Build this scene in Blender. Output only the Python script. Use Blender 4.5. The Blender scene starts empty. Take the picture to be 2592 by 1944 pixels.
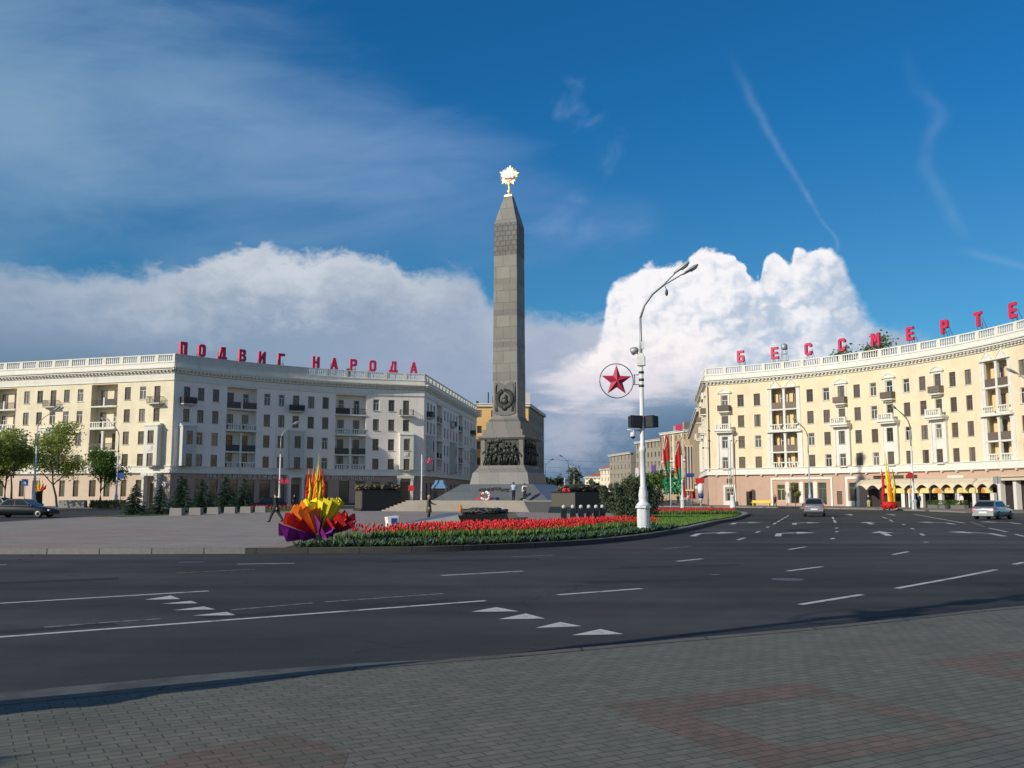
import bpy, bmesh, math, random
from mathutils import Vector, Matrix
R = math.radians
sin, cos, pi = math.sin, math.cos, math.pi
random.seed(7)
SC = bpy.context.scene
COL = SC.collection

# ------------------------------------------------------------------ camera
cam_d = bpy.data.cameras.new("camera")
cam_d.sensor_width = 36.0
cam_d.lens = 36.0 * 948.0 / 1024.0
cam_d.clip_start = 0.1
cam_d.clip_end = 9000.0
cam = bpy.data.objects.new("camera", cam_d)
COL.objects.link(cam)
cam.location = (0.0, 0.0, 1.7)
cam.rotation_euler = (R(90.0 + 6.696), 0.0, 0.0)
SC.camera = cam

# ------------------------------------------------------------------ light
SUN_AZ = R(180.0 + 55.3)       # azimuth of the sun, clockwise from +Y
SUN_EL = R(26.2)
sd = bpy.data.lights.new("sun", 'SUN')
sd.energy = 4.2
sd.angle = R(0.53)
sd.color = (1.0, 0.905, 0.75)
sun = bpy.data.objects.new("sun", sd)
COL.objects.link(sun)
sun_vec = Vector((sin(SUN_AZ) * cos(SUN_EL), cos(SUN_AZ) * cos(SUN_EL), sin(SUN_EL)))
sun.rotation_euler = sun_vec.to_track_quat('Z', 'Y').to_euler()
sun.location = (-60, -40, 60)

SC.view_settings.view_transform = 'Standard'
SC.view_settings.look = 'None'
SC.view_settings.exposure = 0.0
SC.view_settings.gamma = 1.0

# ------------------------------------------------------------------ world: sky texture plus clouds laid out by compass direction
W = bpy.data.worlds.new("World")
SC.world = W
W.use_nodes = True
wt = W.node_tree
for n in list(wt.nodes):
    wt.nodes.remove(n)


class X:
    """a value in a node tree, with arithmetic"""
    def __init__(s, t, sock):
        s.t, s.k = t, sock

    def m(s, op, *a, clamp=False):
        n = s.t.nodes.new('ShaderNodeMath')
        n.operation = op
        n.use_clamp = clamp
        for i, q in enumerate((s,) + a):
            if isinstance(q, X):
                s.t.links.new(q.k, n.inputs[i])
            else:
                n.inputs[i].default_value = q
        return X(s.t, n.outputs[0])

    def __add__(s, o): return s.m('ADD', o)
    def __sub__(s, o): return s.m('SUBTRACT', o)
    def __mul__(s, o): return s.m('MULTIPLY', o)
    def __truediv__(s, o): return s.m('DIVIDE', o)
    def mx(s, o): return s.m('MAXIMUM', o)
    def mn(s, o): return s.m('MINIMUM', o)
    def inv(s): return (s * -1.0) + 1.0

    def ss(s, a, b, lo=0.0, hi=1.0):
        n = s.t.nodes.new('ShaderNodeMapRange')
        n.interpolation_type = 'SMOOTHSTEP'
        s.t.links.new(s.k, n.inputs[0])
        for i, q in ((1, a), (2, b), (3, lo), (4, hi)):
            if isinstance(q, X):
                s.t.links.new(q.k, n.inputs[i])
            else:
                n.inputs[i].default_value = q
        return X(s.t, n.outputs[0])

    def gauss(s, w):
        q = s / w
        return (q * q * -1.0).m('EXPONENT')

    def curve(s, pts, x0, x1, y0, y1):
        """piecewise curve through pts over [x0,x1] -> [y0,y1]"""
        q = (s - x0) / (x1 - x0)
        n = s.t.nodes.new('ShaderNodeFloatCurve')
        c = n.mapping.curves[0]
        P = [((x - x0) / (x1 - x0), (y - y0) / (y1 - y0)) for x, y in pts]
        c.points[0].location = P[0]
        c.points[1].location = P[-1]
        for p in P[1:-1]:
            c.points.new(*p)
        n.mapping.use_clip = False
        n.mapping.update()
        s.t.links.new(q.k, n.inputs['Value'])
        return X(s.t, n.outputs[0]) * (y1 - y0) + y0


def comb(t, x, y, z=0.0):
    n = t.nodes.new('ShaderNodeCombineXYZ')
    for i, q in enumerate((x, y, z)):
        if isinstance(q, X):
            t.links.new(q.k, n.inputs[i])
        else:
            n.inputs[i].default_value = q
    return n.outputs[0]


def nz(t, vec, scale, detail=4.0, rough=0.5, dist=0.0):
    n = t.nodes.new('ShaderNodeTexNoise')
    n.inputs['Scale'].default_value = scale
    n.inputs['Detail'].default_value = detail
    n.inputs['Roughness'].default_value = rough
    n.inputs['Distortion'].default_value = dist
    if vec is not None:
        t.links.new(vec, n.inputs['Vector'])
    return X(t, n.outputs[0])


def mixc(t, f, a, b, mode='MIX'):
    n = t.nodes.new('ShaderNodeMix')
    n.data_type = 'RGBA'
    n.blend_type = mode
    for i, q in ((0, f), (6, a), (7, b)):
        if isinstance(q, X):
            t.links.new(q.k, n.inputs[i])
        elif isinstance(q, bpy.types.NodeSocket):
            t.links.new(q, n.inputs[i])
        elif i == 0:
            n.inputs[i].default_value = q
        else:
            n.inputs[i].default_value = (q[0], q[1], q[2], 1.0)
    return n.outputs[2]


sky = wt.nodes.new('ShaderNodeTexSky')
sky.sky_type = 'NISHITA'
sky.sun_disc = False
sky.sun_elevation = SUN_EL
sky.sun_rotation = SUN_AZ
sky.air_density = 1.0
sky.dust_density = 0.4
sky.ozone_density = 3.0
tc = wt.nodes.new('ShaderNodeTexCoord')
sx = wt.nodes.new('ShaderNodeSeparateXYZ')
wt.links.new(tc.outputs['Generated'], sx.inputs[0])
dx, dy, dz = (X(wt, sx.outputs[i]) for i in range(3))
az = dx.m('ARCTAN2', dy) * 57.29578
el = dz.m('ARCSINE') * 57.29578
pv = comb(wt, az, el)
front = az.m('ABSOLUTE').ss(75.0, 50.0)          # the cloud banks stand in the north only

K = 10.0                                           # background strength is 0.1

# --- clear sky
hs = wt.nodes.new('ShaderNodeHueSaturation')
hs.inputs['Saturation'].default_value = 1.1
hs.inputs['Value'].default_value = 1.0
wt.links.new(sky.outputs[0], hs.inputs['Color'])
north = dy.ss(-0.35, 0.25)                       # deep clean blue away from the sun, paler towards it
c = mixc(wt, north * 0.97, hs.outputs[0], mixc(wt, 1.0, hs.outputs[0], mixc(wt, el.ss(24.0, 11.0), (0.12, 0.76, 1.08), (0.30, 0.76, 0.94)), 'MULTIPLY'))

# --- thin high veil, thickest in the north-west, a wing of it reaching past the obelisk
wv = comb(wt, az * 0.045 + el * 0.03, el * 0.13 - az * 0.02)
n1 = nz(wt, wv, 1.0, 5.0, 0.5, 0.6)
n2 = nz(wt, comb(wt, az * 0.10 + el * 0.05, el * 0.36 - az * 0.05, 3.0), 1.0, 6.0, 0.6, 0.8)
reach = az.curve([(-90, 1.0), (-30, 0.95), (-22, 0.86), (-12, 0.70), (-4, 0.54), (4, 0.36), (12, 0.14), (20, 0.02), (90, 0.0)], -90, 90, 0, 1)
crest = az.curve([(-90, 22), (-30, 21.5), (-20, 20.5), (-10, 19.5), (0, 17.2), (6, 16.0), (11, 15.2), (90, 14)], -90, 90, 0, 30)     # middle of the wing
wing = ((el - crest) / az.curve([(-90, 7), (-20, 6.4), (0, 4.6), (11, 2.4), (90, 2)], -90, 90, 0, 8)).gauss(1.0) * az.ss(13.0, 8.0)
veil = (reach * 0.55 + wing * 0.66 - 0.40 + (n1 - 0.5) * 1.3 + (n2 - 0.5) * 0.5).ss(0.0, 1.05)
veil = veil * el.ss(45.0, 27.0) * front
veilcol = mixc(wt, az.ss(-30.0, 8.0), (0.225 * K, 0.37 * K, 0.535 * K), (0.17 * K, 0.30 * K, 0.575 * K))
c = mixc(wt, veil * 0.92, c, veilcol)

# wisps right of the obelisk
nw = nz(wt, comb(wt, az * 0.22 + el * 0.10, el * 0.42 - az * 0.10, 12.0), 1.0, 4.0, 0.55, 0.5)
w1 = (nw * 1.3 - 0.50 - ((az - 4.4 + (el - 22.5) * 0.5) / 2.6).m('ABSOLUTE') * 0.22 - ((el - 22.5) / 3.6).m('ABSOLUTE') * 0.22).ss(0.0, 0.55)
w2 = (nw * 0.9 - 0.16 - ((az - 4.2) / 6.5).m('ABSOLUTE') * 0.34 - ((el - 16.0) / 2.8).m('ABSOLUTE') * 0.34).ss(0.0, 0.6)
c = mixc(wt, (w1 * 0.55).mx(w2 * 0.8) * front, c, (0.20 * K, 0.335 * K, 0.62 * K))

# vapour trails
def trail(pts, w, e0, e1, a):
    line = el.curve([(y, x) for x, y in pts], pts[0][1], pts[-1][1], 10, 32)
    g = (az + (n2 - 0.5) * 0.7 - line).gauss(w)
    return g * el.ss(e0, e0 + 1.2) * el.ss(e1, e1 - 5.0) * a * (nz(wt, comb(wt, az, el, 8.0), 0.8, 3.0) * 1.2 - 0.1)

t1 = trail([(19.05, 13.4), (19.35, 14.5), (18.6, 15.6), (17.7, 17.2), (16.5, 19.4), (14.7, 22.8), (13.9, 24.6)], el.ss(13.4, 24.0, 0.10, 0.30), 12.6, 26.0, 0.33)
t2 = trail([(26.1, 14.0), (25.2, 16.1), (24.4, 18.0), (24.6, 19.4), (25.2, 20.6), (24.2, 22.1), (23.6, 23.8)], 0.42, 13.6, 25.0, 0.20)
t3 = (el - 12.75 + (az - 27.2) * 0.38 + (n2 - 0.5) * 0.3).gauss(0.22) * az.ss(25.3, 27.0) * az.ss(34.0, 29.0) * 0.15
c = mixc(wt, t1.mx(t2).mx(t3).m('MULTIPLY', front, clamp=True), c, (0.34 * K, 0.48 * K, 0.72 * K))

# --- the long low bank: a soft top in the north-west, thinning out to the east
edge = az.curve([(-90, 11), (-34, 12.2), (-28.9, 12.5), (-24.3, 12.9), (-20.4, 12.9), (-18.6, 13.6), (-16.9, 14.3), (-15.3, 14.6), (-13.1, 14.3), (-9.8, 14.7), (-7.0, 14.2),
                 (-5.9, 13.7), (-4.2, 14.0), (-3.0, 14.0), (-1.9, 12.9), (-0.9, 12.0), (1.0, 11.5), (4.4, 11.3), (8, 11.0), (20.5, 10.2), (22.7, 9.8), (24.5, 9.1), (28.7, 8.3), (40, 8), (90, 6)], -90, 90, 0, 20)
b1 = nz(wt, comb(wt, az * 0.8, el * 1.5, 1.0), 0.38, 5.0, 0.5)
b2 = nz(wt, comb(wt, az, el * 1.5, 5.0), 0.9, 6.0, 0.58, 0.4)
depth = edge - el + (b1 - 0.5) * 1.7 + (b2 - 0.5) * 2.0          # degrees below the top
soft = az.curve([(-90, 1.8), (-30, 1.7), (-22, 1.4), (-18, 0.8), (-10, 0.9), (-5, 1.4), (-3, 1.7), (1, 1.9), (6, 1.2), (18, 1.2), (22, 1.6), (90, 2)], -90, 90, 0, 2)
bank = (depth / soft).ss(0.0, 1.0) * front
# brightness: white billows near the top between -19 and -2 degrees, slate blue below
lit = az.curve([(-90, 0.2), (-32, 0.28), (-24, 0.45), (-19, 0.66), (-15, 0.95), (-9, 0.85), (-4, 0.70), (-1, 0.55), (2, 0.6), (6, 0.75), (20, 0.6), (26, 0.45), (90, 0.3)], -90, 90, 0, 1)
fall = az.curve([(-90, 3), (-28, 4.2), (-15, 4.6), (-6, 4.6), (0, 5.0), (10, 4), (22, 3.4), (90, 3)], -90, 90, 0, 6)
body = lit * ((depth + (b1 - 0.5) * 3.4 + (b2 - 0.5) * 2.0) / fall).ss(1.25, -0.05)
bankcol = mixc(wt, body, (0.255 * K, 0.345 * K, 0.475 * K), (0.64 * K, 0.685 * K, 0.74 * K))
# mauve middle tone and dark slate towards the horizon
mid = (el - 8.2).gauss(3.0) * az.ss(-16.0, -2.0) * az.ss(14.0, 5.0)
bankcol = mixc(wt, mid * 0.75 * (b1 * 1.6 - 0.1).m('MULTIPLY', 1.0, clamp=True), bankcol, (0.42 * K, 0.45 * K, 0.60 * K))
sl_t = az.curve([(-90, 8), (-30, 7.6), (-20, 6.6), (-13, 5.0), (-6, 2.6), (0, 0.6), (3, 1.4), (7, 3.4), (12, 4.6), (90, 5)], -90, 90, 0, 12)
slate = (el - sl_t + (b1 - 0.5) * 1.5).ss(2.8, -1.4)
bankcol = mixc(wt, slate * 0.92, bankcol, mixc(wt, az.ss(-14.0, 4.0), (0.135 * K, 0.225 * K, 0.33 * K), (0.085 * K, 0.16 * K, 0.28 * K)))
c = mixc(wt, bank * 0.96, c, bankcol)

# --- the towering heap cloud in the north-east
top = az.curve([(-20, 3), (1.0, 7.0), (3.5, 8.6), (4.8, 9.3), (5.5, 10.6), (5.9, 12.2), (6.5, 13.1), (7.4, 13.2), (8.2, 13.9), (9.6, 13.6), (10.6, 13.9), (11.4, 14.1), (12.3, 14.6), (13.2, 14.4), (14.0, 13.5), (14.7, 12.6), (15.2, 13.5), (15.9, 14.1),
                 (16.5, 13.3), (17.3, 14.4), (18.4, 14.3), (19.3, 13.7), (20.0, 12.6), (20.6, 11.2), (21.4, 9.9), (22.6, 8.6), (25, 6.5), (40, 3)], -20, 40, 0, 20)
# puffs: rounded cells of three sizes; their relief is lit from the upper left
def puffs(scale, zoff, ox, oy, sm=0.35):
    n = wt.nodes.new('ShaderNodeTexVoronoi')
    n.feature = 'SMOOTH_F1'
    n.voronoi_dimensions = '2D'
    n.inputs['Scale'].default_value = scale
    n.inputs['Smoothness'].default_value = sm
    wt.links.new(comb(wt, wx + (ox + zoff * 13.7), wy + oy), n.inputs['Vector'])
    return X(wt, n.outputs['Distance'])


wn = nz(wt, comb(wt, az, el, 2.0), 0.9, 4.0)
wn2 = nz(wt, comb(wt, az, el, 22.0), 0.9, 4.0)
wx = az + (wn - 0.5) * 1.5
wy = el * 1.1 + (wn2 - 0.5) * 1.5


def relief(ox, oy):
    return puffs(0.34, 2.0, ox, oy) * -1.25 + puffs(0.80, 4.0, ox, oy) * -0.75 + puffs(1.9, 6.0, ox, oy) * -0.34


rl = relief(0.0, 0.0)
rs = relief(-0.30, 0.34)
b3 = nz(wt, comb(wt, az, el, 9.0), 2.4, 6.0, 0.6)
hd = top - el + rl * 0.95 + 0.95 + (b3 - 0.5) * 0.22
hd = hd + (b2 - 0.5) * 0.5
rim = az.curve([(-20, 1.8), (4, 1.7), (6, 0.8), (9, 0.45), (12, 0.32), (17, 0.36), (18.8, 0.6), (20.2, 1.5), (22, 2.0), (40, 2)], -20, 40, 0, 2)
base = el.curve([(0, 0.0), (4.0, 0.0), (5.6, 0.25), (7.4, 0.7), (9.4, 1.0), (20, 1.0)], 0, 20, 0, 1)
heap = (hd / rim).ss(0.0, 1.0) * (base + (b1 - 0.5) * 1.3 * base.inv()).ss(0.1, 0.85) * az.ss(0.2, 4.6) * az.ss(24.0, 19.8) * front
# shading of the heap: sunlit from the left, grey-blue hollows on the right and underneath
side = az.curve([(-20, 0.05), (5, 0.05), (10, 0.08), (13, 0.22), (14.8, 0.55), (16.5, 0.36), (18.5, 0.46), (20.5, 0.8), (40, 0.9)], -20, 40, 0, 1)
slope = (rl - rs).ss(-0.45, 0.35)                 # 1 where the puff faces the sun
tone = (el.ss(11.0, 6.5) * 0.10 + slope.inv() * 0.34 + side * 0.85 + (rl * -1.0 - 0.75).ss(0.0, 0.9) * 0.26 - el.ss(8.0, 13.5) * 0.14 + (b1 - 0.5) * 0.8 + (b2 - 0.5) * 0.7 + (b3 - 0.5) * 0.4 - hd.ss(1.2, 0.0) * 0.24).ss(0.02, 1.0)
heapcol = mixc(wt, tone, (0.95 * K, 0.93 * K, 0.95 * K), (0.46 * K, 0.56 * K, 0.70 * K))
warm = (el - 8.3).gauss(1.7) * az.ss(15.0, 9.0)
heapcol = mixc(wt, warm * 0.45, heapcol, (1.0 * K, 0.89 * K, 0.86 * K))
c = mixc(wt, heap, c, heapcol)

# long pink-white streaks low down beside the heap
s1 = nz(wt, comb(wt, az * 0.22 + 4.0, el * 1.1), 1.0, 6.0, 0.55)
st = (s1 + (el - 6.6).gauss(1.4) * 0.30 - 0.60).ss(0.0, 0.28) * az.ss(0.5, 2.5) * az.ss(14.0, 8.0) * el.ss(10.2, 8.4) * front
c = mixc(wt, st * 0.85, c, (0.80 * K, 0.75 * K, 0.81 * K))
st2 = (b2 * 0.8 + b1 * 0.6 - 0.62 + (az - 4.2).gauss(2.4) * 0.20 + (el - 3.4).gauss(1.6) * 0.16).ss(0.1, 0.5) * (az - 4.0).gauss(3.2) * (el - 3.6).gauss(2.2) * front
c = mixc(wt, st2 * 0.42, c, (0.62 * K, 0.60 * K, 0.70 * K))
sky_out = c
bg = wt.nodes.new('ShaderNodeBackground')
bg.inputs[1].default_value = 0.1
wt.links.new(sky_out, bg.inputs[0])
wo = wt.nodes.new('ShaderNodeOutputWorld')
wt.links.new(bg.outputs[0], wo.inputs[0])
W.cycles.sampling_method = 'MANUAL'
W.cycles.sample_map_resolution = 512


# ------------------------------------------------------------------ materials
def mat(name, col, rough=0.75, metal=0.0, var=0.0, scale=1.0, detail=5.0, bump=0.0, bscale=None, spec=0.4, stretch=None, col2=None, objvar=0.0, coat=0.0, thr=None):
    """painted / stone / plaster surface with uneven tone; col2 is a second tone laid in patches"""
    m = bpy.data.materials.new(name)
    m.use_nodes = True
    t = m.node_tree
    b = t.nodes['Principled BSDF']
    b.inputs['Roughness'].default_value = rough
    b.inputs['Metallic'].default_value = metal
    b.inputs['Specular IOR Level'].default_value = spec
    b.inputs['Coat Weight'].default_value = coat
    b.inputs['Base Color'].default_value = (*col, 1)
    m.diffuse_color = (*col, 1)
    if var or col2 or bump or objvar:
        tc = t.nodes.new('ShaderNodeTexCoord')
        mp = t.nodes.new('ShaderNodeMapping')
        if stretch:
            mp.inputs['Scale'].default_value = stretch
        t.links.new(tc.outputs['Object'], mp.inputs[0])
        v = mp.outputs[0]
        c = None
        if col2:
            n = nz(t, v, scale, detail, 0.6)
            lo, hi = thr or (0.42, 0.62)
            c = mixc(t, n.ss(lo, hi), col, col2)
        if var:
            n = nz(t, v, scale * 2.3 + 0.013, detail, 0.62)
            f = n * (2 * var) + (1 - var)
            g = t.nodes.new('ShaderNodeCombineColor')
            for i in range(3):
                t.links.new(f.k, g.inputs[i])
            c = mixc(t, 1.0, c if c is not None else col, g.outputs[0], 'MULTIPLY')
        if objvar:
            oi = t.nodes.new('ShaderNodeObjectInfo')
            f = X(t, oi.outputs['Random']) * (2 * objvar) + (1 - objvar)
            g = t.nodes.new('ShaderNodeCombineColor')
            for i in range(3):
                t.links.new(f.k, g.inputs[i])
            c = mixc(t, 1.0, c if c is not None else col, g.outputs[0], 'MULTIPLY')
        if c is not None:
            t.links.new(c, b.inputs['Base Color'])
        if bump:
            n = nz(t, v, bscale or scale * 6, 4.0)
            bp = t.nodes.new('ShaderNodeBump')
            bp.inputs['Strength'].default_value = bump
            bp.inputs['Distance'].default_value = 0.05
            t.links.new(n.k, bp.inputs['Height'])
            t.links.new(bp.outputs[0], b.inputs['Normal'])
    return m


def brickmat(name, c1, c2, mortar, w, h, msize, rough=0.85, mode='xy', var=0.12, offs=0.5, rot=0.0, patch=None, spec=0.3, bump=0.3, blotch=0.25):
    """courses of blocks or pavers in metres; mode 'wall' runs the courses up the faces"""
    m = bpy.data.materials.new(name)
    m.use_nodes = True
    t = m.node_tree
    b = t.nodes['Principled BSDF']
    b.inputs['Roughness'].default_value = rough
    b.inputs['Specular IOR Level'].default_value = spec
    tc = t.nodes.new('ShaderNodeTexCoord')
    if mode == 'wall':
        s = t.nodes.new('ShaderNodeSeparateXYZ')
        t.links.new(tc.outputs['Object'], s.inputs[0])
        vec = comb(t, X(t, s.outputs[0]) + X(t, s.outputs[1]), X(t, s.outputs[2]))
    else:
        mp = t.nodes.new('ShaderNodeMapping')
        mp.inputs['Rotation'].default_value = (0, 0, rot)
        t.links.new(tc.outputs['Object'], mp.inputs[0])
        vec = mp.outputs[0]
    br = t.nodes.new('ShaderNodeTexBrick')
    t.links.new(vec, br.inputs['Vector'])
    br.offset = offs
    br.inputs['Color1'].default_value = (*c1, 1)
    br.inputs['Color2'].default_value = (*c2, 1)
    br.inputs['Mortar'].default_value = (*mortar, 1)
    br.inputs['Scale'].default_value = 1.0
    br.inputs['Mortar Size'].default_value = msize
    br.inputs['Mortar Smooth'].default_value = 0.2
    br.inputs['Brick Width'].default_value = w
    br.inputs['Row Height'].default_value = h
    n = nz(t, tc.outputs['Object'], 0.5, 6.0, 0.6)
    n2 = nz(t, tc.outputs['Object'], 9.0, 5.0, 0.6)
    f = (n - 0.5) * (2 * blotch) + (n2 - 0.5) * (2 * var) + 1.0
    g = t.nodes.new('ShaderNodeCombineColor')
    for i in range(3):
        t.links.new(f.k, g.inputs[i])
    c = mixc(t, 1.0, br.outputs['Color'], g.outputs[0], 'MULTIPLY')
    if patch:
        n3 = nz(t, tc.outputs['Object'], patch[1], 4.0, 0.55)
        c = mixc(t, n3.ss(patch[2], patch[3]), c, mixc(t, 1.0, c, patch[0], 'MULTIPLY'))
    t.links.new(c, b.inputs['Base Color'])
    if bump:
        bp = t.nodes.new('ShaderNodeBump')
        bp.inputs['Strength'].default_value = bump
        bp.inputs['Distance'].default_value = 0.02
        bp.invert = True
        t.links.new(br.outputs['Fac'], bp.inputs['Height'])
        t.links.new(bp.outputs[0], b.inputs['Normal'])
    return m


M = {}
def asphalt():
    m = bpy.data.materials.new('asphalt'); m.use_nodes = True
    t = m.node_tree; b = t.nodes['Principled BSDF']
    b.inputs['Roughness'].default_value = 0.86; b.inputs['Specular IOR Level'].default_value = 0.25
    tc = t.nodes.new('ShaderNodeTexCoord'); o = tc.outputs['Object']
    mp = t.nodes.new('ShaderNodeMapping'); mp.inputs['Rotation'].default_value = (0, 0, R(-30)); mp.inputs['Scale'].default_value = (0.035, 0.42, 1)
    t.links.new(o, mp.inputs[0])
    lanes = nz(t, mp.outputs[0], 1.0, 5.0, 0.55)            # tyre polished and dusty lanes along the traffic
    big = nz(t, o, 0.09, 6.0, 0.6)
    mid = nz(t, o, 0.9, 8.0, 0.7)
    fine = nz(t, o, 45.0, 3.0, 0.6)
    f = (lanes - 0.5) * 2.0 + (big - 0.5) * 1.1 + (mid - 0.5) * 0.8 + (fine - 0.5) * 0.7 + 1.0
    w = nz(t, o, 0.5, 5.0, 0.6)
    dv = t.nodes.new('ShaderNodeVectorMath'); dv.operation = 'ADD'
    t.links.new(o, dv.inputs[0]); t.links.new(comb(t, w * 2.2, (w - 0.3) * -2.0), dv.inputs[1])
    v = t.nodes.new('ShaderNodeTexVoronoi'); v.feature = 'DISTANCE_TO_EDGE'; v.voronoi_dimensions = '2D'; v.inputs['Scale'].default_value = 0.17
    t.links.new(dv.outputs[0], v.inputs['Vector'])
    crack = X(t, v.outputs['Distance']).ss(0.007, 0.002) * (big + (mid - 0.5) * 0.5).ss(0.47, 0.56)
    oil = nz(t, o, 0.7, 3.0, 0.5).ss(0.66, 0.74) * 0.35
    f = f * (crack * -0.55 + 1.0) * (oil * -1.0 + 1.0)
    g = t.nodes.new('ShaderNodeCombineColor')
    for i in range(3): t.links.new(f.k, g.inputs[i])
    t.links.new(mixc(t, 1.0, mixc(t, big.ss(0.38, 0.66), (0.034, 0.039, 0.039), (0.050, 0.050, 0.049)), g.outputs[0], 'MULTIPLY'), b.inputs['Base Color'])
    bp = t.nodes.new('ShaderNodeBump'); bp.inputs['Strength'].default_value = 0.3; bp.inputs['Distance'].default_value = 0.01
    t.links.new(fine.k, bp.inputs['Height']); t.links.new(bp.outputs[0], b.inputs['Normal'])
    return m


M['asphalt'] = asphalt()
M['asphalt_dark'] = mat('asphalt_dark', (0.018, 0.021, 0.0215), 0.85, var=0.4, scale=1.5, detail=8, spec=0.3)
M['paint'] = mat('road_paint', (0.47, 0.48, 0.47), 0.7, var=0.35, scale=3.0, detail=9, col2=(0.17, 0.175, 0.17), thr=(0.50, 0.68))
M['paint_worn'] = mat('worn_road_paint', (0.20, 0.20, 0.20), 0.8, var=0.5, scale=5.0, detail=8, col2=(0.07, 0.07, 0.07))
M['paver'] = brickmat('grey_pavers', (0.122, 0.123, 0.103), (0.148, 0.147, 0.122), (0.068, 0.070, 0.061), 0.20, 0.10, 0.006, rot=R(-30), patch=((0.70, 0.76, 0.76), 0.5, 0.47, 0.7), bump=0.6, var=0.35, blotch=0.4)
M['paver_red'] = brickmat('red_pavers', (0.126, 0.094, 0.079), (0.150, 0.110, 0.092), (0.066, 0.062, 0.055), 0.20, 0.10, 0.006, rot=R(-30), patch=((0.80, 1.06, 1.04), 0.9, 0.45, 0.65), bump=0.6, var=0.35, blotch=0.35)
M['plaza'] = brickmat('plaza_slabs', (0.245, 0.218, 0.198), (0.285, 0.258, 0.236), (0.16, 0.15, 0.145), 1.0, 0.5, 0.012, rot=R(-10), patch=((1.03, 0.91, 0.89), 0.09, 0.5, 0.62), bump=0.2)
M['sidewalk'] = brickmat('pale_sidewalk', (0.15, 0.135, 0.125), (0.18, 0.16, 0.15), (0.09, 0.085, 0.08), 0.8, 0.4, 0.01, bump=0.2)
M['kerb_dull'] = brickmat('dull_kerb_stone', (0.095, 0.092, 0.082), (0.115, 0.11, 0.098), (0.05, 0.05, 0.046), 1.5, 5.0, 0.02, var=0.4, bump=0.3)
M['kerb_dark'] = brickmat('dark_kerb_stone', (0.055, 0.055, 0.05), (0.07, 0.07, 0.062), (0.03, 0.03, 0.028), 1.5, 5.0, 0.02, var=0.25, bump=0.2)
M['kerb'] = brickmat('kerb_stone', (0.20, 0.195, 0.185), (0.25, 0.24, 0.225), (0.06, 0.06, 0.055), 1.5, 5.0, 0.02, var=0.25, bump=0.2)
M['gutter'] = mat('gutter_concrete', (0.082, 0.092, 0.092), 0.9, var=0.4, scale=2.0, detail=8, col2=(0.05, 0.055, 0.055))
M['soil'] = mat('soil', (0.05, 0.04, 0.03), 0.95, var=0.4, scale=3)
M['lawn'] = mat('lawn', (0.075, 0.14, 0.022), 0.9, var=0.4, scale=1.6, detail=8, col2=(0.05, 0.10, 0.018), bump=0.6, bscale=30)
M['granite'] = brickmat('grey_granite_blocks', (0.185, 0.185, 0.170), (0.245, 0.240, 0.215), (0.075, 0.075, 0.072), 1.55, 1.3, 0.018, mode='wall', var=0.16, blotch=0.3, rough=0.6)
M['granite_band'] = brickmat('carved_granite_band', (0.15, 0.15, 0.142), (0.185, 0.18, 0.168), (0.115, 0.115, 0.11), 0.62, 0.55, 0.06, mode='wall', var=0.3, rough=0.7, bump=0.8)
M['granite_course'] = brickmat('dark_granite_course', (0.155, 0.155, 0.146), (0.19, 0.185, 0.172), (0.06, 0.06, 0.058), 1.55, 5.0, 0.02, mode='wall', var=0.2, rough=0.6)
M['granite_base'] = brickmat('granite_plinth', (0.175, 0.18, 0.175), (0.215, 0.215, 0.205), (0.09, 0.09, 0.09), 2.1, 5.0, 0.015, mode='wall', var=0.14, rough=0.55)
M['granite_slope'] = brickmat('blue_grey_granite', (0.105, 0.118, 0.128), (0.13, 0.142, 0.15), (0.07, 0.075, 0.08), 2.4, 0.9, 0.012, mode='wall', var=0.15, rough=0.35, spec=0.5)
M['steps'] = brickmat('pale_granite_steps', (0.30, 0.275, 0.235), (0.34, 0.31, 0.27), (0.2, 0.185, 0.16), 1.8, 3.0, 0.012, mode='wall', var=0.12)
M['black_granite'] = mat('black_granite', (0.010, 0.011, 0.013), 0.35, var=0.3, scale=4, spec=0.5)
M['brown_granite'] = mat('brown_granite', (0.085, 0.075, 0.062), 0.55, var=0.25, scale=5)
M['bronze'] = mat('dark_bronze', (0.060, 0.062, 0.055), 0.5, metal=0.55, var=0.35, scale=3.0, col2=(0.035, 0.045, 0.04))
M['bronze_lit'] = mat('lit_weathered_bronze', (0.135, 0.105, 0.065), 0.55, metal=0.3, var=0.5, scale=2.5, col2=(0.07, 0.06, 0.04))  # weathered bronze with a sunlit tone put into its base colour
M['emblem'] = mat('emblem_stone', (0.125, 0.125, 0.118), 0.6, var=0.3, scale=3)
M['gilt'] = mat('bright_gilt', (1.0, 0.82, 0.45), 0.36, metal=0.35, var=0.1, scale=2)
M['gilt_pale'] = mat('pale_gilt', (1.0, 0.95, 0.86), 0.5, metal=0.0)
M['enamel'] = mat('red_enamel', (0.45, 0.03, 0.04), 0.4)
M['cream'] = mat('cream_plaster', (0.75, 0.645, 0.455), 0.9, var=0.10, scale=0.35, detail=8, col2=(0.68, 0.58, 0.405), thr=(0.5, 0.72))
M['cream2'] = mat('pale_cream_plaster', (0.78, 0.70, 0.52), 0.9, var=0.10, scale=0.35, detail=8, col2=(0.70, 0.63, 0.47))
M['pinkish'] = mat('pale_pinkish_plaster', (0.84, 0.785, 0.73), 0.9, var=0.10, scale=0.35, detail=8, col2=(0.78, 0.725, 0.67), thr=(0.5, 0.72))
M['rose_lit'] = mat('sunlit_rose_cladding', (0.60, 0.475, 0.39), 0.88, var=0.12, scale=0.6, detail=8)  # lighter copy of the rose cladding; sun on the flat front put in
M['rose'] = mat('rose_plaster', (0.50, 0.345, 0.265), 0.85, var=0.12, scale=0.5, detail=8)
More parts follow.
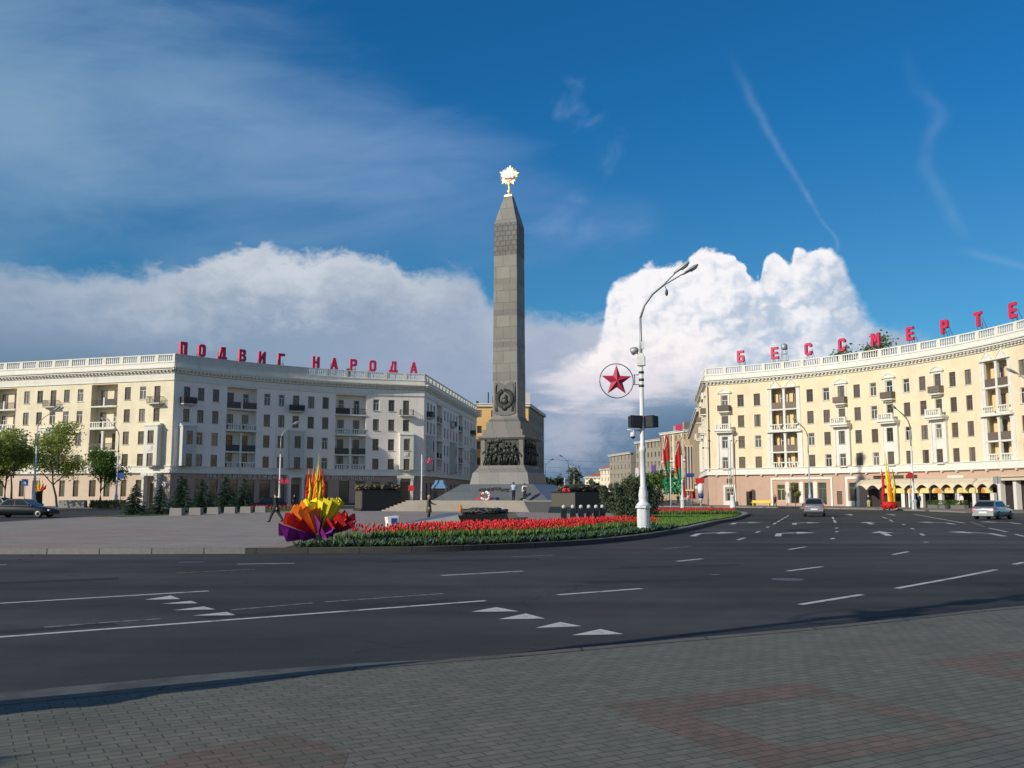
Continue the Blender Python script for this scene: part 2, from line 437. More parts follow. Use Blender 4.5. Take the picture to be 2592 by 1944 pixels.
M['stone_rose'] = mat('rose_stone_cladding', (0.37, 0.28, 0.235), 0.7, var=0.18, scale=0.8)
def streaks(m, amt=0.16):
    t = m.node_tree; b = t.nodes['Principled BSDF']
    src = b.inputs['Base Color'].links[0].from_socket
    tc = t.nodes.new('ShaderNodeTexCoord'); mp = t.nodes.new('ShaderNodeMapping'); mp.inputs['Scale'].default_value = (1.3, 1.3, 0.07)
    t.links.new(tc.outputs['Object'], mp.inputs[0])
    n = nz(t, mp.outputs[0], 1.0, 6.0, 0.65)
    f = n.ss(0.52, 0.78) * (-amt) + 1.0
    g = t.nodes.new('ShaderNodeCombineColor')
    for i in range(3): t.links.new(f.k, g.inputs[i])
    t.links.new(mixc(t, 1.0, src, g.outputs[0], 'MULTIPLY'), b.inputs['Base Color'])


M['trim'] = mat('white_trim', (0.70, 0.69, 0.63), 0.85, var=0.10, scale=0.8, detail=8, col2=(0.60, 0.59, 0.54), thr=(0.55, 0.75))
M['trim_grey'] = mat('greyed_trim', (0.55, 0.55, 0.53), 0.85, var=0.12, scale=0.7)
M['reveal_shade'] = mat('shaded_loggia_plaster', (0.52, 0.45, 0.36), 0.9, var=0.08, scale=0.6)  # darker cream: the shade of the recess is put into the colour
for k_ in ('rose_lit', 'cream', 'cream2', 'pinkish', 'rose', 'stone_rose', 'trim', 'trim_grey'): streaks(M[k_])
M['roof'] = mat('roof_sheet', (0.18, 0.18, 0.18), 0.6, var=0.2, scale=0.3)
M['wf_brown'] = mat('brown_window_frame', (0.16, 0.115, 0.085), 0.6, objvar=0.3)
M['wf_white'] = mat('white_window_frame', (0.72, 0.72, 0.70), 0.5)
def pane_mat():
    m = mat('window_glass', (0.085, 0.075, 0.068), 0.08, spec=0.55)
    t = m.node_tree; b = t.nodes['Principled BSDF']
    oi = t.nodes.new('ShaderNodeObjectInfo')
    r = X(t, oi.outputs['Random'])
    tc = t.nodes.new('ShaderNodeTexCoord'); s_ = t.nodes.new('ShaderNodeSeparateXYZ'); t.links.new(tc.outputs['Object'], s_.inputs[0])
    x, z = X(t, s_.outputs[0]), X(t, s_.outputs[2])
    n = nz(t, tc.outputs['Object'], 7.0, 2.0)
    dark = mixc(t, (r * 7.0).m('FRACT'), (0.035, 0.033, 0.032), (0.125, 0.105, 0.09))
    fold = (x * 34.0 + n * 4.0).m('SINE') * 0.18 + 0.82
    g = t.nodes.new('ShaderNodeCombineColor')
    for i in range(3): t.links.new(fold.k, g.inputs[i])
    curtain = mixc(t, 1.0, mixc(t, (r * 13.0).m('FRACT'), (0.34, 0.31, 0.27), (0.20, 0.19, 0.18)), g.outputs[0], 'MULTIPLY')
    side = (x.m('ABSOLUTE') + n * 0.08 - (r * 29.0).m('FRACT') * 0.5).m('GREATER_THAN', 0.06)
    has = r.m('GREATER_THAN', 0.55)
    t.links.new(mixc(t, side * has * 0.85, dark, curtain), b.inputs['Base Color'])
    return m


M['glass'] = pane_mat()
M['glass_dark'] = mat('dark_glass', (0.016, 0.018, 0.02), 0.07, spec=0.6)
M['shop_glass'] = mat('shop_glass', (0.030, 0.045, 0.038), 0.06, spec=0.6, objvar=0.6)
M['rail'] = mat('dark_balcony_rail', (0.06, 0.055, 0.05), 0.6, objvar=0.4)
M['rail_brown'] = mat('brown_balcony_board', (0.135, 0.108, 0.088), 0.7, objvar=0.3)
M['ochre'] = mat('ochre_panel', (0.78, 0.57, 0.30), 0.8)
M['letter'] = mat('red_letter_face', (0.56, 0.028, 0.10), 0.5, var=0.15, scale=1.0)
M['letter_side'] = mat('sunlit_red_letter_side', (0.72, 0.08, 0.12), 0.5)  # brighter than the faces: sun on the edges put into the colour
M['steel'] = mat('galvanised_steel', (0.36, 0.37, 0.38), 0.5, metal=0.4, var=0.15, scale=3)
M['dark_steel'] = mat('dark_steel', (0.07, 0.07, 0.075), 0.5, metal=0.4)
M['lamp_white'] = mat('white_lamp_paint', (0.66, 0.68, 0.69), 0.5, var=0.12, scale=2.0, detail=8, col2=(0.57, 0.59, 0.60), thr=(0.5, 0.75))
M['lamp_glass'] = mat('lamp_glass', (0.55, 0.55, 0.52), 0.15)
M['star_red'] = mat('red_star', (0.50, 0.028, 0.085), 0.45, var=0.15, scale=2)
M['star_seam'] = mat('star_seam', (0.60, 0.12, 0.10), 0.5)
M['black'] = mat('black_plastic', (0.022, 0.024, 0.028), 0.5)
M['grille'] = mat('speaker_grille', (0.038, 0.042, 0.050), 0.7, var=0.2, scale=20)
M['white'] = mat('white_paint', (0.78, 0.78, 0.77), 0.6)
M['blue'] = mat('blue_paint', (0.03, 0.08, 0.30), 0.5)
M['red'] = mat('red_paint', (0.55, 0.03, 0.03), 0.5)
M['green'] = mat('green_paint', (0.02, 0.22, 0.07), 0.6)
M['yellow'] = mat('yellow_paint', (0.72, 0.55, 0.04), 0.6)
M['orange'] = mat('orange_paint', (0.75, 0.20, 0.02), 0.6)
M['cl_yellow'] = mat('yellow_cloth', (0.78, 0.66, 0.015),  0.75, var=0.42, scale=1.1, detail=7, bump=0.6, bscale=5)
M['cl_orange'] = mat('orange_cloth', (0.80, 0.20, 0.012),  0.75, var=0.42, scale=1.1, detail=7, bump=0.6, bscale=5)
M['cl_red'] = mat('red_cloth', (0.52, 0.012, 0.012),  0.75, var=0.42, scale=1.1, detail=7, bump=0.6, bscale=5)
M['cl_crimson'] = mat('crimson_cloth', (0.33, 0.010, 0.035),  0.75, var=0.42, scale=1.1, detail=7, bump=0.6, bscale=5)
M['cl_purple'] = mat('purple_cloth', (0.20, 0.012, 0.22),  0.75, var=0.42, scale=1.1, detail=7, bump=0.6, bscale=5)
M['cl_green'] = mat('green_cloth', (0.015, 0.22, 0.085), 0.75)
M['tulip'] = mat('tulip_red', (0.60, 0.006, 0.012), 0.6, var=0.35, scale=3)
M['tulip_b'] = mat('tulip_deep_red', (0.40, 0.006, 0.010), 0.6, var=0.3, scale=3)
M['tulip_c'] = mat('tulip_bright_red', (0.72, 0.03, 0.02), 0.6, var=0.3, scale=3)
M['leaf_t'] = mat('tulip_leaf', (0.075, 0.155, 0.030), 0.6, var=0.4, scale=4)
M['leaf_b'] = mat('bed_edge_leaf', (0.050, 0.105, 0.035), 0.7, var=0.5, scale=3, col2=(0.035, 0.05, 0.075), thr=(0.5, 0.62))
def leafmat(name, c, tr=0.4, var=0.3, scale=0.8):
    m = mat(name, c, 0.6, var=var, scale=scale)
    t = m.node_tree
    b = t.nodes['Principled BSDF']
    src = b.inputs['Base Color'].links[0].from_socket
    tl = t.nodes.new('ShaderNodeBsdfTranslucent')
    t.links.new(src, tl.inputs[0])
    mx = t.nodes.new('ShaderNodeMixShader')
    mx.inputs[0].default_value = tr
    t.links.new(b.outputs[0], mx.inputs[1]); t.links.new(tl.outputs[0], mx.inputs[2])
    t.links.new(mx.outputs[0], t.nodes['Material Output'].inputs[0])
    return m


M['leaf_spring'] = leafmat('spring_leaf', (0.30, 0.36, 0.085), 0.5)
M['leaf_dark'] = leafmat('dark_leaf', (0.125, 0.21, 0.045), 0.42, 0.4)
M['needle'] = mat('spruce_needles', (0.024, 0.055, 0.030), 0.75, var=0.45, scale=2)
M['juniper'] = mat('grey_green_needles', (0.062, 0.088, 0.048), 0.75, var=0.5, scale=1.2)
M['bark'] = mat('bark', (0.075, 0.06, 0.045), 0.9, var=0.3, scale=4)
M['concrete'] = mat('concrete', (0.30, 0.29, 0.265), 0.9, var=0.2, scale=1.5, detail=8)
M['concrete_dark'] = mat('weathered_concrete', (0.16, 0.16, 0.15), 0.9, var=0.3, scale=1.5)
M['canvas'] = mat('cream_awning_canvas', (0.62, 0.55, 0.40), 0.85, var=0.1, scale=0.6)
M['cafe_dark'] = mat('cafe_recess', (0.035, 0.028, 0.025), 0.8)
M['cafe_sign'] = mat('cafe_frieze_panel', (0.70, 0.60, 0.25), 0.6, var=0.3, scale=0.7, detail=2, col2=(0.62, 0.26, 0.06), thr=(0.54, 0.60))
M['tan'] = mat('tan_facade', (0.40, 0.31, 0.20), 0.9, var=0.12, scale=0.2)
M['tan_grey'] = mat('grey_tan_facade', (0.30, 0.27, 0.22), 0.9, var=0.12, scale=0.2)
M['ochre_wall'] = mat('ochre_facade', (0.72, 0.47, 0.19), 0.9, var=0.08, scale=0.2)
M['tile'] = mat('red_roof', (0.36, 0.13, 0.08), 0.8, var=0.15, scale=0.4)
M['far_tree'] = mat('far_tree', (0.06, 0.085, 0.05), 0.8, var=0.4, scale=0.3)
M['skin'] = mat('skin', (0.50, 0.32, 0.24), 0.6)
M['hair'] = mat('dark_hair', (0.025, 0.018, 0.014), 0.7)
M['blond'] = mat('fair_hair', (0.40, 0.31, 0.18), 0.7)
M['silver'] = mat('silver_car_paint', (0.42, 0.44, 0.47), 0.28, metal=0.75, coat=0.6)
M['navy'] = mat('dark_car_paint', (0.006, 0.009, 0.013), 0.32, coat=0.35)
M['rubber'] = mat('rubber', (0.02, 0.02, 0.02), 0.8)
M['tail'] = mat('tail_lamp', (0.45, 0.015, 0.015), 0.3)
M['flame'] = mat('flame', (0.35, 0.14, 0.05), 0.8)
fb = M['flame'].node_tree.nodes['Principled BSDF']
fb.inputs['Emission Color'].default_value = (1.0, 0.32, 0.08, 1)
fb.inputs['Emission Strength'].default_value = 0.18


# ------------------------------------------------------------------ mesh helper
class MB:
    def __init__(s, fn=None):
        s.v, s.f, s.mi, s.sm = [], [], [], []
        s.fn = fn
        s.cur = 0

    def mat(s, i):
        s.cur = i
        return s

    def pt(s, p):
        if s.fn:
            p = s.fn(*p)
        s.v.append((float(p[0]), float(p[1]), float(p[2])))
        return len(s.v) - 1

    def face(s, idx, smooth=False):
        s.f.append(tuple(idx))
        s.mi.append(s.cur)
        s.sm.append(smooth)

    def poly(s, pts):
        s.face([s.pt(p) for p in pts])

    def hexa(s, c):
        i = [s.pt(p) for p in c]        # bottom 0-3 counter-clockwise, top 4-7
        for q in ((3, 2, 1, 0), (4, 5, 6, 7), (0, 1, 5, 4), (1, 2, 6, 5), (2, 3, 7, 6), (3, 0, 4, 7)):
            s.face([i[k] for k in q])

    def box(s, x0, x1, y0, y1, z0, z1):
        s.hexa([(x0, y0, z0), (x1, y0, z0), (x1, y1, z0), (x0, y1, z0), (x0, y0, z1), (x1, y0, z1), (x1, y1, z1), (x0, y1, z1)])

    def frus(s, a0, b0, z0, a1, b1, z1, cx=0, cy=0):
        s.hexa([(cx - a0, cy - b0, z0), (cx + a0, cy - b0, z0), (cx + a0, cy + b0, z0), (cx - a0, cy + b0, z0),
                (cx - a1, cy - b1, z1), (cx + a1, cy - b1, z1), (cx + a1, cy + b1, z1), (cx - a1, cy + b1, z1)])

    def prism(s, pts, z0, z1):
        n = len(pts)
        a = [s.pt((x, y, z0)) for x, y in pts]
        b = [s.pt((x, y, z1)) for x, y in pts]
        s.face(list(reversed(a)))
        s.face(b)
        for k in range(n):
            s.face((a[k], a[(k + 1) % n], b[(k + 1) % n], b[k]))

    def slab(s, pts, axis_fn, d0, d1):
        """2-d outline pts pushed through axis_fn(a, b, depth) between two depths"""
        n = len(pts)
        a = [s.pt(axis_fn(x, y, d0)) for x, y in pts]
        b = [s.pt(axis_fn(x, y, d1)) for x, y in pts]
        s.face(list(reversed(a)))
        s.face(b)
        for k in range(n):
            s.face((a[k], a[(k + 1) % n], b[(k + 1) % n], b[k]))

    def tube(s, pts, rad, n=8, caps=True, smooth=True):
        pts = [Vector(p) for p in pts]
        if not isinstance(rad, (list, tuple)):
            rad = [rad] * len(pts)
        rings = []
        up = Vector((0, 0, 1))
        for k, p in enumerate(pts):
            d = (pts[min(k + 1, len(pts) - 1)] - pts[max(k - 1, 0)])
            if d.length < 1e-9:
                d = Vector((0, 0, 1))
            d.normalize()
            a = d.cross(up)
            if a.length < 0.05:
                a = d.cross(Vector((1, 0, 0)))
            a.normalize()
            b = a.cross(d)
            rings.append([s.pt(p + (a * cos(2 * pi * q / n) + b * sin(2 * pi * q / n)) * rad[k]) for q in range(n)])
        for r0, r1 in zip(rings, rings[1:]):
            for q in range(n):
                s.face((r0[q], r0[(q + 1) % n], r1[(q + 1) % n], r1[q]), smooth)
        if caps:
            s.face(list(reversed(rings[0])))
            s.face(rings[-1])

    def lathe(s, prof, n=16, c=(0, 0), smooth=True):
        rings = []
        for r, z in prof:
            rings.append([s.pt((c[0] + r * cos(2 * pi * q / n), c[1] + r * sin(2 * pi * q / n), z)) for q in range(n)])
        for r0, r1 in zip(rings, rings[1:]):
            for q in range(n):
                s.face((r0[q], r0[(q + 1) % n], r1[(q + 1) % n], r1[q]), smooth)
        s.face(list(reversed(rings[0])))
        s.face(rings[-1])

    def ball(s, c, r, n=8, m=6, smooth=True):
        if not isinstance(r, (tuple, list)):
            r = (r, r, r)
        rings = []
        for i in range(1, m):
            a = pi * i / m
            rings.append([s.pt((c[0] + r[0] * sin(a) * cos(2 * pi * q / n), c[1] + r[1] * sin(a) * sin(2 * pi * q / n), c[2] - r[2] * cos(a))) for q in range(n)])
        b = s.pt((c[0], c[1], c[2] - r[2]))
        t = s.pt((c[0], c[1], c[2] + r[2]))
        for q in range(n):
            s.face((b, rings[0][(q + 1) % n], rings[0][q]), smooth)
            s.face((t, rings[-1][q], rings[-1][(q + 1) % n]), smooth)
        for r0, r1 in zip(rings, rings[1:]):
            for q in range(n):
                s.face((r0[q], r0[(q + 1) % n], r1[(q + 1) % n], r1[q]), smooth)

    def build(s, name, mats, parent=None, origin=None, local=False, kind=None):
        """link as ONE mesh object. origin: world point of the object's own origin (top-level);
        for a child the points are world points unless local=True"""
        if not isinstance(mats, (list, tuple)):
            mats = [mats]
        me = bpy.data.meshes.new(name)
        o = bpy.data.objects.new(name, me)
        off = Vector((0, 0, 0))
        if parent is not None:
            o.parent = parent
            if not local:
                off = wloc(parent)
        elif origin is not None:
            off = Vector(origin)
            o.location = off
        me.from_pydata([(x - off.x, y - off.y, z - off.z) for x, y, z in s.v], [], s.f)
        for q in mats:
            me.materials.append(M[q] if isinstance(q, str) else q)
        me.polygons.foreach_set('material_index', s.mi)
        me.polygons.foreach_set('use_smooth', s.sm)
        me.update()
        COL.objects.link(o)
        if kind:
            o['kind'] = kind
        return o


def wloc(o):
    v = Vector((0, 0, 0))
    while o is not None:
        v = v + o.location
        o = o.parent
    return v


def tag(o, label=None, cat=None, group=None, kind=None):
    if label: o['label'] = label
    if cat: o['category'] = cat
    if group: o['group'] = group
    if kind: o['kind'] = kind
    return o


def thing(name, label, cat, loc=(0, 0, 0), rz=0.0, group=None):
    o = bpy.data.objects.new(name, None)
    o.empty_display_size = 0.2
    COL.objects.link(o)
    o.location = loc
    o.rotation_euler = (0, 0, rz)
    return tag(o, label, cat, group)


def struct(name, mb, m, label, origin=None):
    return tag(mb.build(name, m, origin=origin), label, None, None, 'structure')


KIDS = {}


def kids(o):
    return [c for c in COL.objects if c.parent == o]


def dup(root, loc=None, rz=None, label=None, group=None, parent=None, _top=True):
    """copy a thing with its parts and their sub-parts"""
    c = root.copy()
    COL.objects.link(c)
    if parent is not None:
        c.parent = parent
    if _top:
        if loc is not None: c.location = loc
        if rz is not None: c.rotation_euler = (0, 0, rz)
        if label: c['label'] = label
        if group: c['group'] = group
    ch = KIDS.get(root.name)
    if ch is None:
        ch = KIDS[root.name] = list(root.children)
    for k in ch:
        dup(k, parent=c, _top=False)
    return c


# ------------------------------------------------------------------ ground
CX, CY, RR = 0.0, 100.0, 60.0            # both curved house fronts stand on one circle about the obelisk


def circ(r, a):
    return (CX + r * sin(R(a)), CY + r * cos(R(a)))


def strip(mb, line, w0, w1, z0, z1=None):
    """ribbon along a polyline from offset w0 to w1 (to the left of travel); z1 gives it thickness"""
    n = len(line)
    L, Q = [], []
    for k in range(n):
        a = Vector(line[max(k - 1, 0)]); b = Vector(line[min(k + 1, n - 1)])
        d = (b - a).normalized()
        nn = Vector((-d.y, d.x))
        p = Vector(line[k])
        L.append(p + nn * w0); Q.append(p + nn * w1)
    for k in range(n - 1):
        if z1 is None:
            mb.poly([(*L[k], z0), (*L[k + 1], z0), (*Q[k + 1], z0), (*Q[k], z0)][::1 if w1 > w0 else -1])
        else:
            mb.hexa([(*L[k], z0), (*L[k + 1], z0), (*Q[k + 1], z0), (*Q[k], z0), (*L[k], z1), (*L[k + 1], z1), (*Q[k + 1], z1), (*Q[k], z1)])


def smooth_line(pts, sub=6):
    out = []
    n = len(pts)
    for k in range(n - 1):
        p0, p1, p2, p3 = (Vector(pts[max(0, min(n - 1, k + j))]) for j in (-1, 0, 1, 2))
        for q in range(sub):
            t = q / sub
            out.append(tuple(0.5 * ((2 * p1) + (p2 - p0) * t + (2 * p0 - 5 * p1 + 4 * p2 - p3) * t * t + (3 * p1 - p0 - 3 * p2 + p3) * t ** 3)))
    out.append(tuple(pts[-1]))
    return out


g = MB()
g.poly([(-2500, -400, 0), (2500, -400, 0), (2500, 4500, 0), (-2500, 4500, 0)])
struct('road', g, 'asphalt', 'dark asphalt roadway running all round the square')

# near pavement
near = smooth_line([(-24, -3.0), (-15, 1.8), (-9, 5.0), (-4.1, 7.68), (-2.5, 8.6), (-1.35, 9.3), (0, 9.95), (2.05, 11.05), (4.2, 12.2), (7.9, 14.4), (12.6, 16.2), (19.5, 17.6), (32, 19.0)])
g = MB()
g.prism([(x, y) for x, y in near][::-1] + [(-24, -60), (60, -60), (60, 19.5)][0:0] + [(-24, -40), (32, -40)], -0.05, 0.055)
struct('near_pavement', g, 'paver', 'grey block paved pavement in front')
g = MB()
strip(g, near, 0.0, 0.16, -0.02, 0.062)
struct('near_kerb', g, 'kerb_dull', 'low kerb along the near pavement')
g = MB()
for k in range(44):          # runs out to a point where the road narrows
    a_, b_ = (0.85 if q < 24 else 0.85 - 0.69 * (q - 24) / 20 for q in (k, k + 1))
    d_ = (Vector(near[k + 1]) - Vector(near[k])).normalized(); n_ = Vector((-d_.y, d_.x))
    d2 = (Vector(near[k + 2]) - Vector(near[k + 1])).normalized(); n2_ = Vector((-d2.y, d2.x))
    p_, q_ = Vector(near[k]), Vector(near[k + 1])
    g.poly([(*(p_ + n_ * .16), .003), (*(q_ + n2_ * .16), .003), (*(q_ + n2_ * b_), .003), (*(p_ + n_ * a_), .003)])
struct('gutter', g, 'gutter', 'pale concrete gutter strip beside the near kerb')
g = MB()
strip(g, near[43:], 0.16, 0.75, 0.004)  # darker asphalt ribbon beside the kerb, right-hand stretch only
struct('road_edge_strip', g, 'asphalt_dark', 'dark strip of asphalt along the near kerb')
# red inlay in the paving
def ring(mb, outer, inner, z):
    n = len(outer)
    for k in range(n):
        a, b = outer[k], outer[(k + 1) % n]
        c, d = inner[(k + 1) % n], inner[k]
        mb.poly([(*a, z), (*b, z), (*c, z), (*d, z)])
g = MB()
ring(g, [(2.55, 8.65), (0.72, 7.70), (1.55, 5.9), (3.50, 6.85)][::1], [(2.42, 8.05), (1.32, 7.48), (1.80, 6.45), (3.02, 7.0)], 0.0566)
g.poly([(-2.1, 6.35, 0.0566), (-2.3, 5.6, 0.0566), (-1.0, 5.6, 0.0566), (-1.05, 6.35, 0.0566), (-1.56, 6.82, 0.0566)])
ring(g, [(5.9, 10.6), (4.05, 9.7), (4.9, 7.9), (6.9, 8.85)], [(5.77, 10.0), (4.7, 9.5), (5.2, 8.5), (6.35, 9.0)], 0.0566)
struct('paving_inlay', g, 'paver_red', 'red paver diamonds set into the grey paving')

# plaza island
isl = smooth_line([(-29.5, 44), (-29.6, 52), (-30.2, 60), (-30.6, 67), (-29.8, 76), (-29.0, 86), (-26.6, 96), (-19, 109), (-9, 117), (2, 119), (12, 115), (18.5, 106), (21.2, 97), (21.6, 90), (20.8, 84.6), (20.0, 81),
                   (17.6, 73), (14.9, 64.5), (12.2, 57.5), (10.0, 50.8), (8.5, 46.4), (6.7, 41.7), (5.0, 37.6), (3.4, 34.6), (1.9, 32.5), (0.05, 30.8), (-1.7, 29.5), (-3.4, 28.8), (-6.5, 28.35), (-14.9, 28.0), (-24, 28.3), (-28.5, 33), (-29.5, 44)], 5)[:-1]
g = MB()
g.prism(isl[::-1], 0.0, 0.15)
struct('plaza', g, 'plaza', 'grey and pink slab paved plaza round the obelisk')
g = MB()
strip(g, isl[141:] + isl[:71], -0.10, 0.12, 0.0, 0.165)
struct('plaza_kerb', g, 'kerb', 'stone kerb round the plaza')
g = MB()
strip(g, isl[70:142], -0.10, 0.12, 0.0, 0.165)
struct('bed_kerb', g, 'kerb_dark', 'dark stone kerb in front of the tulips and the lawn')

# far pavements in front of the houses
g = MB()
a0, a1 = 27.0, 100.0
pts = [circ(44.5, a0 + (a1 - a0) * k / 40) for k in range(41)] + [circ(75, a1 + (a0 - a1) * k / 40) for k in range(41)]
g.prism(pts[::-1], 0.0, 0.14)
struct('far_pavement', g, 'sidewalk', 'pavement in front of the yellow curved house')
g = MB()
strip(g, [circ(44.5, a0 + (a1 - a0) * k / 40) for k in range(41)], -0.2, 0.1, 0.0, 0.155)
struct('far_kerb', g, 'kerb', 'kerb of the pavement in front of the yellow house')
g = MB()
pts = [circ(46, -62 + 50 * k / 30) for k in range(31)] + [(-13, 156), (-6, 222), (-16, 222)] + [(-60, 175), (-110, 165), (-110, 150), (-62, 126)]
g.prism(pts[::-1], 0.0, 0.14)
struct('far_pavement_west', g, 'sidewalk', 'pavement in front of the grey curved house')
g = MB()
pts = [(27, 150), (33, 150), (75, 420), (66, 420)]
g.prism(pts, 0.0, 0.14)
struct('avenue_pavement', g, 'sidewalk', 'pavement along the avenue')
# grass along the left-hand planters
g = MB()
pts = smooth_line([(-30.0, 69), (-29.2, 78), (-28.2, 87), (-25.8, 95), (-22.5, 100.5), (-21.6, 98), (-24.0, 91), (-25.8, 84), (-27.2, 74), (-28.4, 69)], 3)
g.prism(pts, 0.15, 0.19)
struct('grass_strip', g, 'lawn', 'thin grass strip behind the row of spruces')

# lawn at the east tip of the island
g = MB()
lawn_pts = smooth_line([(20.9, 89), (20.2, 84.2), (17.1, 72.6), (14.4, 64.3), (11.7, 57.4), (9.5, 50.8), (8.2, 47.2), (6.8, 48.5), (6.0, 56), (7.6, 66), (10, 78), (14, 87), (18.5, 90)], 4)
g.prism(lawn_pts[::-1], 0.15, 0.21)
struct('lawn', g, 'lawn', 'bright green lawn at the tip of the plaza')

# road markings -------------------------------------------------
def line_mark(a, b, w, worn=False, name='lane_line'):
    d = (Vector(b) - Vector(a)).normalized()
    n = Vector((-d.y, d.x)) * w / 2
    mb = MB()
    a, b = Vector(a), Vector(b)
    L = (b - a).length
    k = max(1, int(L / 1.2))
    for q in range(k):
        p0 = a + (b - a) * q / k; p1 = a + (b - a) * (q + 1) / k
        mb.poly([(*(p0 - n), 0.004), (*(p1 - n), 0.004), (*(p1 + n), 0.004), (*(p0 + n), 0.004)])
    return struct(name, mb, 'paint_worn' if worn else 'paint', 'white painted lane line on the asphalt', origin=(a.x, a.y, 0))

for a, b, w, wn in [
    ((-8.9, 14.73), (-5.42, 17.25), .12, 0), ((-9.2, 9.62), (-0.43, 15.68), .12, 0), ((-6.06, 12.56), (-5.57, 12.94), .10, 1), ((-5.53, 12.99), (-4.85, 13.42), .10, 1),
    ((-4.18, 14.43), (-3.17, 15.35), .10, 1), ((-3.0, 15.5), (-1.2, 16.8), .10, 1), ((-7.38, 21.15), (-5.95, 22.26), .10, 1), ((-6.82, 23.89), (-5.46, 24.21), .12, 0), ((-1.51, 20.54), (0.25, 21.72), .13, 0), ((-12.8, 23.6), (-12.41, 23.65), .12, 0),
    ((0.79, 16.59), (2.37, 17.69), .13, 0), ((4.51, 15.13), (6.02, 16.63), .12, 0), ((7.06, 17.73), (9.2, 20.0), .12, 0), ((9.2, 20.0), (11.13, 22.14), .12, 0), ((6.22, 21.74), (7.43, 23.07), .12, 0),
    ((4.27, 24.91), (5.12, 25.90), .14, 0), ((4.88, 30.80), (5.95, 32.19), .12, 1), ((8.72, 30.28), (9.76, 31.90), .13, 0), ((8.62, 36.65), (9.37, 38.63), .14, 0),
    ((11.17, 43.87), (11.77, 45.55), .14, 0), ((13.48, 50.74), (14.01, 52.23), .14, 0), ((12.46, 37.42), (12.90, 38.43), .14, 0), ((14.99, 44.41), (15.48, 45.55), .14, 0),
    ((16.68, 49.34), (17.22, 50.74), .14, 0), ((20.17, 59.69), (22.2, 66.0), .14, 0), ((23.0, 68.5), (25.31, 75.57), .14, 0), ((10.97, 27.70), (12.03, 29.17), .13, 0), ((15.0, 34.86), (15.22, 35.2), .16, 0),
    ((17.55, 40.85), (18.24, 42.81), .15, 0), ((20.25, 48.33), (20.70, 49.68), .15, 0), ((22.73, 55.50), (23.21, 56.83), .15, 0), ((24.78, 62.31), (26.5, 67.2), .14, 0), ((27.5, 70.2), (29.24, 75.57), .14, 0),
    ((12.43, 23.83), (13.07, 24.57), .14, 0), ((4.29, 20.74), (4.48, 20.80), .14, 1), ((0.0, 26.77), (1.22, 27.49), .13, 1),
    ((27.74, 58.70), (32.0, 72.5), .16, 0), ((32.0, 72.5), (36.37, 86.65), .16, 0), ((23.09, 44.69), (24.89, 50.03), .15, 0), ((21.31, 39.93), (22.07, 42.05), .15, 0), ((25.74, 52.23), (29.82, 62.31), .14, 1)]:
    line_mark(a, b, w, bool(wn))
for k in range(5):      # dashes of the lane line that runs up beside the plaza kerb
    p = Vector((15.39, 56.38)); q = Vector((23.94, 82.61))
    line_mark(p + (q - p) * (k / 5.0), p + (q - p) * (k / 5.0 + 0.12), .15)
for t in [[(-6.01, 15.82), (-5.81, 16.46), (-5.46, 15.92)], [(-5.52, 15.22), (-5.20, 15.65), (-4.97, 15.31)], [(-5.04, 14.40), (-4.74, 14.87), (-4.44, 14.49)], [(-4.54, 13.75), (-4.18, 14.18), (-3.94, 13.80)],
          [(-0.60, 14.20), (-0.24, 14.78), (0.10, 14.25)], [(-0.19, 13.36), (0.20, 14.00), (0.46, 13.43)], [(0.30, 12.50), (0.65, 13.07), (0.91, 12.66)], [(0.73, 11.85), (1.13, 12.40), (1.37, 11.95)]]:
    mb = MB()
    mb.poly([(*p, 0.004) for p in t][::-1])
    struct('yield_triangle', mb, 'paint', 'white give way triangle painted on the asphalt', origin=(*t[0], 0))

def arrow(x, y, dirx, turn):
    x -= turn * .62; y -= .3
    """lane arrow: shaft along the lane and a head turned left (-1), ahead (0) or right (1)"""
    d = Vector((dirx, 1)).normalized(); r = Vector((d.y, -d.x))
    mb = MB()
    def P(a, b):
        q = Vector((x, y)) + d * b + r * a
        return (q.x, q.y, 0.004)
    w = 0.13
    if turn == 0:
        mb.poly([P(-w, -2.6), P(w, -2.6), P(w, 0.6), P(-w, 0.6)])
        mb.poly([P(-0.5, 0.6), P(0.5, 0.6), P(0, 2.6)])
    else:
        t = turn
        for poly in ([(-w, -2.6), (w, -2.6), (w, 0.4), (-w, 0.4)], [(-w * t, 0.4), (w * t, 0.4), (0.75 * t, 1.3), (0.75 * t, 2.0)], [(0.75 * t, 0.35), (1.6 * t, 1.9), (0.75 * t, 2.75)]):
            pp = [P(*q) for q in poly]
            if t < 0: pp.reverse()
            mb.poly(pp)
    struct('lane_arrow', mb, 'paint', 'white lane arrow painted on the asphalt', origin=(x, y, 0))
for x, y, t in [(8.89, 42.8, 1), (12.45, 42.8, 1), (16.68, 43.3, 0), (20.67, 42.8, -1), (14.31, 59.2, 1), (17.85, 58.7, 1), (21.96, 59.2, 0), (26.18, 59.2, -1), (30.37, 59.7, -1), (29.77, 84.6, 0), (33.46, 84.6, 0)]:
    arrow(x, y, 0.3, t)
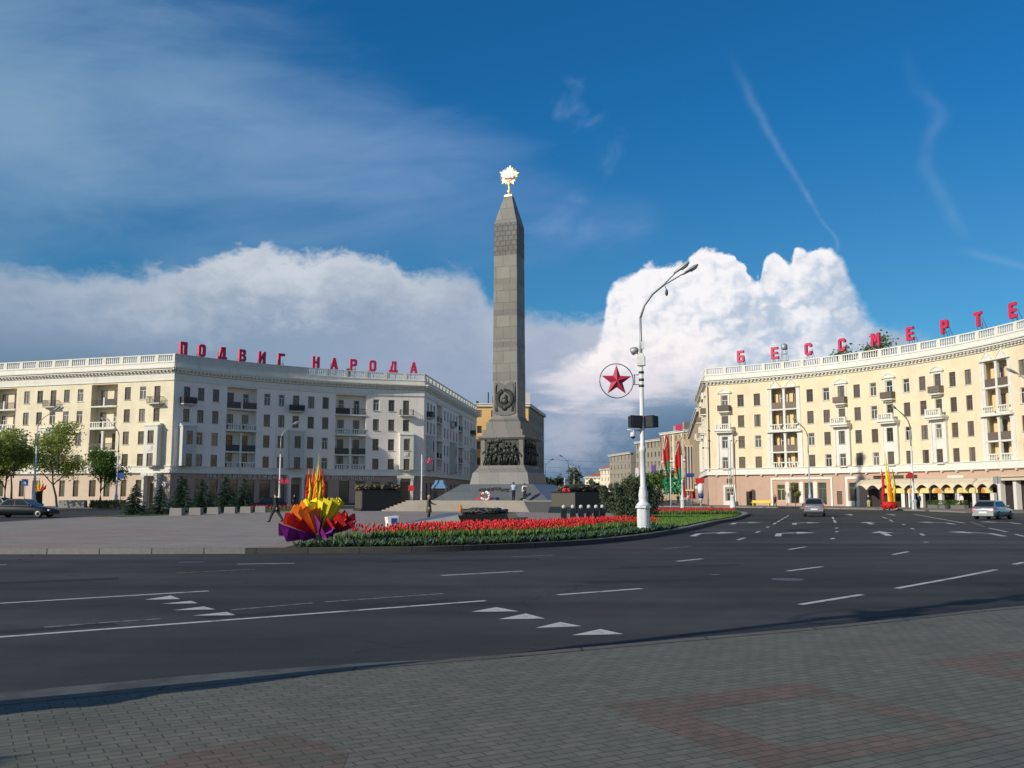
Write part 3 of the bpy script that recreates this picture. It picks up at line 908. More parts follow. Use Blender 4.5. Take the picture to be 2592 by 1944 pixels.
# repaired strips in the asphalt
for pts in ([(-4.2, 13.42), (-3.1, 14.18), (-3.25, 14.42), (-4.4, 13.62)], [(-2.4, 14.66), (-.9, 15.70), (-1.05, 15.95), (-2.6, 14.9)], [(-7.5, 11.2), (-5.2, 12.8), (-5.35, 13.0), (-7.7, 11.42)], [(1.5, 18.6), (4.2, 19.4), (4.1, 20.0), (1.4, 19.2)],
            [(2.6, 22.5), (5.6, 23.4), (5.5, 23.9), (2.5, 23.1)], [(8.5, 16.3), (11.5, 18.2), (11.2, 18.8), (8.3, 17.0)], [(-11.5, 17.5), (-8.0, 19.6), (-8.2, 20.1), (-11.8, 18.1)], [(13.2, 45), (14.2, 45.2), (14.5, 48.5), (13.5, 48.3)], [(-3.5, 24.6), (.8, 25.6), (.7, 26.1), (-3.6, 25.2)]):
    mb = MB()
    mb.poly([(*p, 0.002) for p in pts])
    struct('asphalt_patch', mb, 'asphalt_dark', 'dark repaired strip in the asphalt', origin=(*pts[0], 0))
# manhole covers
for x, y in [(5.6, 19.6), (-8.2, 24.6), (18.9, 63.0)]:
    mb = MB()
    mb.poly([(x + 0.33 * cos(2 * pi * k / 18), y + 0.33 * sin(2 * pi * k / 18), 0.004) for k in range(18)])
    struct('manhole_cover', mb, 'dark_steel', 'round iron manhole cover in the asphalt', origin=(x, y, 0))


# ------------------------------------------------------------------ buildings
ROWS = [17.4, 14.15, 10.9, 7.65]
WH, WW = 1.87, 1.05


class Arc:
    """facade frame on the circle: s runs left to right seen from the square, d outward"""
    def __init__(s, a0, a1):
        s.a0, s.L = a0, R(a1 - a0) * RR
        s.step = 1.6

    def S(s, a): return R(a - s.a0) * RR
    def ang(s, q): return s.a0 + math.degrees(q / RR)
    def P(s, q, d, z):
        a = R(s.ang(q))
        r = RR - d
        return (CX + r * sin(a), CY + r * cos(a), z)
    def rz(s, q): return -R(s.ang(q))


class Flat:
    def __init__(s, p0, p1):
        """p0 -> p1 left to right seen from outside"""
        s.p0 = Vector(p0)
        v = Vector(p1) - s.p0
        s.L = v.length
        s.u = v.normalized()
        s.n = Vector((s.u.y, -s.u.x))
        s.step = 6.0

    def P(s, q, d, z):
        p = s.p0 + s.u * q + s.n * d
        return (p.x, p.y, z)
    def rz(s, q): return math.atan2(s.u.y, s.u.x)


def fbox(mb, s0, s1, d0, d1, z0, z1, step=None):
    """box in facade coordinates, bent along the facade"""
    n = max(1, int(math.ceil((s1 - s0) / (step or 1.7))))
    for k in range(n):
        a, b = s0 + (s1 - s0) * k / n, s0 + (s1 - s0) * (k + 1) / n
        c = [(a, d0, z0), (b, d0, z0), (b, d1, z0), (a, d1, z0), (a, d0, z1), (b, d0, z1), (b, d1, z1), (a, d1, z1)]
        # d grows towards the viewer, so swap to keep the winding outward
        i = [mb.pt(c[q]) for q in (3, 2, 1, 0, 7, 6, 5, 4)]
        mb.face((i[3], i[2], i[1], i[0])); mb.face((i[4], i[5], i[6], i[7]))
        mb.face((i[0], i[1], i[5], i[4])); mb.face((i[2], i[3], i[7], i[6]))
        if k == n - 1: mb.face((i[1], i[2], i[6], i[5]))
        if k == 0: mb.face((i[3], i[0], i[4], i[7]))


def wallgrid(mb, s0, s1, z0, z1, ops, step):
    S = {s0, s1}; Z = {z0, z1}
    for o in ops:
        S.update((max(s0, o[0]), min(s1, o[1]))); Z.update((max(z0, o[2]), min(z1, o[3])))
    S = sorted(S); Z = sorted(Z)
    SS = [S[0]]
    for a, b in zip(S, S[1:]):
        n = max(1, int(math.ceil((b - a) / step)))
        SS += [a + (b - a) * k / n for k in range(1, n + 1)]
    for a, b in zip(SS, SS[1:]):
        if b - a < 1e-6: continue
        zs = None
        for c, d in zip(Z, Z[1:]):
            m, k = (a + b) / 2, (c + d) / 2
            if any(o[0] < m < o[1] and o[2] < k < o[3] for o in ops):
                if zs is not None:
                    mb.poly([(a, 0, zs), (b, 0, zs), (b, 0, c), (a, 0, c)]); zs = None
            elif zs is None:
                zs = c
        if zs is not None:
            mb.poly([(a, 0, zs), (b, 0, zs), (b, 0, Z[-1]), (a, 0, Z[-1])])
    for a, b, c, d, e in ops:
        mb.poly([(a, 0, c), (a, 0, d), (a, -e, d), (a, -e, c)])
        mb.poly([(b, 0, d), (b, 0, c), (b, -e, c), (b, -e, d)])
        mb.poly([(a, 0, d), (b, 0, d), (b, -e, d), (a, -e, d)])
        mb.poly([(b, 0, c), (a, 0, c), (a, -e, c), (b, -e, c)])


# one window of each kind (local: x along the wall, -y outward, origin at the opening's bottom centre on the wall plane)
PROTO = {}


def win_meshes(kind, w, h, frame, door=False):
    key = (kind, round(w, 2), round(h, 2), frame)
    if key in PROTO: return PROTO[key]
    f = MB(); y0, y1 = 0.10, 0.17
    t = 0.07
    f.box(-w / 2, -w / 2 + t, y0, y1, 0, h); f.box(w / 2 - t, w / 2, y0, y1, 0, h)
    f.box(-w / 2 + t, w / 2 - t, y0, y1, 0, t); f.box(-w / 2 + t, w / 2 - t, y0, y1, h - t, h)
    f.box(-0.035, 0.035, y0 + .005, y1, t, h * 0.68)
    f.box(-w / 2 + t, w / 2 - t, y0 + .003, y1, h * 0.68, h * 0.68 + 0.06)
    if w > 1.3:
        f.box(-0.03, 0.03, y0 + .005, y1, h * .68 + .06, h - t)
    g = MB(); g.poly([(-w / 2, 0.145, 0), (w / 2, 0.145, 0), (w / 2, 0.145, h), (-w / 2, 0.145, h)])
    s = MB(); s.box(-w / 2 - 0.08, w / 2 + 0.08, -0.10, 0.10, -0.07, -0.002)
    out = []
    for mb, nm, m in ((f, 'window_frame', frame), (g, 'pane', 'glass'), (s, 'sill', 'trim_grey')):
        me = bpy.data.meshes.new(nm)
        me.from_pydata(mb.v, [], mb.f); me.materials.append(M[m]); me.update()
        out.append(me)
    PROTO[key] = out
    return out


def put_window(root, fr, s, d, z, w=WW, h=WH, frame='wf_brown', name='window', sill=True):
    ms = win_meshes(name, w, h, frame)
    p = Vector(fr.P(s, d, z)) - wloc(root)
    o = bpy.data.objects.new(name, ms[0]); o.parent = root
    o.location = p; o.rotation_euler = (0, 0, fr.rz(s))
    COL.objects.link(o)
    q = bpy.data.objects.new('pane', ms[1]); q.parent = o; COL.objects.link(q)
    if sill:
        q = bpy.data.objects.new('sill', ms[2]); q.parent = o; COL.objects.link(q)
    return o


def baluster_run(mb, s0, s1, d0, d1, z0, z1, post=3.2, pitch=0.34, end_posts=True):
    """stone balustrade: rails, posts and square balusters"""
    fbox(mb, s0, s1, d0 - .02, d1 + .02, z1 - 0.16, z1)
    fbox(mb, s0, s1, d0, d1, z0, z0 + 0.14)
    n = max(1, int(round((s1 - s0) / post)))
    for k in range(n + 1):
        c = s0 + (s1 - s0) * k / n
        if (k in (0, n)) and not end_posts: continue
        fbox(mb, max(s0, c - 0.27), min(s1, c + 0.27), d0 - .05, d1 + .05, z0 - 0.003, z1 - 0.003)
    for k in range(n):
        a = s0 + (s1 - s0) * k / n + .27; b = s0 + (s1 - s0) * (k + 1) / n - .27
        m = max(1, int((b - a) / pitch))
        dm = (d0 + d1) / 2
        for q in range(m):
            c = a + (b - a) * (q + .5) / m
            zz = [(z0 + .14, .055), (z0 + .14 + (z1 - z0 - .3) * .35, .095), (z1 - .3, .05), (z1 - .16, .07)]
            for (za, ra), (zb, rb) in zip(zz, zz[1:]):
                i = [mb.pt((c + u * r, dm + v * r, z)) for z, r in ((za, ra), (zb, rb)) for u, v in ((-1, -1), (1, -1), (1, 1), (-1, 1))]
                for e in range(4):
                    mb.face((i[e], i[4 + e], i[4 + (e + 1) % 4], i[(e + 1) % 4]))


def rail(mb, s0, s1, dd, z, h=0.95, solid=False):
    """balcony railing on three sides"""
    for a, b, c, d in ((s0, s1, dd - .04, dd), (s0, s0 + .04, 0, dd - .04), (s1 - .04, s1, 0, dd - .04)):
        fbox(mb, a, b, c, d, z + h - .05, z + h)
        if solid:
            fbox(mb, a, b, c + .005, d - .005, z + .08, z + h - .05)
        else:
            fbox(mb, a, b, c, d, z + .05, z + .10)
            if b - a > .1:
                n = int((b - a) / .12)
                for k in range(n):
                    x = a + (b - a) * (k + .5) / n
                    fbox(mb, x - .012, x + .012, c + .01, d - .01, z + .1, z + h - .05)
            else:
                n = int((d - c) / .12)
                for k in range(n):
                    x = c + (d - c) * (k + .5) / n
                    fbox(mb, a + .01, b - .01, x - .012, x + .012, z + .1, z + h - .05)


def pediment(mb, s0, s1, d0, d1, z, h, twin=False):
    spans = [(s0, (s0 + s1) / 2), ((s0 + s1) / 2, s1)] if twin else [(s0, s1)]
    fbox(mb, s0 - .12, s1 + .12, d0, d1 + .06, z, z + .14)
    for a, b in spans:
        m = (a + b) / 2
        lo = .16 * (b - a) if twin else 0.0
        for p, q, zp, zq in ((a + lo, m, z + .14, z + .14 + h), (m, b - lo, z + .14 + h, z + .14)):
            c = [(p, d0, zp), (q, d0, zq), (q, d1 + .05, zq), (p, d1 + .05, zp), (p, d0, zp + .16), (q, d0, zq + .16), (q, d1 + .05, zq + .16), (p, d1 + .05, zp + .16)]
            mb.hexa(c)
        mb.slab([(a + lo, z + .14), (b - lo, z + .14), (m, z + .14 + h)], lambda x, y, d: (x, d, y), d0, d1 - .03)


def facade(root, fr, cols, style, s_end=None, detail=True, wall='cream', ground=None, parapet=None, seed=1):
    """cols: ('w', s) windows, ('d', s) bay with balcony, ('L', s0, s1) double loggia"""
    rnd = random.Random(seed)
    L = s_end or fr.L
    grey = style == 'west'
    ztop = 18.15 if grey else 19.2
    ops, gops = [], []
    w = MB(fr.P); tr = MB(fr.P)
    lo_w = MB(fr.P)
    wins = []
    for c in cols:
        if c[0] in 'wd':
            for r, zt in enumerate(ROWS):
                if c[0] == 'd' and r >= 2:
                    continue
                zb = zt - WH
                if c[0] == 'd' and r == 0: zb = 14.98
                ops.append((c[1] - WW / 2, c[1] + WW / 2, zb, zt, .17))
                wins.append((c[1], 0, zb, WW, zt - zb, 'balcony_door' if zt - zb > 2 else 'window'))
        else:
            ops.append((c[1], c[2], 5.75, 17.95, 1.35))
    wallgrid(w, 0, L, 5.0, ztop, ops, fr.step)
    w.build('wall', wall, root)
    # mouldings
    fbox(tr, -.04, L + .04, 0, .22, 5.02, 5.42); fbox(tr, -.1, L + .1, 0, .38, 4.86, 5.02)
    fbox(tr, -.02, L + .02, 0, .10, 5.42, 5.78); fbox(tr, -.06, L + .06, 0, .20, 5.78, 5.90)
    tr.build('belt_course', 'trim', root)
    tr = MB(fr.P)
    if grey:
        fbox(tr, -.03, L + .03, 0, .14, 18.15, 18.27); fbox(tr, -.02, L + .02, 0, .05, 18.27, 19.15)
    fbox(tr, -.15, L + .15, 0, .16, 19.20, 19.42)
    n = int(L / .62)
    for k in range(n):
        c = L * (k + .5) / n
        fbox(tr, c - .17, c + .17, .16, .48, 19.42, 19.62)
    fbox(tr, -.3, L + .3, 0, .16, 19.42, 19.62)
    fbox(tr, -.55, L + .55, 0, .62, 19.62, 19.86); fbox(tr, -.7, L + .7, 0, .80, 19.86, 20.04)
    fbox(tr, -.1, L + .1, -.4, .22, 20.04, 20.72); fbox(tr, -.16, L + .16, -.45, .30, 20.72, 20.84)
    tr.build('cornice', 'trim', root)
    # parapet
    top = 22.0
    pr = MB(fr.P)
    b0 = 0.0
    if parapet:
        fbox(pr, -.05, parapet, -.30, .12, 20.84, top - .14); fbox(pr, -.1, parapet, -.36, .18, top - .14, top)
        pr.build('parapet', 'trim_grey', root)
        b0 = parapet
    bl = MB(fr.P)
    baluster_run(bl, b0 - (0 if parapet else .05), L + .05, -.18, .10, 20.84, top)
    bl.build('balustrade', 'trim', root)
    # ground floor
    for gp in (ground or []):
        gops.append((gp[0], gp[1], gp[2], gp[3], .22))
    gf = MB(fr.P)
    wallgrid(gf, 0, L, 0.0, 5.0, gops, fr.step)
    gf.build('ground_floor', ('rose_lit' if wall == 'cream2' else 'stone_rose') if grey else 'rose', root)
    sf = None
    for gp in (ground or []):
        a, b, c, d = gp[:4]
        kindn = gp[4] if len(gp) > 4 else 'shop_window'
        p = MB(fr.P)
        if kindn == 'door':
            fbox(p, a, b, -.21, -.14, c, d)
            o = p.build('door', gp[5] if len(gp) > 5 else 'wf_brown', root)
        else:
            t = .07
            fm = gp[5] if len(gp) > 5 else 'wf_brown'
            fbox(p, a, a + t, -.2, -.12, c, d); fbox(p, b - t, b, -.2, -.12, c, d); fbox(p, a + t, b - t, -.2, -.12, c, c + t); fbox(p, a + t, b - t, -.2, -.12, d - t, d)
            fbox(p, a + t, b - t, -.195, -.125, c + (d - c) * .7, c + (d - c) * .7 + .07)
            m = (a + b) / 2
            fbox(p, m - .03, m + .03, -.195, -.127, c + t, c + (d - c) * .7)
            o = p.build(kindn, fm, root)
            q = MB(fr.P)
            n = max(1, int((b - a) / 1.7) + 1)
            for k in range(n):
                x0, x1 = a + (b - a) * k / n, a + (b - a) * (k + 1) / n
                q.poly([(x0, -.16, c), (x1, -.16, c), (x1, -.16, d), (x0, -.16, d)])
            q.build('pane', 'shop_glass', o)
    # bays
    for c in cols:
        if c[0] == 'd':
            s = c[1]
            bw, bd = (1.15, 1.05) if grey else (1.3, .30)
            zt = 11.55
            bay = MB(fr.P)
            front = Proj(fr, bd)
            bo = [(s - WW / 2, s + WW / 2, z - WH, z, .17) for z in ROWS[2:]]
            bay2 = MB(front.P)
            wallgrid(bay2, s - bw, s + bw, 5.9, zt, bo, 3.0)
            bay2.v = bay2.v
            for sgn in (-1, 1):
                x = s + sgn * bw
                bay.poly([(x, 0, 5.9), (x, bd, 5.9), (x, bd, zt), (x, 0, zt)][::sgn])
            bay.poly([(s - bw, 0, zt), (s - bw, bd, zt), (s + bw, bd, zt), (s + bw, 0, zt)])
            # merge front into the same mesh
            off = len(bay.v)
            bay.v += bay2.v
            for f in bay2.f: bay.face([i + off for i in f])
            # cap, square tablet, pilaster strips
            fbox(bay, s - bw - .1, s + bw + .1, 0, bd + .1, zt, zt + .16)
            if grey:
                fbox(bay, s - .36, s + .36, bd, bd + .05, 8.05, 8.80); fbox(bay, s - .22, s + .22, bd + .05, bd + .09, 8.2, 8.65)
                fbox(bay, s - .42, s + .42, bd, bd + .04, 11.0, 11.12)
            else:
                fbox(bay, s - bw, s - bw + .30, bd, bd + .10, 5.95, zt); fbox(bay, s + bw - .30, s + bw, bd, bd + .10, 5.95, zt)
                fbox(bay, s - bw - .28, s + bw + .28, 0, bd + .95, zt + .16, zt + .36)
                fbox(bay, s - bw - .15, s + bw + .15, 0, bd + .75, zt - .1, zt + .155)
            bay.build('bay', 'trim' if not grey or c[2:] == ('white',) else wall_bay(wall), root)  # shade put into the colour: bays greyed on the shaded front, white where sunlit
            for z in ROWS[2:]:
                wins.append((s, bd, z - WH, WW, WH, 'window'))
            if grey:
                # top balcony with dark railing
                b = MB(fr.P)
                fbox(b, s - 1.15, s + 1.15, 0, 1.0, 14.72, 14.88); fbox(b, s - .8, s + .8, 0, .55, 14.50, 14.72)
                bo_ = b.build('balcony', 'trim_grey', root)
                r = MB(fr.P); rail(r, s - 1.12, s + 1.12, .97, 14.88, .95, rnd.random() < .5)
                r.build('railing', 'rail', bo_)
                if c[2:] == ('white',) or True:
                    p = MB(fr.P); fbox(p, s - bw - .05, s + bw + .05, 0, bd * .6, zt + .16, zt + .42)
                    p.build('bay_cap', 'trim', root)
            else:
                b = MB(fr.P)
                fbox(b, s - 1.0, s + 1.0, 0, .85, 14.68, 14.86); fbox(b, s - .6, s + .6, 0, .45, 14.45, 14.68)
                bo_ = b.build('balcony', 'trim', root)
                r = MB(fr.P); rail(r, s - .97, s + .97, .83, 14.86, .95, True)
                r.build('railing', 'rail_brown', bo_)
                b = MB(fr.P)
                baluster_run(b, s - 1.3, s + 1.3, .98, 1.14, 11.91, 12.85, post=9)
                b.build('balcony_balustrade', 'trim', root)
                p = MB(fr.P)
                fbox(p, s - .85, s - .6, 0, .10, 14.9, 17.75); fbox(p, s + .6, s + .85, 0, .10, 14.9, 17.75)
                fbox(p, s - .85, s - .6, 0, .08, 12.0, 14.4); fbox(p, s + .6, s + .85, 0, .08, 12.0, 14.4)
                fbox(p, s - .85, s + .85, 0, .09, 17.45, 17.75)
                pediment(p, s - 1.05, s + 1.05, 0, .22, 17.75, .5)
                p.build('pediment', 'trim', root)
        elif c[0] == 'L':
            a, b = c[1], c[2]
            m = (a + b) / 2
            bk = MB(fr.P)
            n = 3
            for k in range(n):
                x0, x1 = a + (b - a) * k / n, a + (b - a) * (k + 1) / n
                bk.poly([(x0, -1.34, 5.75), (x1, -1.34, 5.75), (x1, -1.34, 17.95), (x0, -1.34, 17.95)])
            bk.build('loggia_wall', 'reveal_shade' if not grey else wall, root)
            for z in (14.75, 11.45, 8.25):
                fl = MB(fr.P)
                fbox(fl, a, b, -1.33, .12 if z != 11.45 else .45, z - .18, z + .04)
                lg = fl.build('loggia_floor', 'trim', root)
            pl = MB(fr.P)
            # columns
            for x in (a + .18, m, b - .18):
                for z0, z1 in ((5.75, 11.1), (11.6, 17.95)):
                    if grey and (z0 > 10 or x != m): continue
                    rr = .19 if not grey else .17
                    fbox(pl, x - rr, x + rr, -.30, .05, z0 + .35, z1 - .25)
                    fbox(pl, x - rr - .07, x + rr + .07, -.34, .10, z0, z0 + .35); fbox(pl, x - rr - .06, x + rr + .06, -.33, .09, z1 - .25, z1)
                    pl.build('loggia_column', 'trim', root)
                    pl = MB(fr.P)
            if grey:
                for za, zb in ((14.79, 16.0), (11.5, 12.5)):
                    pl = MB(fr.P); fbox(pl, m - .13, m + .13, -.25, .05, za, zb); pl.build('loggia_post', 'trim', root)
            hp = .22
            for z, kind in ((14.79, 'r'), (11.49, 'b'), (8.29, 'r'), (5.75, 'b')):
                r = MB(fr.P)
                for x0, x1 in ((a + .02, m - .2), (m + .2, b - .02)):
                    if kind == 'r':
                        fbox(r, x0, x1, -.02, .03, z + .05, z + .98) if (not grey or rnd.random() < .7) else (fbox(r, x0, x1, -.02, .03, z + .9, z + .98), [fbox(r, x0 + (x1 - x0) * (k + .5) / 16 - .015, x0 + (x1 - x0) * (k + .5) / 16 + .015, -.01, .02, z, z + .9) for k in range(16)])
                    else:
                        d = .0 if z > 11 and grey else .0
                        zz0 = z
                        baluster_run(r, x0, x1, -.08 + (.32 if not grey and z > 11 else 0), .08 + (.32 if not grey and z > 11 else 0), zz0, zz0 + .95, post=9, end_posts=False)
                r.build('loggia_railing' if kind == 'r' else 'loggia_balustrade', ('rail' if grey else 'rail_brown') if kind == 'r' else 'trim', lg)
            if not grey:
                p = MB(fr.P)
                pediment(p, a - .15, b + .15, 0, .30, 17.95, .95, twin=True)
                fbox(p, a - .45, b + .45, 0, .5, 11.2, 11.46)
                fbox(p, a - .48, a, 0, .12, 5.9, 11.2); fbox(p, b, b + .48, 0, .12, 5.9, 11.2)
                fbox(p, a - .25, a, 0, .10, 11.7, 17.94); fbox(p, b, b + .25, 0, .10, 11.7, 17.94)
                p.build('loggia_surround', 'trim', root)
                for x in (a + (m - a) * .36, m + (b - m) * .36):
                    for z in (14.85, 11.6, 8.35, 5.95):
                        oc = MB(fr.P)
                        fbox(oc, x - .52, x + .12, -1.33, -1.0, z + .3, z + 2.3)
                        oc.build('ochre_panel', 'ochre', root)
            for x in ((a + m) / 2, (m + b) / 2):
                for z in (14.80, 11.5, 8.3, 5.80):
                    dx_ = 0.42 if not grey else 0.0
                    wins.append((x + dx_, -1.33 + .18, z, 1.0, 2.45, 'balcony_door'))
    for s, d, z, ww, hh, nm in wins:
        fm = 'wf_white' if rnd.random() < .24 else 'wf_brown'
        if detail:
            put_window(root, fr, s, d, z, ww, hh, fm, nm, sill=(nm == 'window'))
    if not detail:
        a = MB(fr.P)
        for s, d, z, ww, hh, nm in wins:
            a.mat(0); a.poly([(s - ww / 2, d - .145, z), (s + ww / 2, d - .145, z), (s + ww / 2, d - .145, z + hh), (s - ww / 2, d - .145, z + hh)])
            a.mat(1); fbox(a, s - ww / 2, s - ww / 2 + .07, d - .14, d - .1, z, z + hh); fbox(a, s + ww / 2 - .07, s + ww / 2, d - .14, d - .1, z, z + hh)
            fbox(a, s - .03, s + .03, d - .14, d - .1, z, z + hh); fbox(a, s - ww / 2, s + ww / 2, d - .14, d - .1, z + hh * .68, z + hh * .68 + .06)
        a.build('window', ['glass', 'wf_brown'], root, kind='stuff')


def wall_bay(w): return 'trim_grey' if w == 'pinkish' else 'trim'


class Proj:
    def __init__(s, fr, d):
        s.fr, s.d = fr, d
    def P(s, q, d, z): return s.fr.P(q, d + s.d, z)


def arch_frame(root, fr, s0, s1, z0, z1, t=.35, name='surround', m='trim', d=.12):
    p = MB(fr.P)
    fbox(p, s0, s0 + t, 0, d, z0, z1); fbox(p, s1 - t, s1, 0, d, z0, z1); fbox(p, s0 + t, s1 - t, 0, d, z1 - t, z1)
    p.build(name, m, root)


# --- west house: lit flat front, shaded curved front, flank up the avenue
A0, A1 = -54.0, -14.2
arcW = Arc(A0, A1)
pA = Vector(circ(RR, A0)); pB = Vector(circ(RR, A1))
uW = Vector((-0.951, 0.306))
LW = 37.0
pE = pA + uW * LW
flatW = Flat(pE, pA)
uF = Vector((0.114, 0.993)).normalized()
LF = 58.0
pD = pB + uF * LF
flankW = Flat(pB, pD)
hw = thing('apartment_house', 'grey and cream five storey house with a shaded concave front and two roof words', 'building', (pA.x, pA.y, 0))
S = arcW.S
colsA = [('d', S(-51.9)), ('w', S(-49.7)), ('w', S(-47.36)), ('L', S(-45.6), S(-40.9)), ('w', S(-39.25)), ('w', S(-36.97)), ('d', S(-34.7)), ('w', S(-32.3)), ('w', S(-30.0)),
         ('L', S(-28.4), S(-23.5)), ('w', S(-21.9)), ('w', S(-19.43)), ('d', S(-17.09), 'white')]
gA = [(S(-52.9), S(-51.3), .0, 4.0, 'door'), (S(-50.2), S(-48.9), .6, 4.0), (S(-47.9), S(-46.6), .6, 4.0), (S(-45.2), S(-43.5), .5, 4.0), (S(-42.6), S(-40.9), .5, 4.0), (S(-40.1), S(-38.4), .5, 4.0), (S(-37.6), S(-36.2), .5, 4.0),
      (S(-35.4), S(-33.9), .0, 3.4, 'door', 'wf_brown'), (S(-32.9), S(-31.5), .5, 4.0), (S(-30.6), S(-29.3), .5, 4.0), (S(-27.6), S(-26.0), .5, 4.0), (S(-25.0), S(-23.4), .5, 4.0), (S(-22.4), S(-21.1), .6, 3.9), (S(-19.9), S(-18.9), 1.4, 3.9, 'window'),
      (S(-17.9), S(-16.5), .0, 3.9, 'door')]
facade(hw, arcW, colsA, 'west', wall='pinkish', ground=gA, parapet=S(-33.2), seed=3)
q = lambda x: LW - x                      # distance from the corner -> along the frame
colsF = [('d', q(2.85), 'white'), ('w', q(5.35)), ('w', q(8.0)), ('L', q(14.5), q(9.8)), ('w', q(16.5)), ('w', q(19.0)), ('d', q(21.5)), ('w', q(24.0)), ('w', q(26.5)), ('L', q(33.2), q(28.5)), ('w', q(35.2))][::-1]
gF = [(q(3.5), q(2.2), 0, 3.4, 'door'), (q(5.9), q(4.8), 1.5, 3.9, 'window'), (q(8.5), q(7.5), 1.5, 3.9, 'window'), (q(11.5), q(10.4), 1.5, 3.9, 'window'), (q(14.1), q(12.9), 1.5, 3.9, 'window'), (q(17), q(16), 1.5, 3.9, 'window'),
      (q(19.5), q(18.5), 1.5, 3.9, 'window'), (q(24.5), q(23.5), 1.5, 3.9, 'window'), (q(27), q(26), 1.5, 3.9, 'window'), (q(31), q(30), 1.5, 3.9, 'window')][::-1]
facade(hw, flatW, colsF, 'west', wall='cream2', ground=gF, seed=5)
for fr_, s_ in ((arcW, S(-17.2)), (arcW, S(-34.65)), (flatW, q(2.85))):
    for e in (-1.1, 1.1):
        p = MB(fr_.P)
        fbox(p, s_ + e - .24, s_ + e + .24, .02, 1.0, 0, .5); fbox(p, s_ + e - .18, s_ + e + .18, .05, .95, .5, 4.2); fbox(p, s_ + e - .25, s_ + e + .25, .02, 1.02, 4.2, 4.45)
        p.build('porch_column', 'trim', hw)
    p = MB(fr_.P)
    fbox(p, s_ - 1.4, s_ + 1.4, .0, 1.08, 4.45, 4.86)
    p.build('porch', 'trim', hw)
p = MB(arcW.P)
for gp in gA:
    if gp[2] > .3: fbox(p, gp[0] - .15, gp[1] + .15, .0, .07, gp[2] - .5, gp[2])
fbox(p, 0, S(-36), 0, .05, 0, .45); fbox(p, S(-33.4), S(-18.3), 0, .05, 0, .45)
p.build('base_course', 'brown_granite', hw)
p = MB(arcW.P)
fbox(p, .35, .47, .02, .14, 5.9, 11.4)
p.build('downpipe', 'white', hw)
colsK = [('d', 3.3), ('w', 6), ('w', 8.8), ('L', 11.2, 16), ('w', 19), ('w', 22.2), ('d', 25.4), ('w', 28.7), ('w', 32), ('L', 34.2, 39), ('w', 42.5), ('w', 46), ('d', 50.3), ('w', 54.5)]
gK = [(x, x + 1.5, .6, 3.8) for x in (2, 5.5, 9, 13, 17, 21, 25, 29, 33, 37, 41, 45, 49, 53)]
facade(hw, flankW, colsK, 'west', wall='pinkish', ground=gK, detail=False, seed=9)
# body behind the fronts
bk = Vector((uW.y, -uW.x)) * 1.0
nW = Vector((0.306, 0.951))
body = [tuple(pE), tuple(pA)] + [circ(RR + .01, A0 + (A1 - A0) * k / 24) for k in range(1, 24)] + [tuple(pB), tuple(pD), (pD.x - 15, pD.y + 2), (pB.x - 17, pB.y + 16), (pA.x - 3, pA.y + 18), (pE.x + nW.x * 15, pE.y + nW.y * 15)]
g = MB()
g.poly([(x, y, 20.78) for x, y in body])
g.build('roof', 'roof', hw)
g = MB()
bb = body[-4:]
seq = [tuple(pD)] + body[-4:] + [tuple(pE)]
for a, b in zip(seq, seq[1:]):
    g.poly([(*a, 0), (*b, 0), (*b, 20.8), (*a, 20.8)])
g.build('rear_wall', 'pinkish', hw)
g = MB()
g.box(-27.6, -26.9, 156.6, 157.3, 20.8, 22.7)
g.build('roof_vent', 'dark_steel', hw)

# --- east house: sunlit concave front
B0, B1 = 31.3, 96.0
arcE = Arc(B0, B1)
pC = Vector(circ(RR, B0))
he = thing('apartment_house', 'long yellow five storey house with a sunlit concave front and cafe awnings at street level', 'building', (pC.x, pC.y, 0))
S = arcE.S
colsE = []
for a in (36.72, 39.31, 47.64, 50.19, 55.02, 57.56, 62.74, 65.28, 70.01, 72.48, 81.1, 83.6, 88.6, 91.1): colsE.append(('w', S(a)))
for a in (34.2, 52.6, 60.1, 67.7, 86.1): colsE.append(('d', S(a)))
colsE += [('L', S(41.25), S(45.85)), ('L', S(74.75), S(79.15))]
E4 = [(S(42.0), S(43.25), .9, 3.3, 'shop_window', 'ochre'), (S(44.1), S(45.4), .5, 3.55), (S(46.3), S(47.6), .5, 3.55), (S(48.4), S(49.7), .5, 3.55)]
gE = [(S(34.1), S(35.2), .8, 2.75, 'shop_window', 'wf_white'), (S(34.2), S(35.1), 3.5, 4.3, 'window'), (S(37.2), S(38.1), .15, 2.3, 'door', 'glass_dark')] + E4 + \
     [(S(51.3), S(52.1), .4, 2.3, 'door', 'wf_brown'), (S(53.2), S(54.3), .9, 3.5), (S(57), S(59.2), 3.5, 4.4, 'window'), (S(59.8), S(61.7), 3.5, 4.4, 'window'), (S(62.0), S(63.8), 3.5, 4.4, 'window'),
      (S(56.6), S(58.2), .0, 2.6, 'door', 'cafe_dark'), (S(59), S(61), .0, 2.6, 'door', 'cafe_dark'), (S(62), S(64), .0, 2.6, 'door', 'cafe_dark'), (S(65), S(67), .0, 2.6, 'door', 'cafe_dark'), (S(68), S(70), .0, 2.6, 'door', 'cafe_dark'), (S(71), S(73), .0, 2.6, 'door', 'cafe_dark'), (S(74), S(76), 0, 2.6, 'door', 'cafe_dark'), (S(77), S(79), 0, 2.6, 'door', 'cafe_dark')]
facade(he, arcE, colsE, 'east', wall='cream', ground=gE, seed=11)
arch_frame(he, arcE, S(41.1), S(50.7), .15, 4.35, .32)
arch_frame(he, arcE, S(52.7), S(54.85), .15, 4.35, .40)
arch_frame(he, arcE, S(33.65), S(35.65), .15, 3.3, .34)
for a in (43.68, 45.85, 48.0):
    p = MB(arcE.P); fbox(p, S(a) - .3, S(a) + .3, 0, .08, .5, 3.7); p.build('pier', 'trim', he)
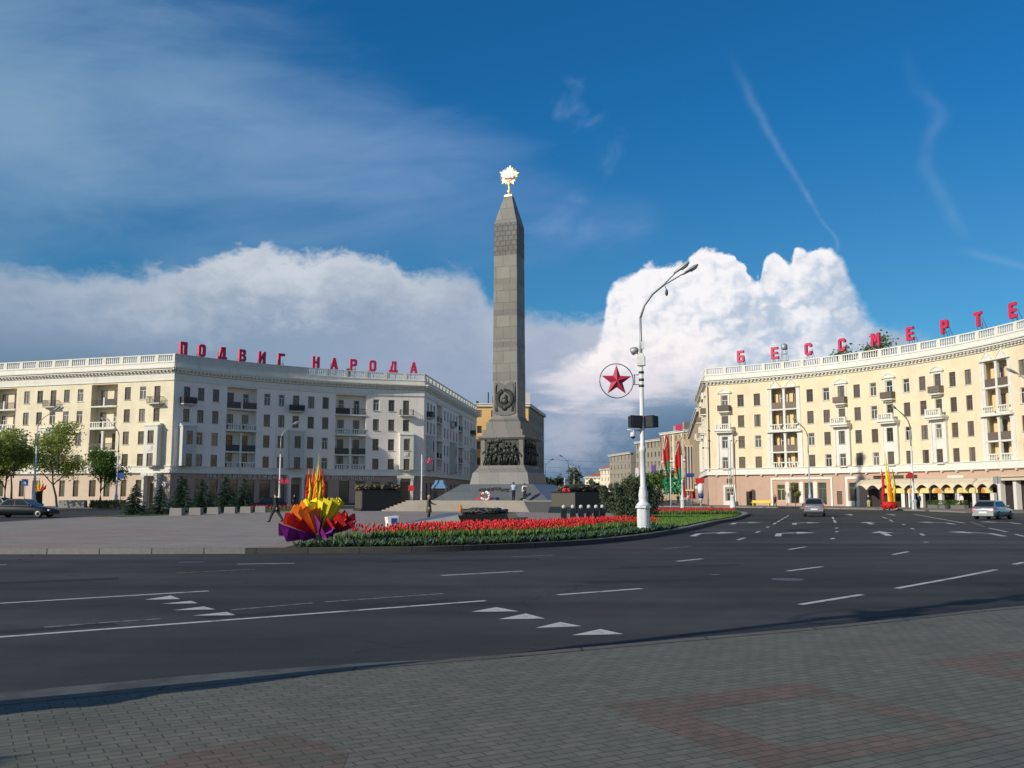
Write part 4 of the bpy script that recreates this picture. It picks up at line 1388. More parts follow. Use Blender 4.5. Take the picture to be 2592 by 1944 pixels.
for x0, x1, d1, z0, z1 in ((S(53.05), S(54.45), .10, .15, .9), (S(33.95), S(35.35), .1, .15, .8), (S(68.5), S(71.0), .12, 3.3, 4.2)):
    p = MB(arcE.P); fbox(p, x0, x1, 0, d1, z0, z1); p.build('wall_panel', 'trim', he)
for k in range(26):
    s_ = 1.5 + k * 2.45
    if s_ > arcE.L - 1: break
    p = MB(arcE.P); fbox(p, s_ - .16, s_ + .16, .02, .32, 4.66, 4.86); p.build('bracket', 'trim_grey', he)
uE = Vector((0.155, 0.988)).normalized()
pF = pC + uE * 31
flankE = Flat(pF, pC)
cK = [('w', 3), ('w', 6), ('d', 9), ('w', 12), ('w', 15), ('L', 17, 21.6), ('w', 24), ('d', 27.5)]
facade(he, flankE, cK, 'east', wall='cream', ground=[(x, x + 1.5, .6, 3.6) for x in (3, 8, 13, 18, 23)], detail=False, seed=13)
g = MB()
body = [tuple(pF), tuple(pC)] + [circ(RR + .01, B0 + (B1 - B0) * k / 30) for k in range(1, 31)] + [circ(RR + 15, B1 - (B1 - B0 - 12) * k / 20) for k in range(21)] + [(pF.x + 15, pF.y - 2)]
g.poly([(x, y, 20.78) for x, y in body])
g.build('roof', 'roof', he)
g = MB()
for a, b in zip(body[31:], body[32:] + body[:1]):
    g.poly([(*a, 0), (*b, 0), (*b, 20.8), (*a, 20.8)])
g.build('rear_wall', 'cream', he)
p = MB(arcE.P)
p.tube([(.3, .12, 5.0), (.3, .12, 19)], .07)
p.tube([(.3, .12, 9.2), (-.5, .5, 9.2)], .03); p.ball((-.55, .55, 9.2), .16); p.ball((.3, .2, 12), .14); p.ball((.3, .2, 10.4), .14)
p.build('downpipe', 'dark_steel', he)


# ------------------------------------------------------------------ the obelisk
MZ = R(-18.8)
MX, MY = -0.3, 100.0
mon = thing('obelisk', 'tall grey granite obelisk with bronze relief panels and a gilded star on its tip', 'monument', (MX, MY, 1.2), MZ)


def ml(name, mb, m, parent=None):
    return mb.build(name, m, parent or mon, local=True)


Z0 = 1.2      # the monument's local zero is the top of its stepped platform
shaft_w = lambda z: (1.375 + (1.265 - 1.375) * (z - 9.9) / (30.7 - 9.9))
g = MB()
def course(mb, z0, z1, grow=0.0):
    mb.frus(shaft_w(z0) + grow, shaft_w(z0) + grow, z0 - Z0, shaft_w(z1) + grow, shaft_w(z1) + grow, z1 - Z0)
bands = [(27.15, 30.7), (24.0, 24.65), (20.6, 21.2), (17.2, 17.8), (13.6, 14.6)]
course(g, 9.9, 30.7)
tw = shaft_w(30.7)
g.frus(tw, tw, 30.7 - Z0, .43, .43, 33.85 - Z0)
ml('shaft', g, 'granite')
for k, (a, b) in enumerate(bands):
    g = MB(); course(g, a, b, .004 if k else .014)
    ml('granite_band', g, 'granite_band' if k == 0 else 'granite_course')
# pedestal
g = MB()
g.frus(1.50, 1.50, 9.65 - Z0, 1.42, 1.42, 9.9 - Z0)
g.frus(1.66, 1.66, 9.30 - Z0, 1.72, 1.72, 9.5 - Z0); g.frus(1.72, 1.72, 9.5 - Z0, 1.50, 1.50, 9.65 - Z0)
g.frus(1.90, 1.90, 8.45 - Z0, 1.88, 1.88, 9.30 - Z0)
g.frus(2.22, 2.22, 7.80 - Z0, 2.20, 2.20, 8.45 - Z0)
g.frus(2.42, 2.42, 7.42 - Z0, 2.60, 2.60, 7.62 - Z0); g.frus(2.60, 2.60, 7.62 - Z0, 2.60, 2.60, 7.80 - Z0)
g.frus(2.22, 2.22, 4.75 - Z0, 2.22, 2.22, 7.42 - Z0)
for sx in (-1, 1):
    for sy in (-1, 1):
        g.box(sx * 2.1 - .24, sx * 2.1 + .24, sy * 2.1 - .24, sy * 2.1 + .24, 4.755 - Z0, 7.415 - Z0)
g.frus(2.55, 2.55, 4.45 - Z0, 2.45, 2.45, 4.75 - Z0)
g.frus(2.90, 2.90, 4.02 - Z0, 2.58, 2.58, 4.45 - Z0)
ml('pedestal', g, 'granite_course')
g = MB(); g.frus(3.18, 3.18, 2.82 - Z0, 2.96, 2.96, 4.02 - Z0); ml('pedestal_block', g, 'granite_base')
g = MB(); g.frus(6.1, 6.1, 0.0, 3.85, 3.85, 2.82 - Z0); ml('sloped_base', g, 'granite_slope')


def figure_lumps(mb, x, y, z, h, lean, rnd):
    """one soldier of the high relief, facing -y"""
    s = h / 1.75
    mb.ball((x + lean * 1.5 * s, y - .05, z + 1.58 * s), (.12 * s, .13 * s, .15 * s), 7, 5)
    mb.ball((x + lean * 1.5 * s, y - .05, z + 1.66 * s), (.15 * s, .15 * s, .08 * s), 7, 4)
    mb.ball((x + lean * .9 * s, y, z + 1.15 * s), (.24 * s, .17 * s, .36 * s), 8, 6)
    mb.ball((x + lean * .5 * s, y, z + .78 * s), (.21 * s, .16 * s, .22 * s), 8, 5)
    st = rnd.uniform(.08, .34)
    for sg in (-1, 1):
        mb.tube([(x + .08 * sg * s, y, z + .75 * s), (x + sg * st * .7 * s, y - .08, z + .4 * s), (x + sg * st * s - .05, y - .02, z)], [.12 * s, .085 * s, .065 * s], 6)
    ax = rnd.uniform(-.35, .35)
    mb.tube([(x - .2 * s + lean, y - .08, z + 1.35 * s), (x - .30 * s + ax * .3, y - .2, z + 1.05 * s), (x + .02 + ax, y - .26, z + 1.12 * s)], [.08 * s, .065 * s, .05 * s], 6)
    mb.tube([(x + .2 * s + lean, y - .08, z + 1.35 * s), (x + .34 * s, y - .16, z + 1.1 * s), (x + .12 + ax * .6, y - .26, z + .95 * s)], [.08 * s, .065 * s, .05 * s], 6)


for side in range(2):
    rnd = random.Random(40 + side)
    rot = Matrix.Rotation(side * pi / 2, 3, 'Z')
    g = MB(lambda x, y, z: tuple(rot @ Vector((x, y, z))))
    g.box(-1.84, 1.84, -2.30, -2.21, 4.78 - Z0, 7.30 - Z0)
    n = 9
    for k in range(n):
        x = -1.62 + 3.24 * k / (n - 1) + rnd.uniform(-.08, .08)
        figure_lumps(g, x, -2.36 - rnd.uniform(0, .14), 4.80 - Z0 + rnd.uniform(0, .12), rnd.uniform(1.75, 2.15), rnd.uniform(-.12, .12), rnd)
    for k in range(6):
        x = -1.5 + 3.0 * k / 5
        g.ball((x + rnd.uniform(-.2, .2), -2.34, 6.9 - Z0 + rnd.uniform(-.1, .15)), (.14, .12, .17), 7, 5)
    # banner above the crowd and rifles
    g.tube([(.12, -2.42, 5.9 - Z0), (.16, -2.46, 7.75 - Z0)], .035, 6)
    for k in range(7):
        t = k / 6
        g.ball((-.15 - t * 1.3, -2.36 - .06 * sin(t * 9), 7.32 - Z0 - .10 * t), (.22, .07, .24), 7, 5)
    for x, a in ((-1.2, .3), (.7, .45), (1.3, -.2)):
        g.tube([(x, -2.6, 5.7 - Z0), (x + a, -2.58, 6.8 - Z0)], .03, 5)
    for k in range(14):
        g.ball((rnd.uniform(-1.6, 1.6), -2.3, 4.85 - Z0 + rnd.uniform(0, .2)), (.18, .16, .10), 6, 4)
    ml('relief_panel', g, 'bronze')

# emblem on the shaft: drapery, sheaf wreath, globe, hammer and sickle, star, ribbon
g = MB()
ey = -shaft_w(11.7)
c0 = 11.75 - Z0
g.slab([(-1.16, -1.55), (-.5, -1.75), (.5, -1.75), (1.16, -1.55), (1.16, 1.72), (.62, 1.78), (0, 1.42), (-.62, 1.78), (-1.16, 1.72)], lambda x, y, d: (x, ey - d, c0 + y), -.1, .09)
for sg in (-1, 1):
    for k in range(6):
        g.tube([(sg * (.85 + .05 * k), ey - .1, c0 + 1.55 - .1 * k), (sg * (1.0 + .02 * k), ey - .12, c0 - .2), (sg * (.75 + .05 * k), ey - .1, c0 - 1.35)], .05, 5)
ml('emblem_drapery', g, 'emblem')
g = MB()
for k in range(46):
    a = -pi / 2 + 2 * pi * k / 46
    for r, q in ((.80, .12), (.92, .10), (.68, .09)):
        if abs(sin(a) - 1) < .05: continue
        g.ball((r * cos(a), ey - .16, c0 + r * 1.05 * sin(a)), (q * 1.2, .10, q), 6, 4)
g.ball((0, ey - .1, c0 - 1.0), (.34, .16, .30), 8, 5)
g.ball((0, ey - .12, c0 - .30), (.42, .14, .34), 10, 6)
star = [(.20 * (1 if k % 2 == 0 else .4) * sin(pi * k / 5), .92 + .20 * (1 if k % 2 == 0 else .4) * cos(pi * k / 5)) for k in range(10)]
g.slab(star[::-1], lambda x, y, d: (x, ey - d, c0 + y), .08, .24)
g.tube([(.26 * cos(t), ey - .17, c0 + .18 + .26 * sin(t)) for t in [R(200) + R(250) * k / 12 for k in range(13)]], [.02 + .05 * sin(pi * k / 12) for k in range(13)], 6)
g.tube([(-.22, ey - .17, c0 - .08), (.16, ey - .17, c0 + .30)], .035, 5)
g.tube([(.05, ey - .18, c0 + .40), (.26, ey - .18, c0 + .19)], .06, 5)
ml('emblem_wreath', g, 'bronze')
# laurel branch on the sloped base
g = MB()
rnd = random.Random(5)
sl = (6.1 - 3.85) / (2.82 - Z0)
for k in range(60):
    t = -1 + 2 * k / 59
    z = .98 + .20 * (1 - t * t) * .6 + rnd.uniform(-.12, .12)
    g.ball((t * 1.55, -(6.1 - sl * z) - .03, z), (.16, .10, .09), 6, 4)
ml('laurel_branch', g, 'bronze')
# gilded order: foot, stem, star with rays, wreath and round medallion
zb = 33.85 - Z0
g = MB()
g.frus(.45, .45, zb, .41, .41, zb + .22)
g.lathe([(.13, zb + .2), (.12, zb + .45), (.22, zb + .55), (.26, zb + .68), (.16, zb + .82), (.10, zb + .95), (.16, zb + 1.35), (.26, zb + 1.6), (.2, zb + 1.75)], 10)
oc_z = zb + 2.42
tilt = R(-8)
def st(r0, r1, n, d0, d1, mb, ph=0.0):
    pts = []
    for k in range(2 * n):
        r = r0 if k % 2 == 0 else r1
        a = pi * k / n + ph
        pts.append((r * sin(a), r * cos(a)))
    mb.slab(pts[::-1], lambda x, y, d: (x * cos(tilt) - y * sin(tilt), -d, oc_z + x * sin(tilt) + y * cos(tilt)), d0, d1)
st(1.18, .56, 5, -.10, .14, g)
st(1.00, .62, 10, -.06, .08, g, pi / 10)
for k in range(5):
    a = 2 * pi * k / 5 + pi / 5 - tilt
    for q in range(-2, 3):
        b = a + q * .17
        r = 1.02 - abs(q) * .03
        g.tube([(.45 * sin(b), 0, oc_z + .45 * cos(b)), (r * sin(b), -.02, oc_z + r * cos(b))], [.07, .035], 5)
ml('gilded_order', g, 'gilt')
g = MB()
g.slab([(.60 * cos(2 * pi * k / 24), .60 * sin(2 * pi * k / 24)) for k in range(24)], lambda x, y, d: (x, -d, oc_z + y), .10, .24)
g.box(-.20, -.08, -.30, -.241, oc_z - .30, oc_z + .22); g.box(.06, .17, -.30, -.241, oc_z - .28, oc_z + .30)
ml('medallion', g, 'gilt_pale')
g = MB()
g.slab([(-.42, -.42), (.34, -.46), (.44, -.30), (-.46, -.26)], lambda x, y, d: (x, -d, oc_z + y), .245, .29)
ml('medallion_ribbon', g, 'enamel')

# stepped platform
pl = MB()
for k in range(7):
    w = 8.1 + .29 * (6 - k)
    pl.box(-w, w, -w, w, .15 * k + (0 if k == 0 else 0), .15 * k + .15)
o = pl.build('stepped_platform', 'steps', origin=None)
o.location = (MX, MY, .15); o.rotation_euler = (0, 0, MZ)
tag(o, 'pale granite stepped platform under the grey obelisk', 'platform')

# flower wreath leaning on the slope
fw = thing('memorial_wreath', 'white and red flower wreath leaning against the sloped obelisk base', 'wreath', (-2.65, 93.55, 1.2), MZ)
rnd = random.Random(8)
g = MB(); h = MB()
for k in range(70):
    a = rnd.uniform(0, 2 * pi); r = rnd.uniform(.28, .46)
    x, z = r * 1.25 * cos(a), .42 + r * sin(a)
    (g if rnd.random() < .6 else h).ball((x, .25 * z * 1.2 - .1 + rnd.uniform(-.04, .04), z), .085, 6, 4)
g.build('white_flowers', 'white', fw, local=True); h.build('red_flowers', 'cl_red', fw, local=True)
g = MB(); g.poly([(-.5, -.2, .06), (-.95, -.34, .03), (-1.0, -.3, .10), (-.5, -.15, .30)]); g.poly([(.4, -.2, .06), (.55, -.34, .03), (.62, -.3, .10), (.5, -.15, .30)])
g.build('ribbon', 'red', fw, local=True)


# ------------------------------------------------------------------ black granite plinths with bronze
def plinth(x, y, rz, wx, wy, z0, z1, label, extra=None):
    t = thing('granite_plinth', label, 'plinth', (x, y, 0.15), rz, 'black plinths about the obelisk')
    g = MB(); g.box(-wx / 2, wx / 2, -wy / 2, wy / 2, z0, z1 - .12); g.frus(wx / 2 + .06, wy / 2 + .06, z1 - .12, wx / 2 + .06, wy / 2 + .06, z1)
    g.build('block', 'black_granite', t, local=True)
    g = MB(); g.frus(wx / 2 + .25, wy / 2 + .25, 0, wx / 2 + .15, wy / 2 + .15, z0 - .002)
    g.build('foot', 'black_granite', t, local=True)
    g = MB(); g.box(-wx / 2 + .02, wx / 2 - .02, -wy / 2 - .10, -wy / 2 - .003, z0 - .1, z1 - .10)  # sunlit face of the block, put in as a browner slab
    g.build('lit_front', 'brown_granite', t, local=True)
    rnd = random.Random(int(abs(x) * 10))
    g = MB()
    for k in range(46):       # bronze wreath of oak leaves lying along the top
        u = -1 + 2 * k / 45
        for q in range(4):
            g.ball((rnd.uniform(-.34, .34), u * wy * .58 + rnd.uniform(-.05, .05), z1 + .28 + .22 * (1 - u * u) * 0 + rnd.uniform(-.14, .22)), (.19, .22, .13), 6, 4)
    g.tube([(0, -wy * .60, z1 + .34), (0, -wy * .3, z1 + .34), (0, wy * .58, z1 + .30)], [.16, .36, .30], 8)
    g.build('bronze_garland', 'bronze_lit', t, local=True)
    return t


plinth(-13.6, 97.0, R(-66), 2.6, 3.9, .25, 2.05, 'black granite plinth with bronze garland beside the left end of the steps')
pe = plinth(6.35, 85.0, R(-52), 3.2, 4.6, .55, 1.85, 'black granite plinth with bronze garland and red flowers beside the round bollards')
g = MB()
rnd = random.Random(3)
for k in range(16): g.ball((4.75 + rnd.uniform(-.3, .3), 83.0 + rnd.uniform(-.15, .15), 2.05 + rnd.uniform(0, .2)), .11, 6, 4)
o = tag(g.build('flower_bunch', 'red', origin=(4.75, 83.0, 2.0)), 'small bunch of red flowers on the right black plinth', 'flowers')
# low granite ramp block at the right end of the steps
g = MB()
g.hexa([(1.6, 88.4, .15), (6.2, 87.2, .15), (7.2, 90.2, .15), (1.6, 91.0, .15), (1.1, 88.2, 1.12), (6.0, 86.9, 1.12), (7.2, 90.2, 1.12), (1.1, 91.2, 1.12)])
tag(g.build('granite_slab', 'granite_slope', origin=(4, 89, .15)), 'grey granite slab with slanted end in front of the steps', 'slab')

# eternal flame in front of the steps
ef = thing('eternal_flame', 'low dark granite flame block with sloping grey apron behind the red tulips', 'memorial', (-1.6, 51.2, 0.15), R(-8))
ef.scale = (.9, .9, .9)
g = MB()
g.hexa([(-4.6, -1.5, 0), (-.9, -1.9, 0), (-.9, 1.8, 0), (-4.0, 1.5, 0), (-4.3, -1.2, .12), (-.9, -1.7, .62), (-.9, 1.6, .72), (-2.6, 1.3, .62)])
g.build('apron', 'granite_slope', ef, local=True)
g = MB()
g.hexa([(-.85, -1.9, 0), (2.0, -1.7, 0), (2.1, 1.6, 0), (-.85, 1.8, 0), (-1.05, -2.1, .58), (1.75, -1.8, .66), (1.8, 1.7, .70), (-1.05, 1.9, .62)])
g.hexa([(1.85, -1.75, 0), (2.6, -1.6, 0), (2.6, 1.2, 0), (1.9, 1.5, 0), (1.85, -1.75, .36), (2.6, -1.6, .40), (2.6, 1.2, .42), (1.9, 1.5, .4)])
g.build('dark_block', 'black_granite', ef, local=True)
g = MB(); rnd = random.Random(2)
for k in range(80):
    a = 2 * pi * k / 80
    g.ball((.15 + 1.25 * cos(a), 1.0 * sin(a), .74 + rnd.uniform(-.04, .10)), (.19, .19, .10), 6, 4)
for k in range(20): g.ball((.15 + rnd.uniform(-.9, .9), rnd.uniform(-.3, .5), .80 + rnd.uniform(0, .1)), (.3, .25, .12), 6, 4)
g.build('bronze_wreath', 'bronze', ef, local=True)
g = MB()
g.lathe([(.12, .66), (.17, .80), (.13, .98), (.05, 1.14), (.01, 1.22)], 8, c=(-1.35, .2))
g.build('flame', 'flame', ef, local=True)

# bollards with round white caps
proto = thing('bollard', 'dark granite bollard with round white top, first of the row from the steps', 'bollard', (3.28, 60.6, 0.15), 0, 'bollards with round white tops')
g = MB(); g.frus(.19, .19, 0, .17, .17, .72); g.build('post', 'black_granite', proto, local=True)
g = MB(); g.lathe([(.08, .72), (.12, .77), (.13, .84), (.10, .91), (.03, .95)], 10); g.build('cap', 'trim_grey', proto, local=True)
for k, (x, y) in enumerate([(3.87, 60.8), (4.4, 61.0), (4.93, 61.3), (5.42, 61.6), (5.85, 61.9)]):
    dup(proto, (x, y, .15), label='dark granite bollard with round white top, %s of the row from the steps' % ['second', 'third', 'fourth', 'fifth', 'sixth'][k])

# ------------------------------------------------------------------ roof letters
GL = {   # strokes on a 10 x 16 grid: boxes (x0,x1,z0,z1) and quads
 'П': ([(0, 3.4, 0, 16), (6.6, 10, 0, 16), (3.4, 6.6, 12.6, 16)], []),
 'О': ([(0, 3.2, 2.4, 13.6), (6.8, 10, 2.4, 13.6), (2.4, 7.6, 0, 3.2), (2.4, 7.6, 12.8, 16)], [[(0, 2.4), (2.4, 0), (2.4, 2.4)], [(7.6, 0), (10, 2.4), (7.6, 2.4)], [(0, 13.6), (2.4, 13.6), (2.4, 16)], [(7.6, 13.6), (10, 13.6), (7.6, 16)]]),
 'Д': ([(-1.6, 11.6, 0, 3.4), (2.6, 9.6, 12.8, 16), (6.6, 9.6, 3.4, 12.8)], [[(0.4, 3.4), (3.6, 3.4), (5.2, 12.8), (2.6, 12.8)]]),
 'В': ([(0, 3.3, 0, 16), (3.3, 8.2, 0, 3.1), (3.3, 8.2, 6.9, 9.5), (3.3, 8.2, 12.9, 16), (7.0, 10, 2.2, 7.4), (6.6, 9.5, 9.0, 13.6)], [[(8.2, 0), (10, 2.2), (8.2, 2.2)], [(8.2, 13.6), (9.5, 13.6), (8.2, 16)]]),
 'И': ([(0, 3.2, 0, 16), (6.8, 10, 0, 16)], [[(3.2, 1.2), (3.2, 6.0), (6.8, 14.8), (6.8, 10.0)]]),
 'Г': ([(0, 3.4, 0, 16), (3.4, 9.6, 12.6, 16)], []),
 'Н': ([(0, 3.3, 0, 16), (6.7, 10, 0, 16), (3.3, 6.7, 6.4, 9.6)], []),
 'А': ([(3.0, 7.0, 3.6, 6.2)], [[(-.6, 0), (2.8, 0), (6.2, 16), (3.4, 16)], [(7.2, 0), (10.6, 0), (6.6, 16), (3.8, 16)]]),
 'Р': ([(0, 3.3, 0, 16), (3.3, 8.0, 12.9, 16), (3.3, 8.0, 6.0, 9.0), (6.9, 10, 7.2, 14.2)], [[(8.0, 14.2), (10, 14.2), (8, 16)], [(8, 6), (10, 7.2), (8, 7.2)]]),
 'Б': ([(0, 3.3, 0, 16), (3.3, 9.4, 12.8, 16), (3.3, 8.2, 0, 3.0), (3.3, 8.2, 6.8, 9.6), (6.9, 10, 1.8, 8.0)], [[(8.2, 0), (10, 1.8), (8.2, 1.8)], [(8.2, 8.0), (10, 8.0), (8.2, 9.6)]]),
 'Е': ([(0, 3.3, 0, 16), (3.3, 9.6, 12.8, 16), (3.3, 8.6, 6.5, 9.5), (3.3, 9.8, 0, 3.2)], []),
 'С': ([(0, 3.2, 2.4, 13.6), (2.4, 7.6, 0, 3.2), (2.4, 7.6, 12.8, 16), (6.8, 10, 10.6, 13.6), (6.8, 10, 2.4, 5.4)], [[(0, 2.4), (2.4, 0), (2.4, 2.4)], [(7.6, 0), (10, 2.4), (7.6, 2.4)], [(0, 13.6), (2.4, 13.6), (2.4, 16)], [(7.6, 13.6), (10, 13.6), (7.6, 16)]]),
 'М': ([(-.6, 2.8, 0, 16), (8.2, 11.6, 0, 16)], [[(2.8, 16), (2.8, 11), (4.4, 4.6), (6.6, 4.6), (4.8, 11.6)], [(8.2, 16), (6.2, 11.6), (4.6, 4.6), (6.6, 4.6), (8.2, 11)]]),
 'Т': ([(3.3, 6.7, 0, 12.8), (-.3, 10.3, 12.8, 16)], []),
}


def letter(ch, x, y, z, rz, h, label, group, lean=0):
    t = thing('roof_letter', label, 'letter', (x, y, z), rz, group)
    k = h / 16.0
    g = MB()
    B, Q = GL[ch]
    d = .42
    def P(a, b, q): return ((a - 5) * k, -.2 + q, b * k + .12)
    polys = [[(a, c), (b, c), (b, e), (a, e)] for a, b, c, e in B]
    polys += Q
    for i, p in enumerate(polys):
        area = sum(p[j][0] * p[(j + 1) % len(p)][1] - p[(j + 1) % len(p)][0] * p[j][1] for j in range(len(p)))
        if area < 0: p = p[::-1]
        e = .0015 * i
        n = len(p)
        a = [g.pt(P(u, v, -e)) for u, v in p]; b = [g.pt(P(u, v, d + e)) for u, v in p]
        g.mat(0).face(a); g.mat(0).face(b[::-1])
        g.mat(1)
        for j in range(n): g.face((a[(j + 1) % n], a[j], b[j], b[(j + 1) % n]))
    g.build('letter_face', ['letter', 'letter_side'], t, local=True)
    g = MB()
    for sx in (-.42, .42):
        g.tube([(sx, .25, -1.0), (sx, .25, .6)], .035, 5)
        g.tube([(sx, 1.3, -1.0), (sx, .26, 1.2)], .03, 5)
    g.tube([(-.42, .28, .35), (.42, .28, .35)], .03, 5)
    g.build('letter_stand', 'dark_steel', t, local=True)


NTH = {}
for ch, a in zip('ПОДВИГНАРОДА', (-52.6, -49.7, -46.5, -43.3, -40.2, -37.1, -31.6, -28.7, -25.6, -22.5, -19.2, -15.9)):
    first = a < -35
    nm = {('П', 1): 'first letter from the corner', ('О', 1): 'right after the first letter'}
    word = 'left word' if first else 'right word'
    lab = {-52.6: 'red roof letter П standing on the roof corner of the grey house', -49.7: 'red roof letter О between П and Д on the grey house', -46.5: 'red roof letter Д between О and В on the grey house',
           -43.3: 'red roof letter В on the grey house', -40.2: 'red roof letter И on the grey house', -37.1: 'red roof letter Г on the grey house', -31.6: 'red roof letter Н on the grey house',
           -28.7: 'red roof letter А between Н and Р on the grey house', -25.6: 'red roof letter Р on the grey house', -22.5: 'red roof letter О between Р and Д on the grey house',
           -19.2: 'red roof letter Д between О and А on the grey house', -15.9: 'red roof letter А ending the words on the grey house'}[a]
    x, y = circ(RR + .3, a)
    letter(ch, x, y, 21.95, -R(a), 1.85, lab, 'red letters on the grey house')
for i, (ch, a) in enumerate(zip('БЕССМЕРТЕН', (36.8, 42.2, 47.5, 52.8, 58.0, 63.5, 68.9, 74.2, 79.8, 85.2))):
    lab = ['red roof letter Б starting the word on the yellow house', 'red roof letter Е between Б and С on the yellow house', 'red roof letter С beside Е and the roof mast on the yellow house', 'red roof letter С beside М on the yellow house', 'red roof letter М in front of the tree top on the yellow house',
           'red roof letter Е between М and Р on the yellow house', 'red roof letter Р on the yellow house', 'red roof letter Т on the yellow house', 'red roof letter Е right after Т on the yellow house', 'red roof letter Н ending the word on the yellow house'][i]
    if i == 9: break
    x, y = circ(RR + .4, a)
    letter(ch, x, y, 22.45, -R(a), 1.85, lab, 'red letters on the yellow house')


# ------------------------------------------------------------------ street lamps
def lamp_tree(name, label, x, y, z, rz, group, full):
    t = thing(name, label, 'street lamp', (x, y, z), rz, group)
    g = MB()
    oct_ = lambda r: [(r * cos(2 * pi * (k + .5) / 8), r * sin(2 * pi * (k + .5) / 8)) for k in range(8)]
    g.prism(oct_(.34), 0, .16)
    g.prism(oct_(.285), .16, 1.0)
    for k in range(8):
        a = 2 * pi * k / 8
        c, s_ = cos(a), sin(a)
        g.hexa([(c * .262 - s_ * u, s_ * .262 + c * u, zz) if d == 0 else (c * .275 - s_ * u, s_ * .275 + c * u, zz) for zz in (.25, .92) for u, d in ((-.075, 0), (-.075, 1), (.075, 1), (.075, 0))])
    g.prism(oct_(.36), 1.0, 1.10)
    g.build('base', 'lamp_white', t, local=True)
    g = MB()
    g.lathe([(.30, 1.10), (.31, 1.15), (.24, 1.22), (.185, 1.28), (.20, 1.42), (.215, 1.55), (.18, 1.75), (.155, 1.84), (.17, 1.88), (.125, 1.94), (.118, 3.42), (.150, 3.46), (.150, 3.60), (.118, 3.66), (.105, 3.70), (.088, 7.2)], 16)
    g.build('pole', 'lamp_white', t, local=True)
    g = MB()
    g.tube([(0, 0, 7.2), (0, 0, 9.45)], [.075, .048], 10)
    for s_ in (-1, 1):
        g.tube([(0, s_ * .03, 9.40), (.19, s_ * .04, 9.96), (.55, s_ * .05, 10.45), (1.08, s_ * .08, 10.86), (1.80 + .16 * s_, s_ * .16, 11.36)], [.045, .042, .040, .034, .026], 8)
    g.build('arm', 'steel', t, local=True)
    for s_ in (-1, 1):
        g = MB()
        d = Vector((.75, s_ * .12, .48)).normalized()
        p = Vector((1.72 + .18 * s_, s_ * .16, 11.30))
        n = Vector((-d.z, 0, d.x)).normalized(); w = d.cross(n)
        sec = [(-.02, .04, .04), (.12, .075, .075), (.40, .13, .10), (.66, .12, .09), (.80, .06, .05)]
        rings = []
        for q, a, b in sec:
            rings.append([g.pt(p + d * q + w * (a * cos(2 * pi * k / 10)) + n * (b * max(-.45, sin(2 * pi * k / 10)))) for k in range(10)])
        for r0, r1 in zip(rings, rings[1:]):
            for k in range(10): g.face((r0[k], r0[(k + 1) % 10], r1[(k + 1) % 10], r1[k]), True)
        g.face(rings[0][::-1]); g.face(rings[-1])
        h = g.build('luminaire', 'steel', t, local=True)
        g = MB()
        rings = []
        for q, a in ((.34, .08), (.45, .11), (.62, .105), (.72, .05)):
            rings.append([g.pt(p + d * q + w * (a * cos(pi * k / 6)) - n * (.055 + .5 * a * sin(pi * k / 6))) for k in range(7)])
        for r0, r1 in zip(rings, rings[1:]):
            for k in range(6): g.face((r0[k], r0[k + 1], r1[k + 1], r1[k]), True)
        g.build('lens', 'lamp_glass', h, local=True)
    if full:
        g = MB(); g.box(-.17, .17, -.16, .16, 7.25, 7.68); g.box(-.10, .10, -.10, .10, 7.68, 7.80); g.box(.03, .13, -.06, .06, 8.0, 8.32); g.build('control_box', 'lamp_white', t, local=True)
        g = MB()
        g.tube([(-.10, 0, 7.78), (-.26, 0, 7.86)], .035, 6)
        g.lathe([(.02, 0), (.10, .02), (.165, .14), (.175, .30), (.16, .32)], 12)
        n0 = len(g.v) - 60
        rot = Matrix.Rotation(R(75), 3, 'Y') @ Matrix.Rotation(R(20), 3, 'X')
        for k in range(n0, len(g.v)):
            g.v[k] = tuple(rot @ Vector(g.v[k]) * -1 + Vector((-.12, -.05, 7.98)))
        g.build('floodlight', 'steel', t, local=True)
        g = MB(); g.tube([(1.10, .1, 10.80), (1.16, .1, 10.66)], .015, 5); g.lathe([(.02, 10.66), (.06, 10.60), (.07, 10.45), (.03, 10.36)], 8, c=(1.17, .1)); g.build('pendant', 'dark_steel', t, local=True)
        g = MB()
        for zz in (6.35, 6.62, 6.95): g.lathe([(.118, zz - .05), (.122, zz), (.118, zz + .05)], 12)
        g.tube([(-.1, .02, 6.85), (-.36, .02, 6.85)], .018, 5); g.tube([(-.1, .02, 6.42), (-.36, .02, 6.42)], .018, 5); g.tube([(-.30, .02, 6.42), (-.30, .02, 6.85)], .022, 5)
        g.build('bracket', 'dark_steel', t, local=True)
    return t


LX, LY = 5.72, 41.6
lamp0 = lamp_tree('street_lamp', 'tall white street lamp with octagonal base at the edge of the tulip bed', LX, LY, .15, R(-14), 'white street lamps round the square', True)
lampS = lamp_tree('street_lamp', 'white street lamp far left beside the dark moving car', -53.6, 107, .0, R(20), 'white street lamps round the square', False)
for x, y, rz, lab in [(-51.0, 123.0, R(170), 'white street lamp between the left tree and the spruces, its arm pointing left'),
                      (-31.2, 128.0, R(25), 'white street lamp behind the walking man and the flame sculpture'),
                      (-3.6, 186.0, R(40), 'distant street lamp by the flank of the grey house'),
                      (39.0, 125.0, R(205), 'white street lamp behind the silver hatchback seen from the rear'),
                      (45.0, 107.0, R(200), 'white street lamp beside the flame sculpture near the cafe'),
                      (23.4, 131.0, R(35), 'white street lamp beside the red and green flags'),
                      (41.8, 74.5, R(172), 'street lamp at the right edge of the view, only its arm showing')]:
    dup(lampS, (x, y, .0), rz, lab)
sh = dup(lamp0, (-5.2, 6.8, .05), R(150), 'white street lamp on the near pavement just outside the left edge')
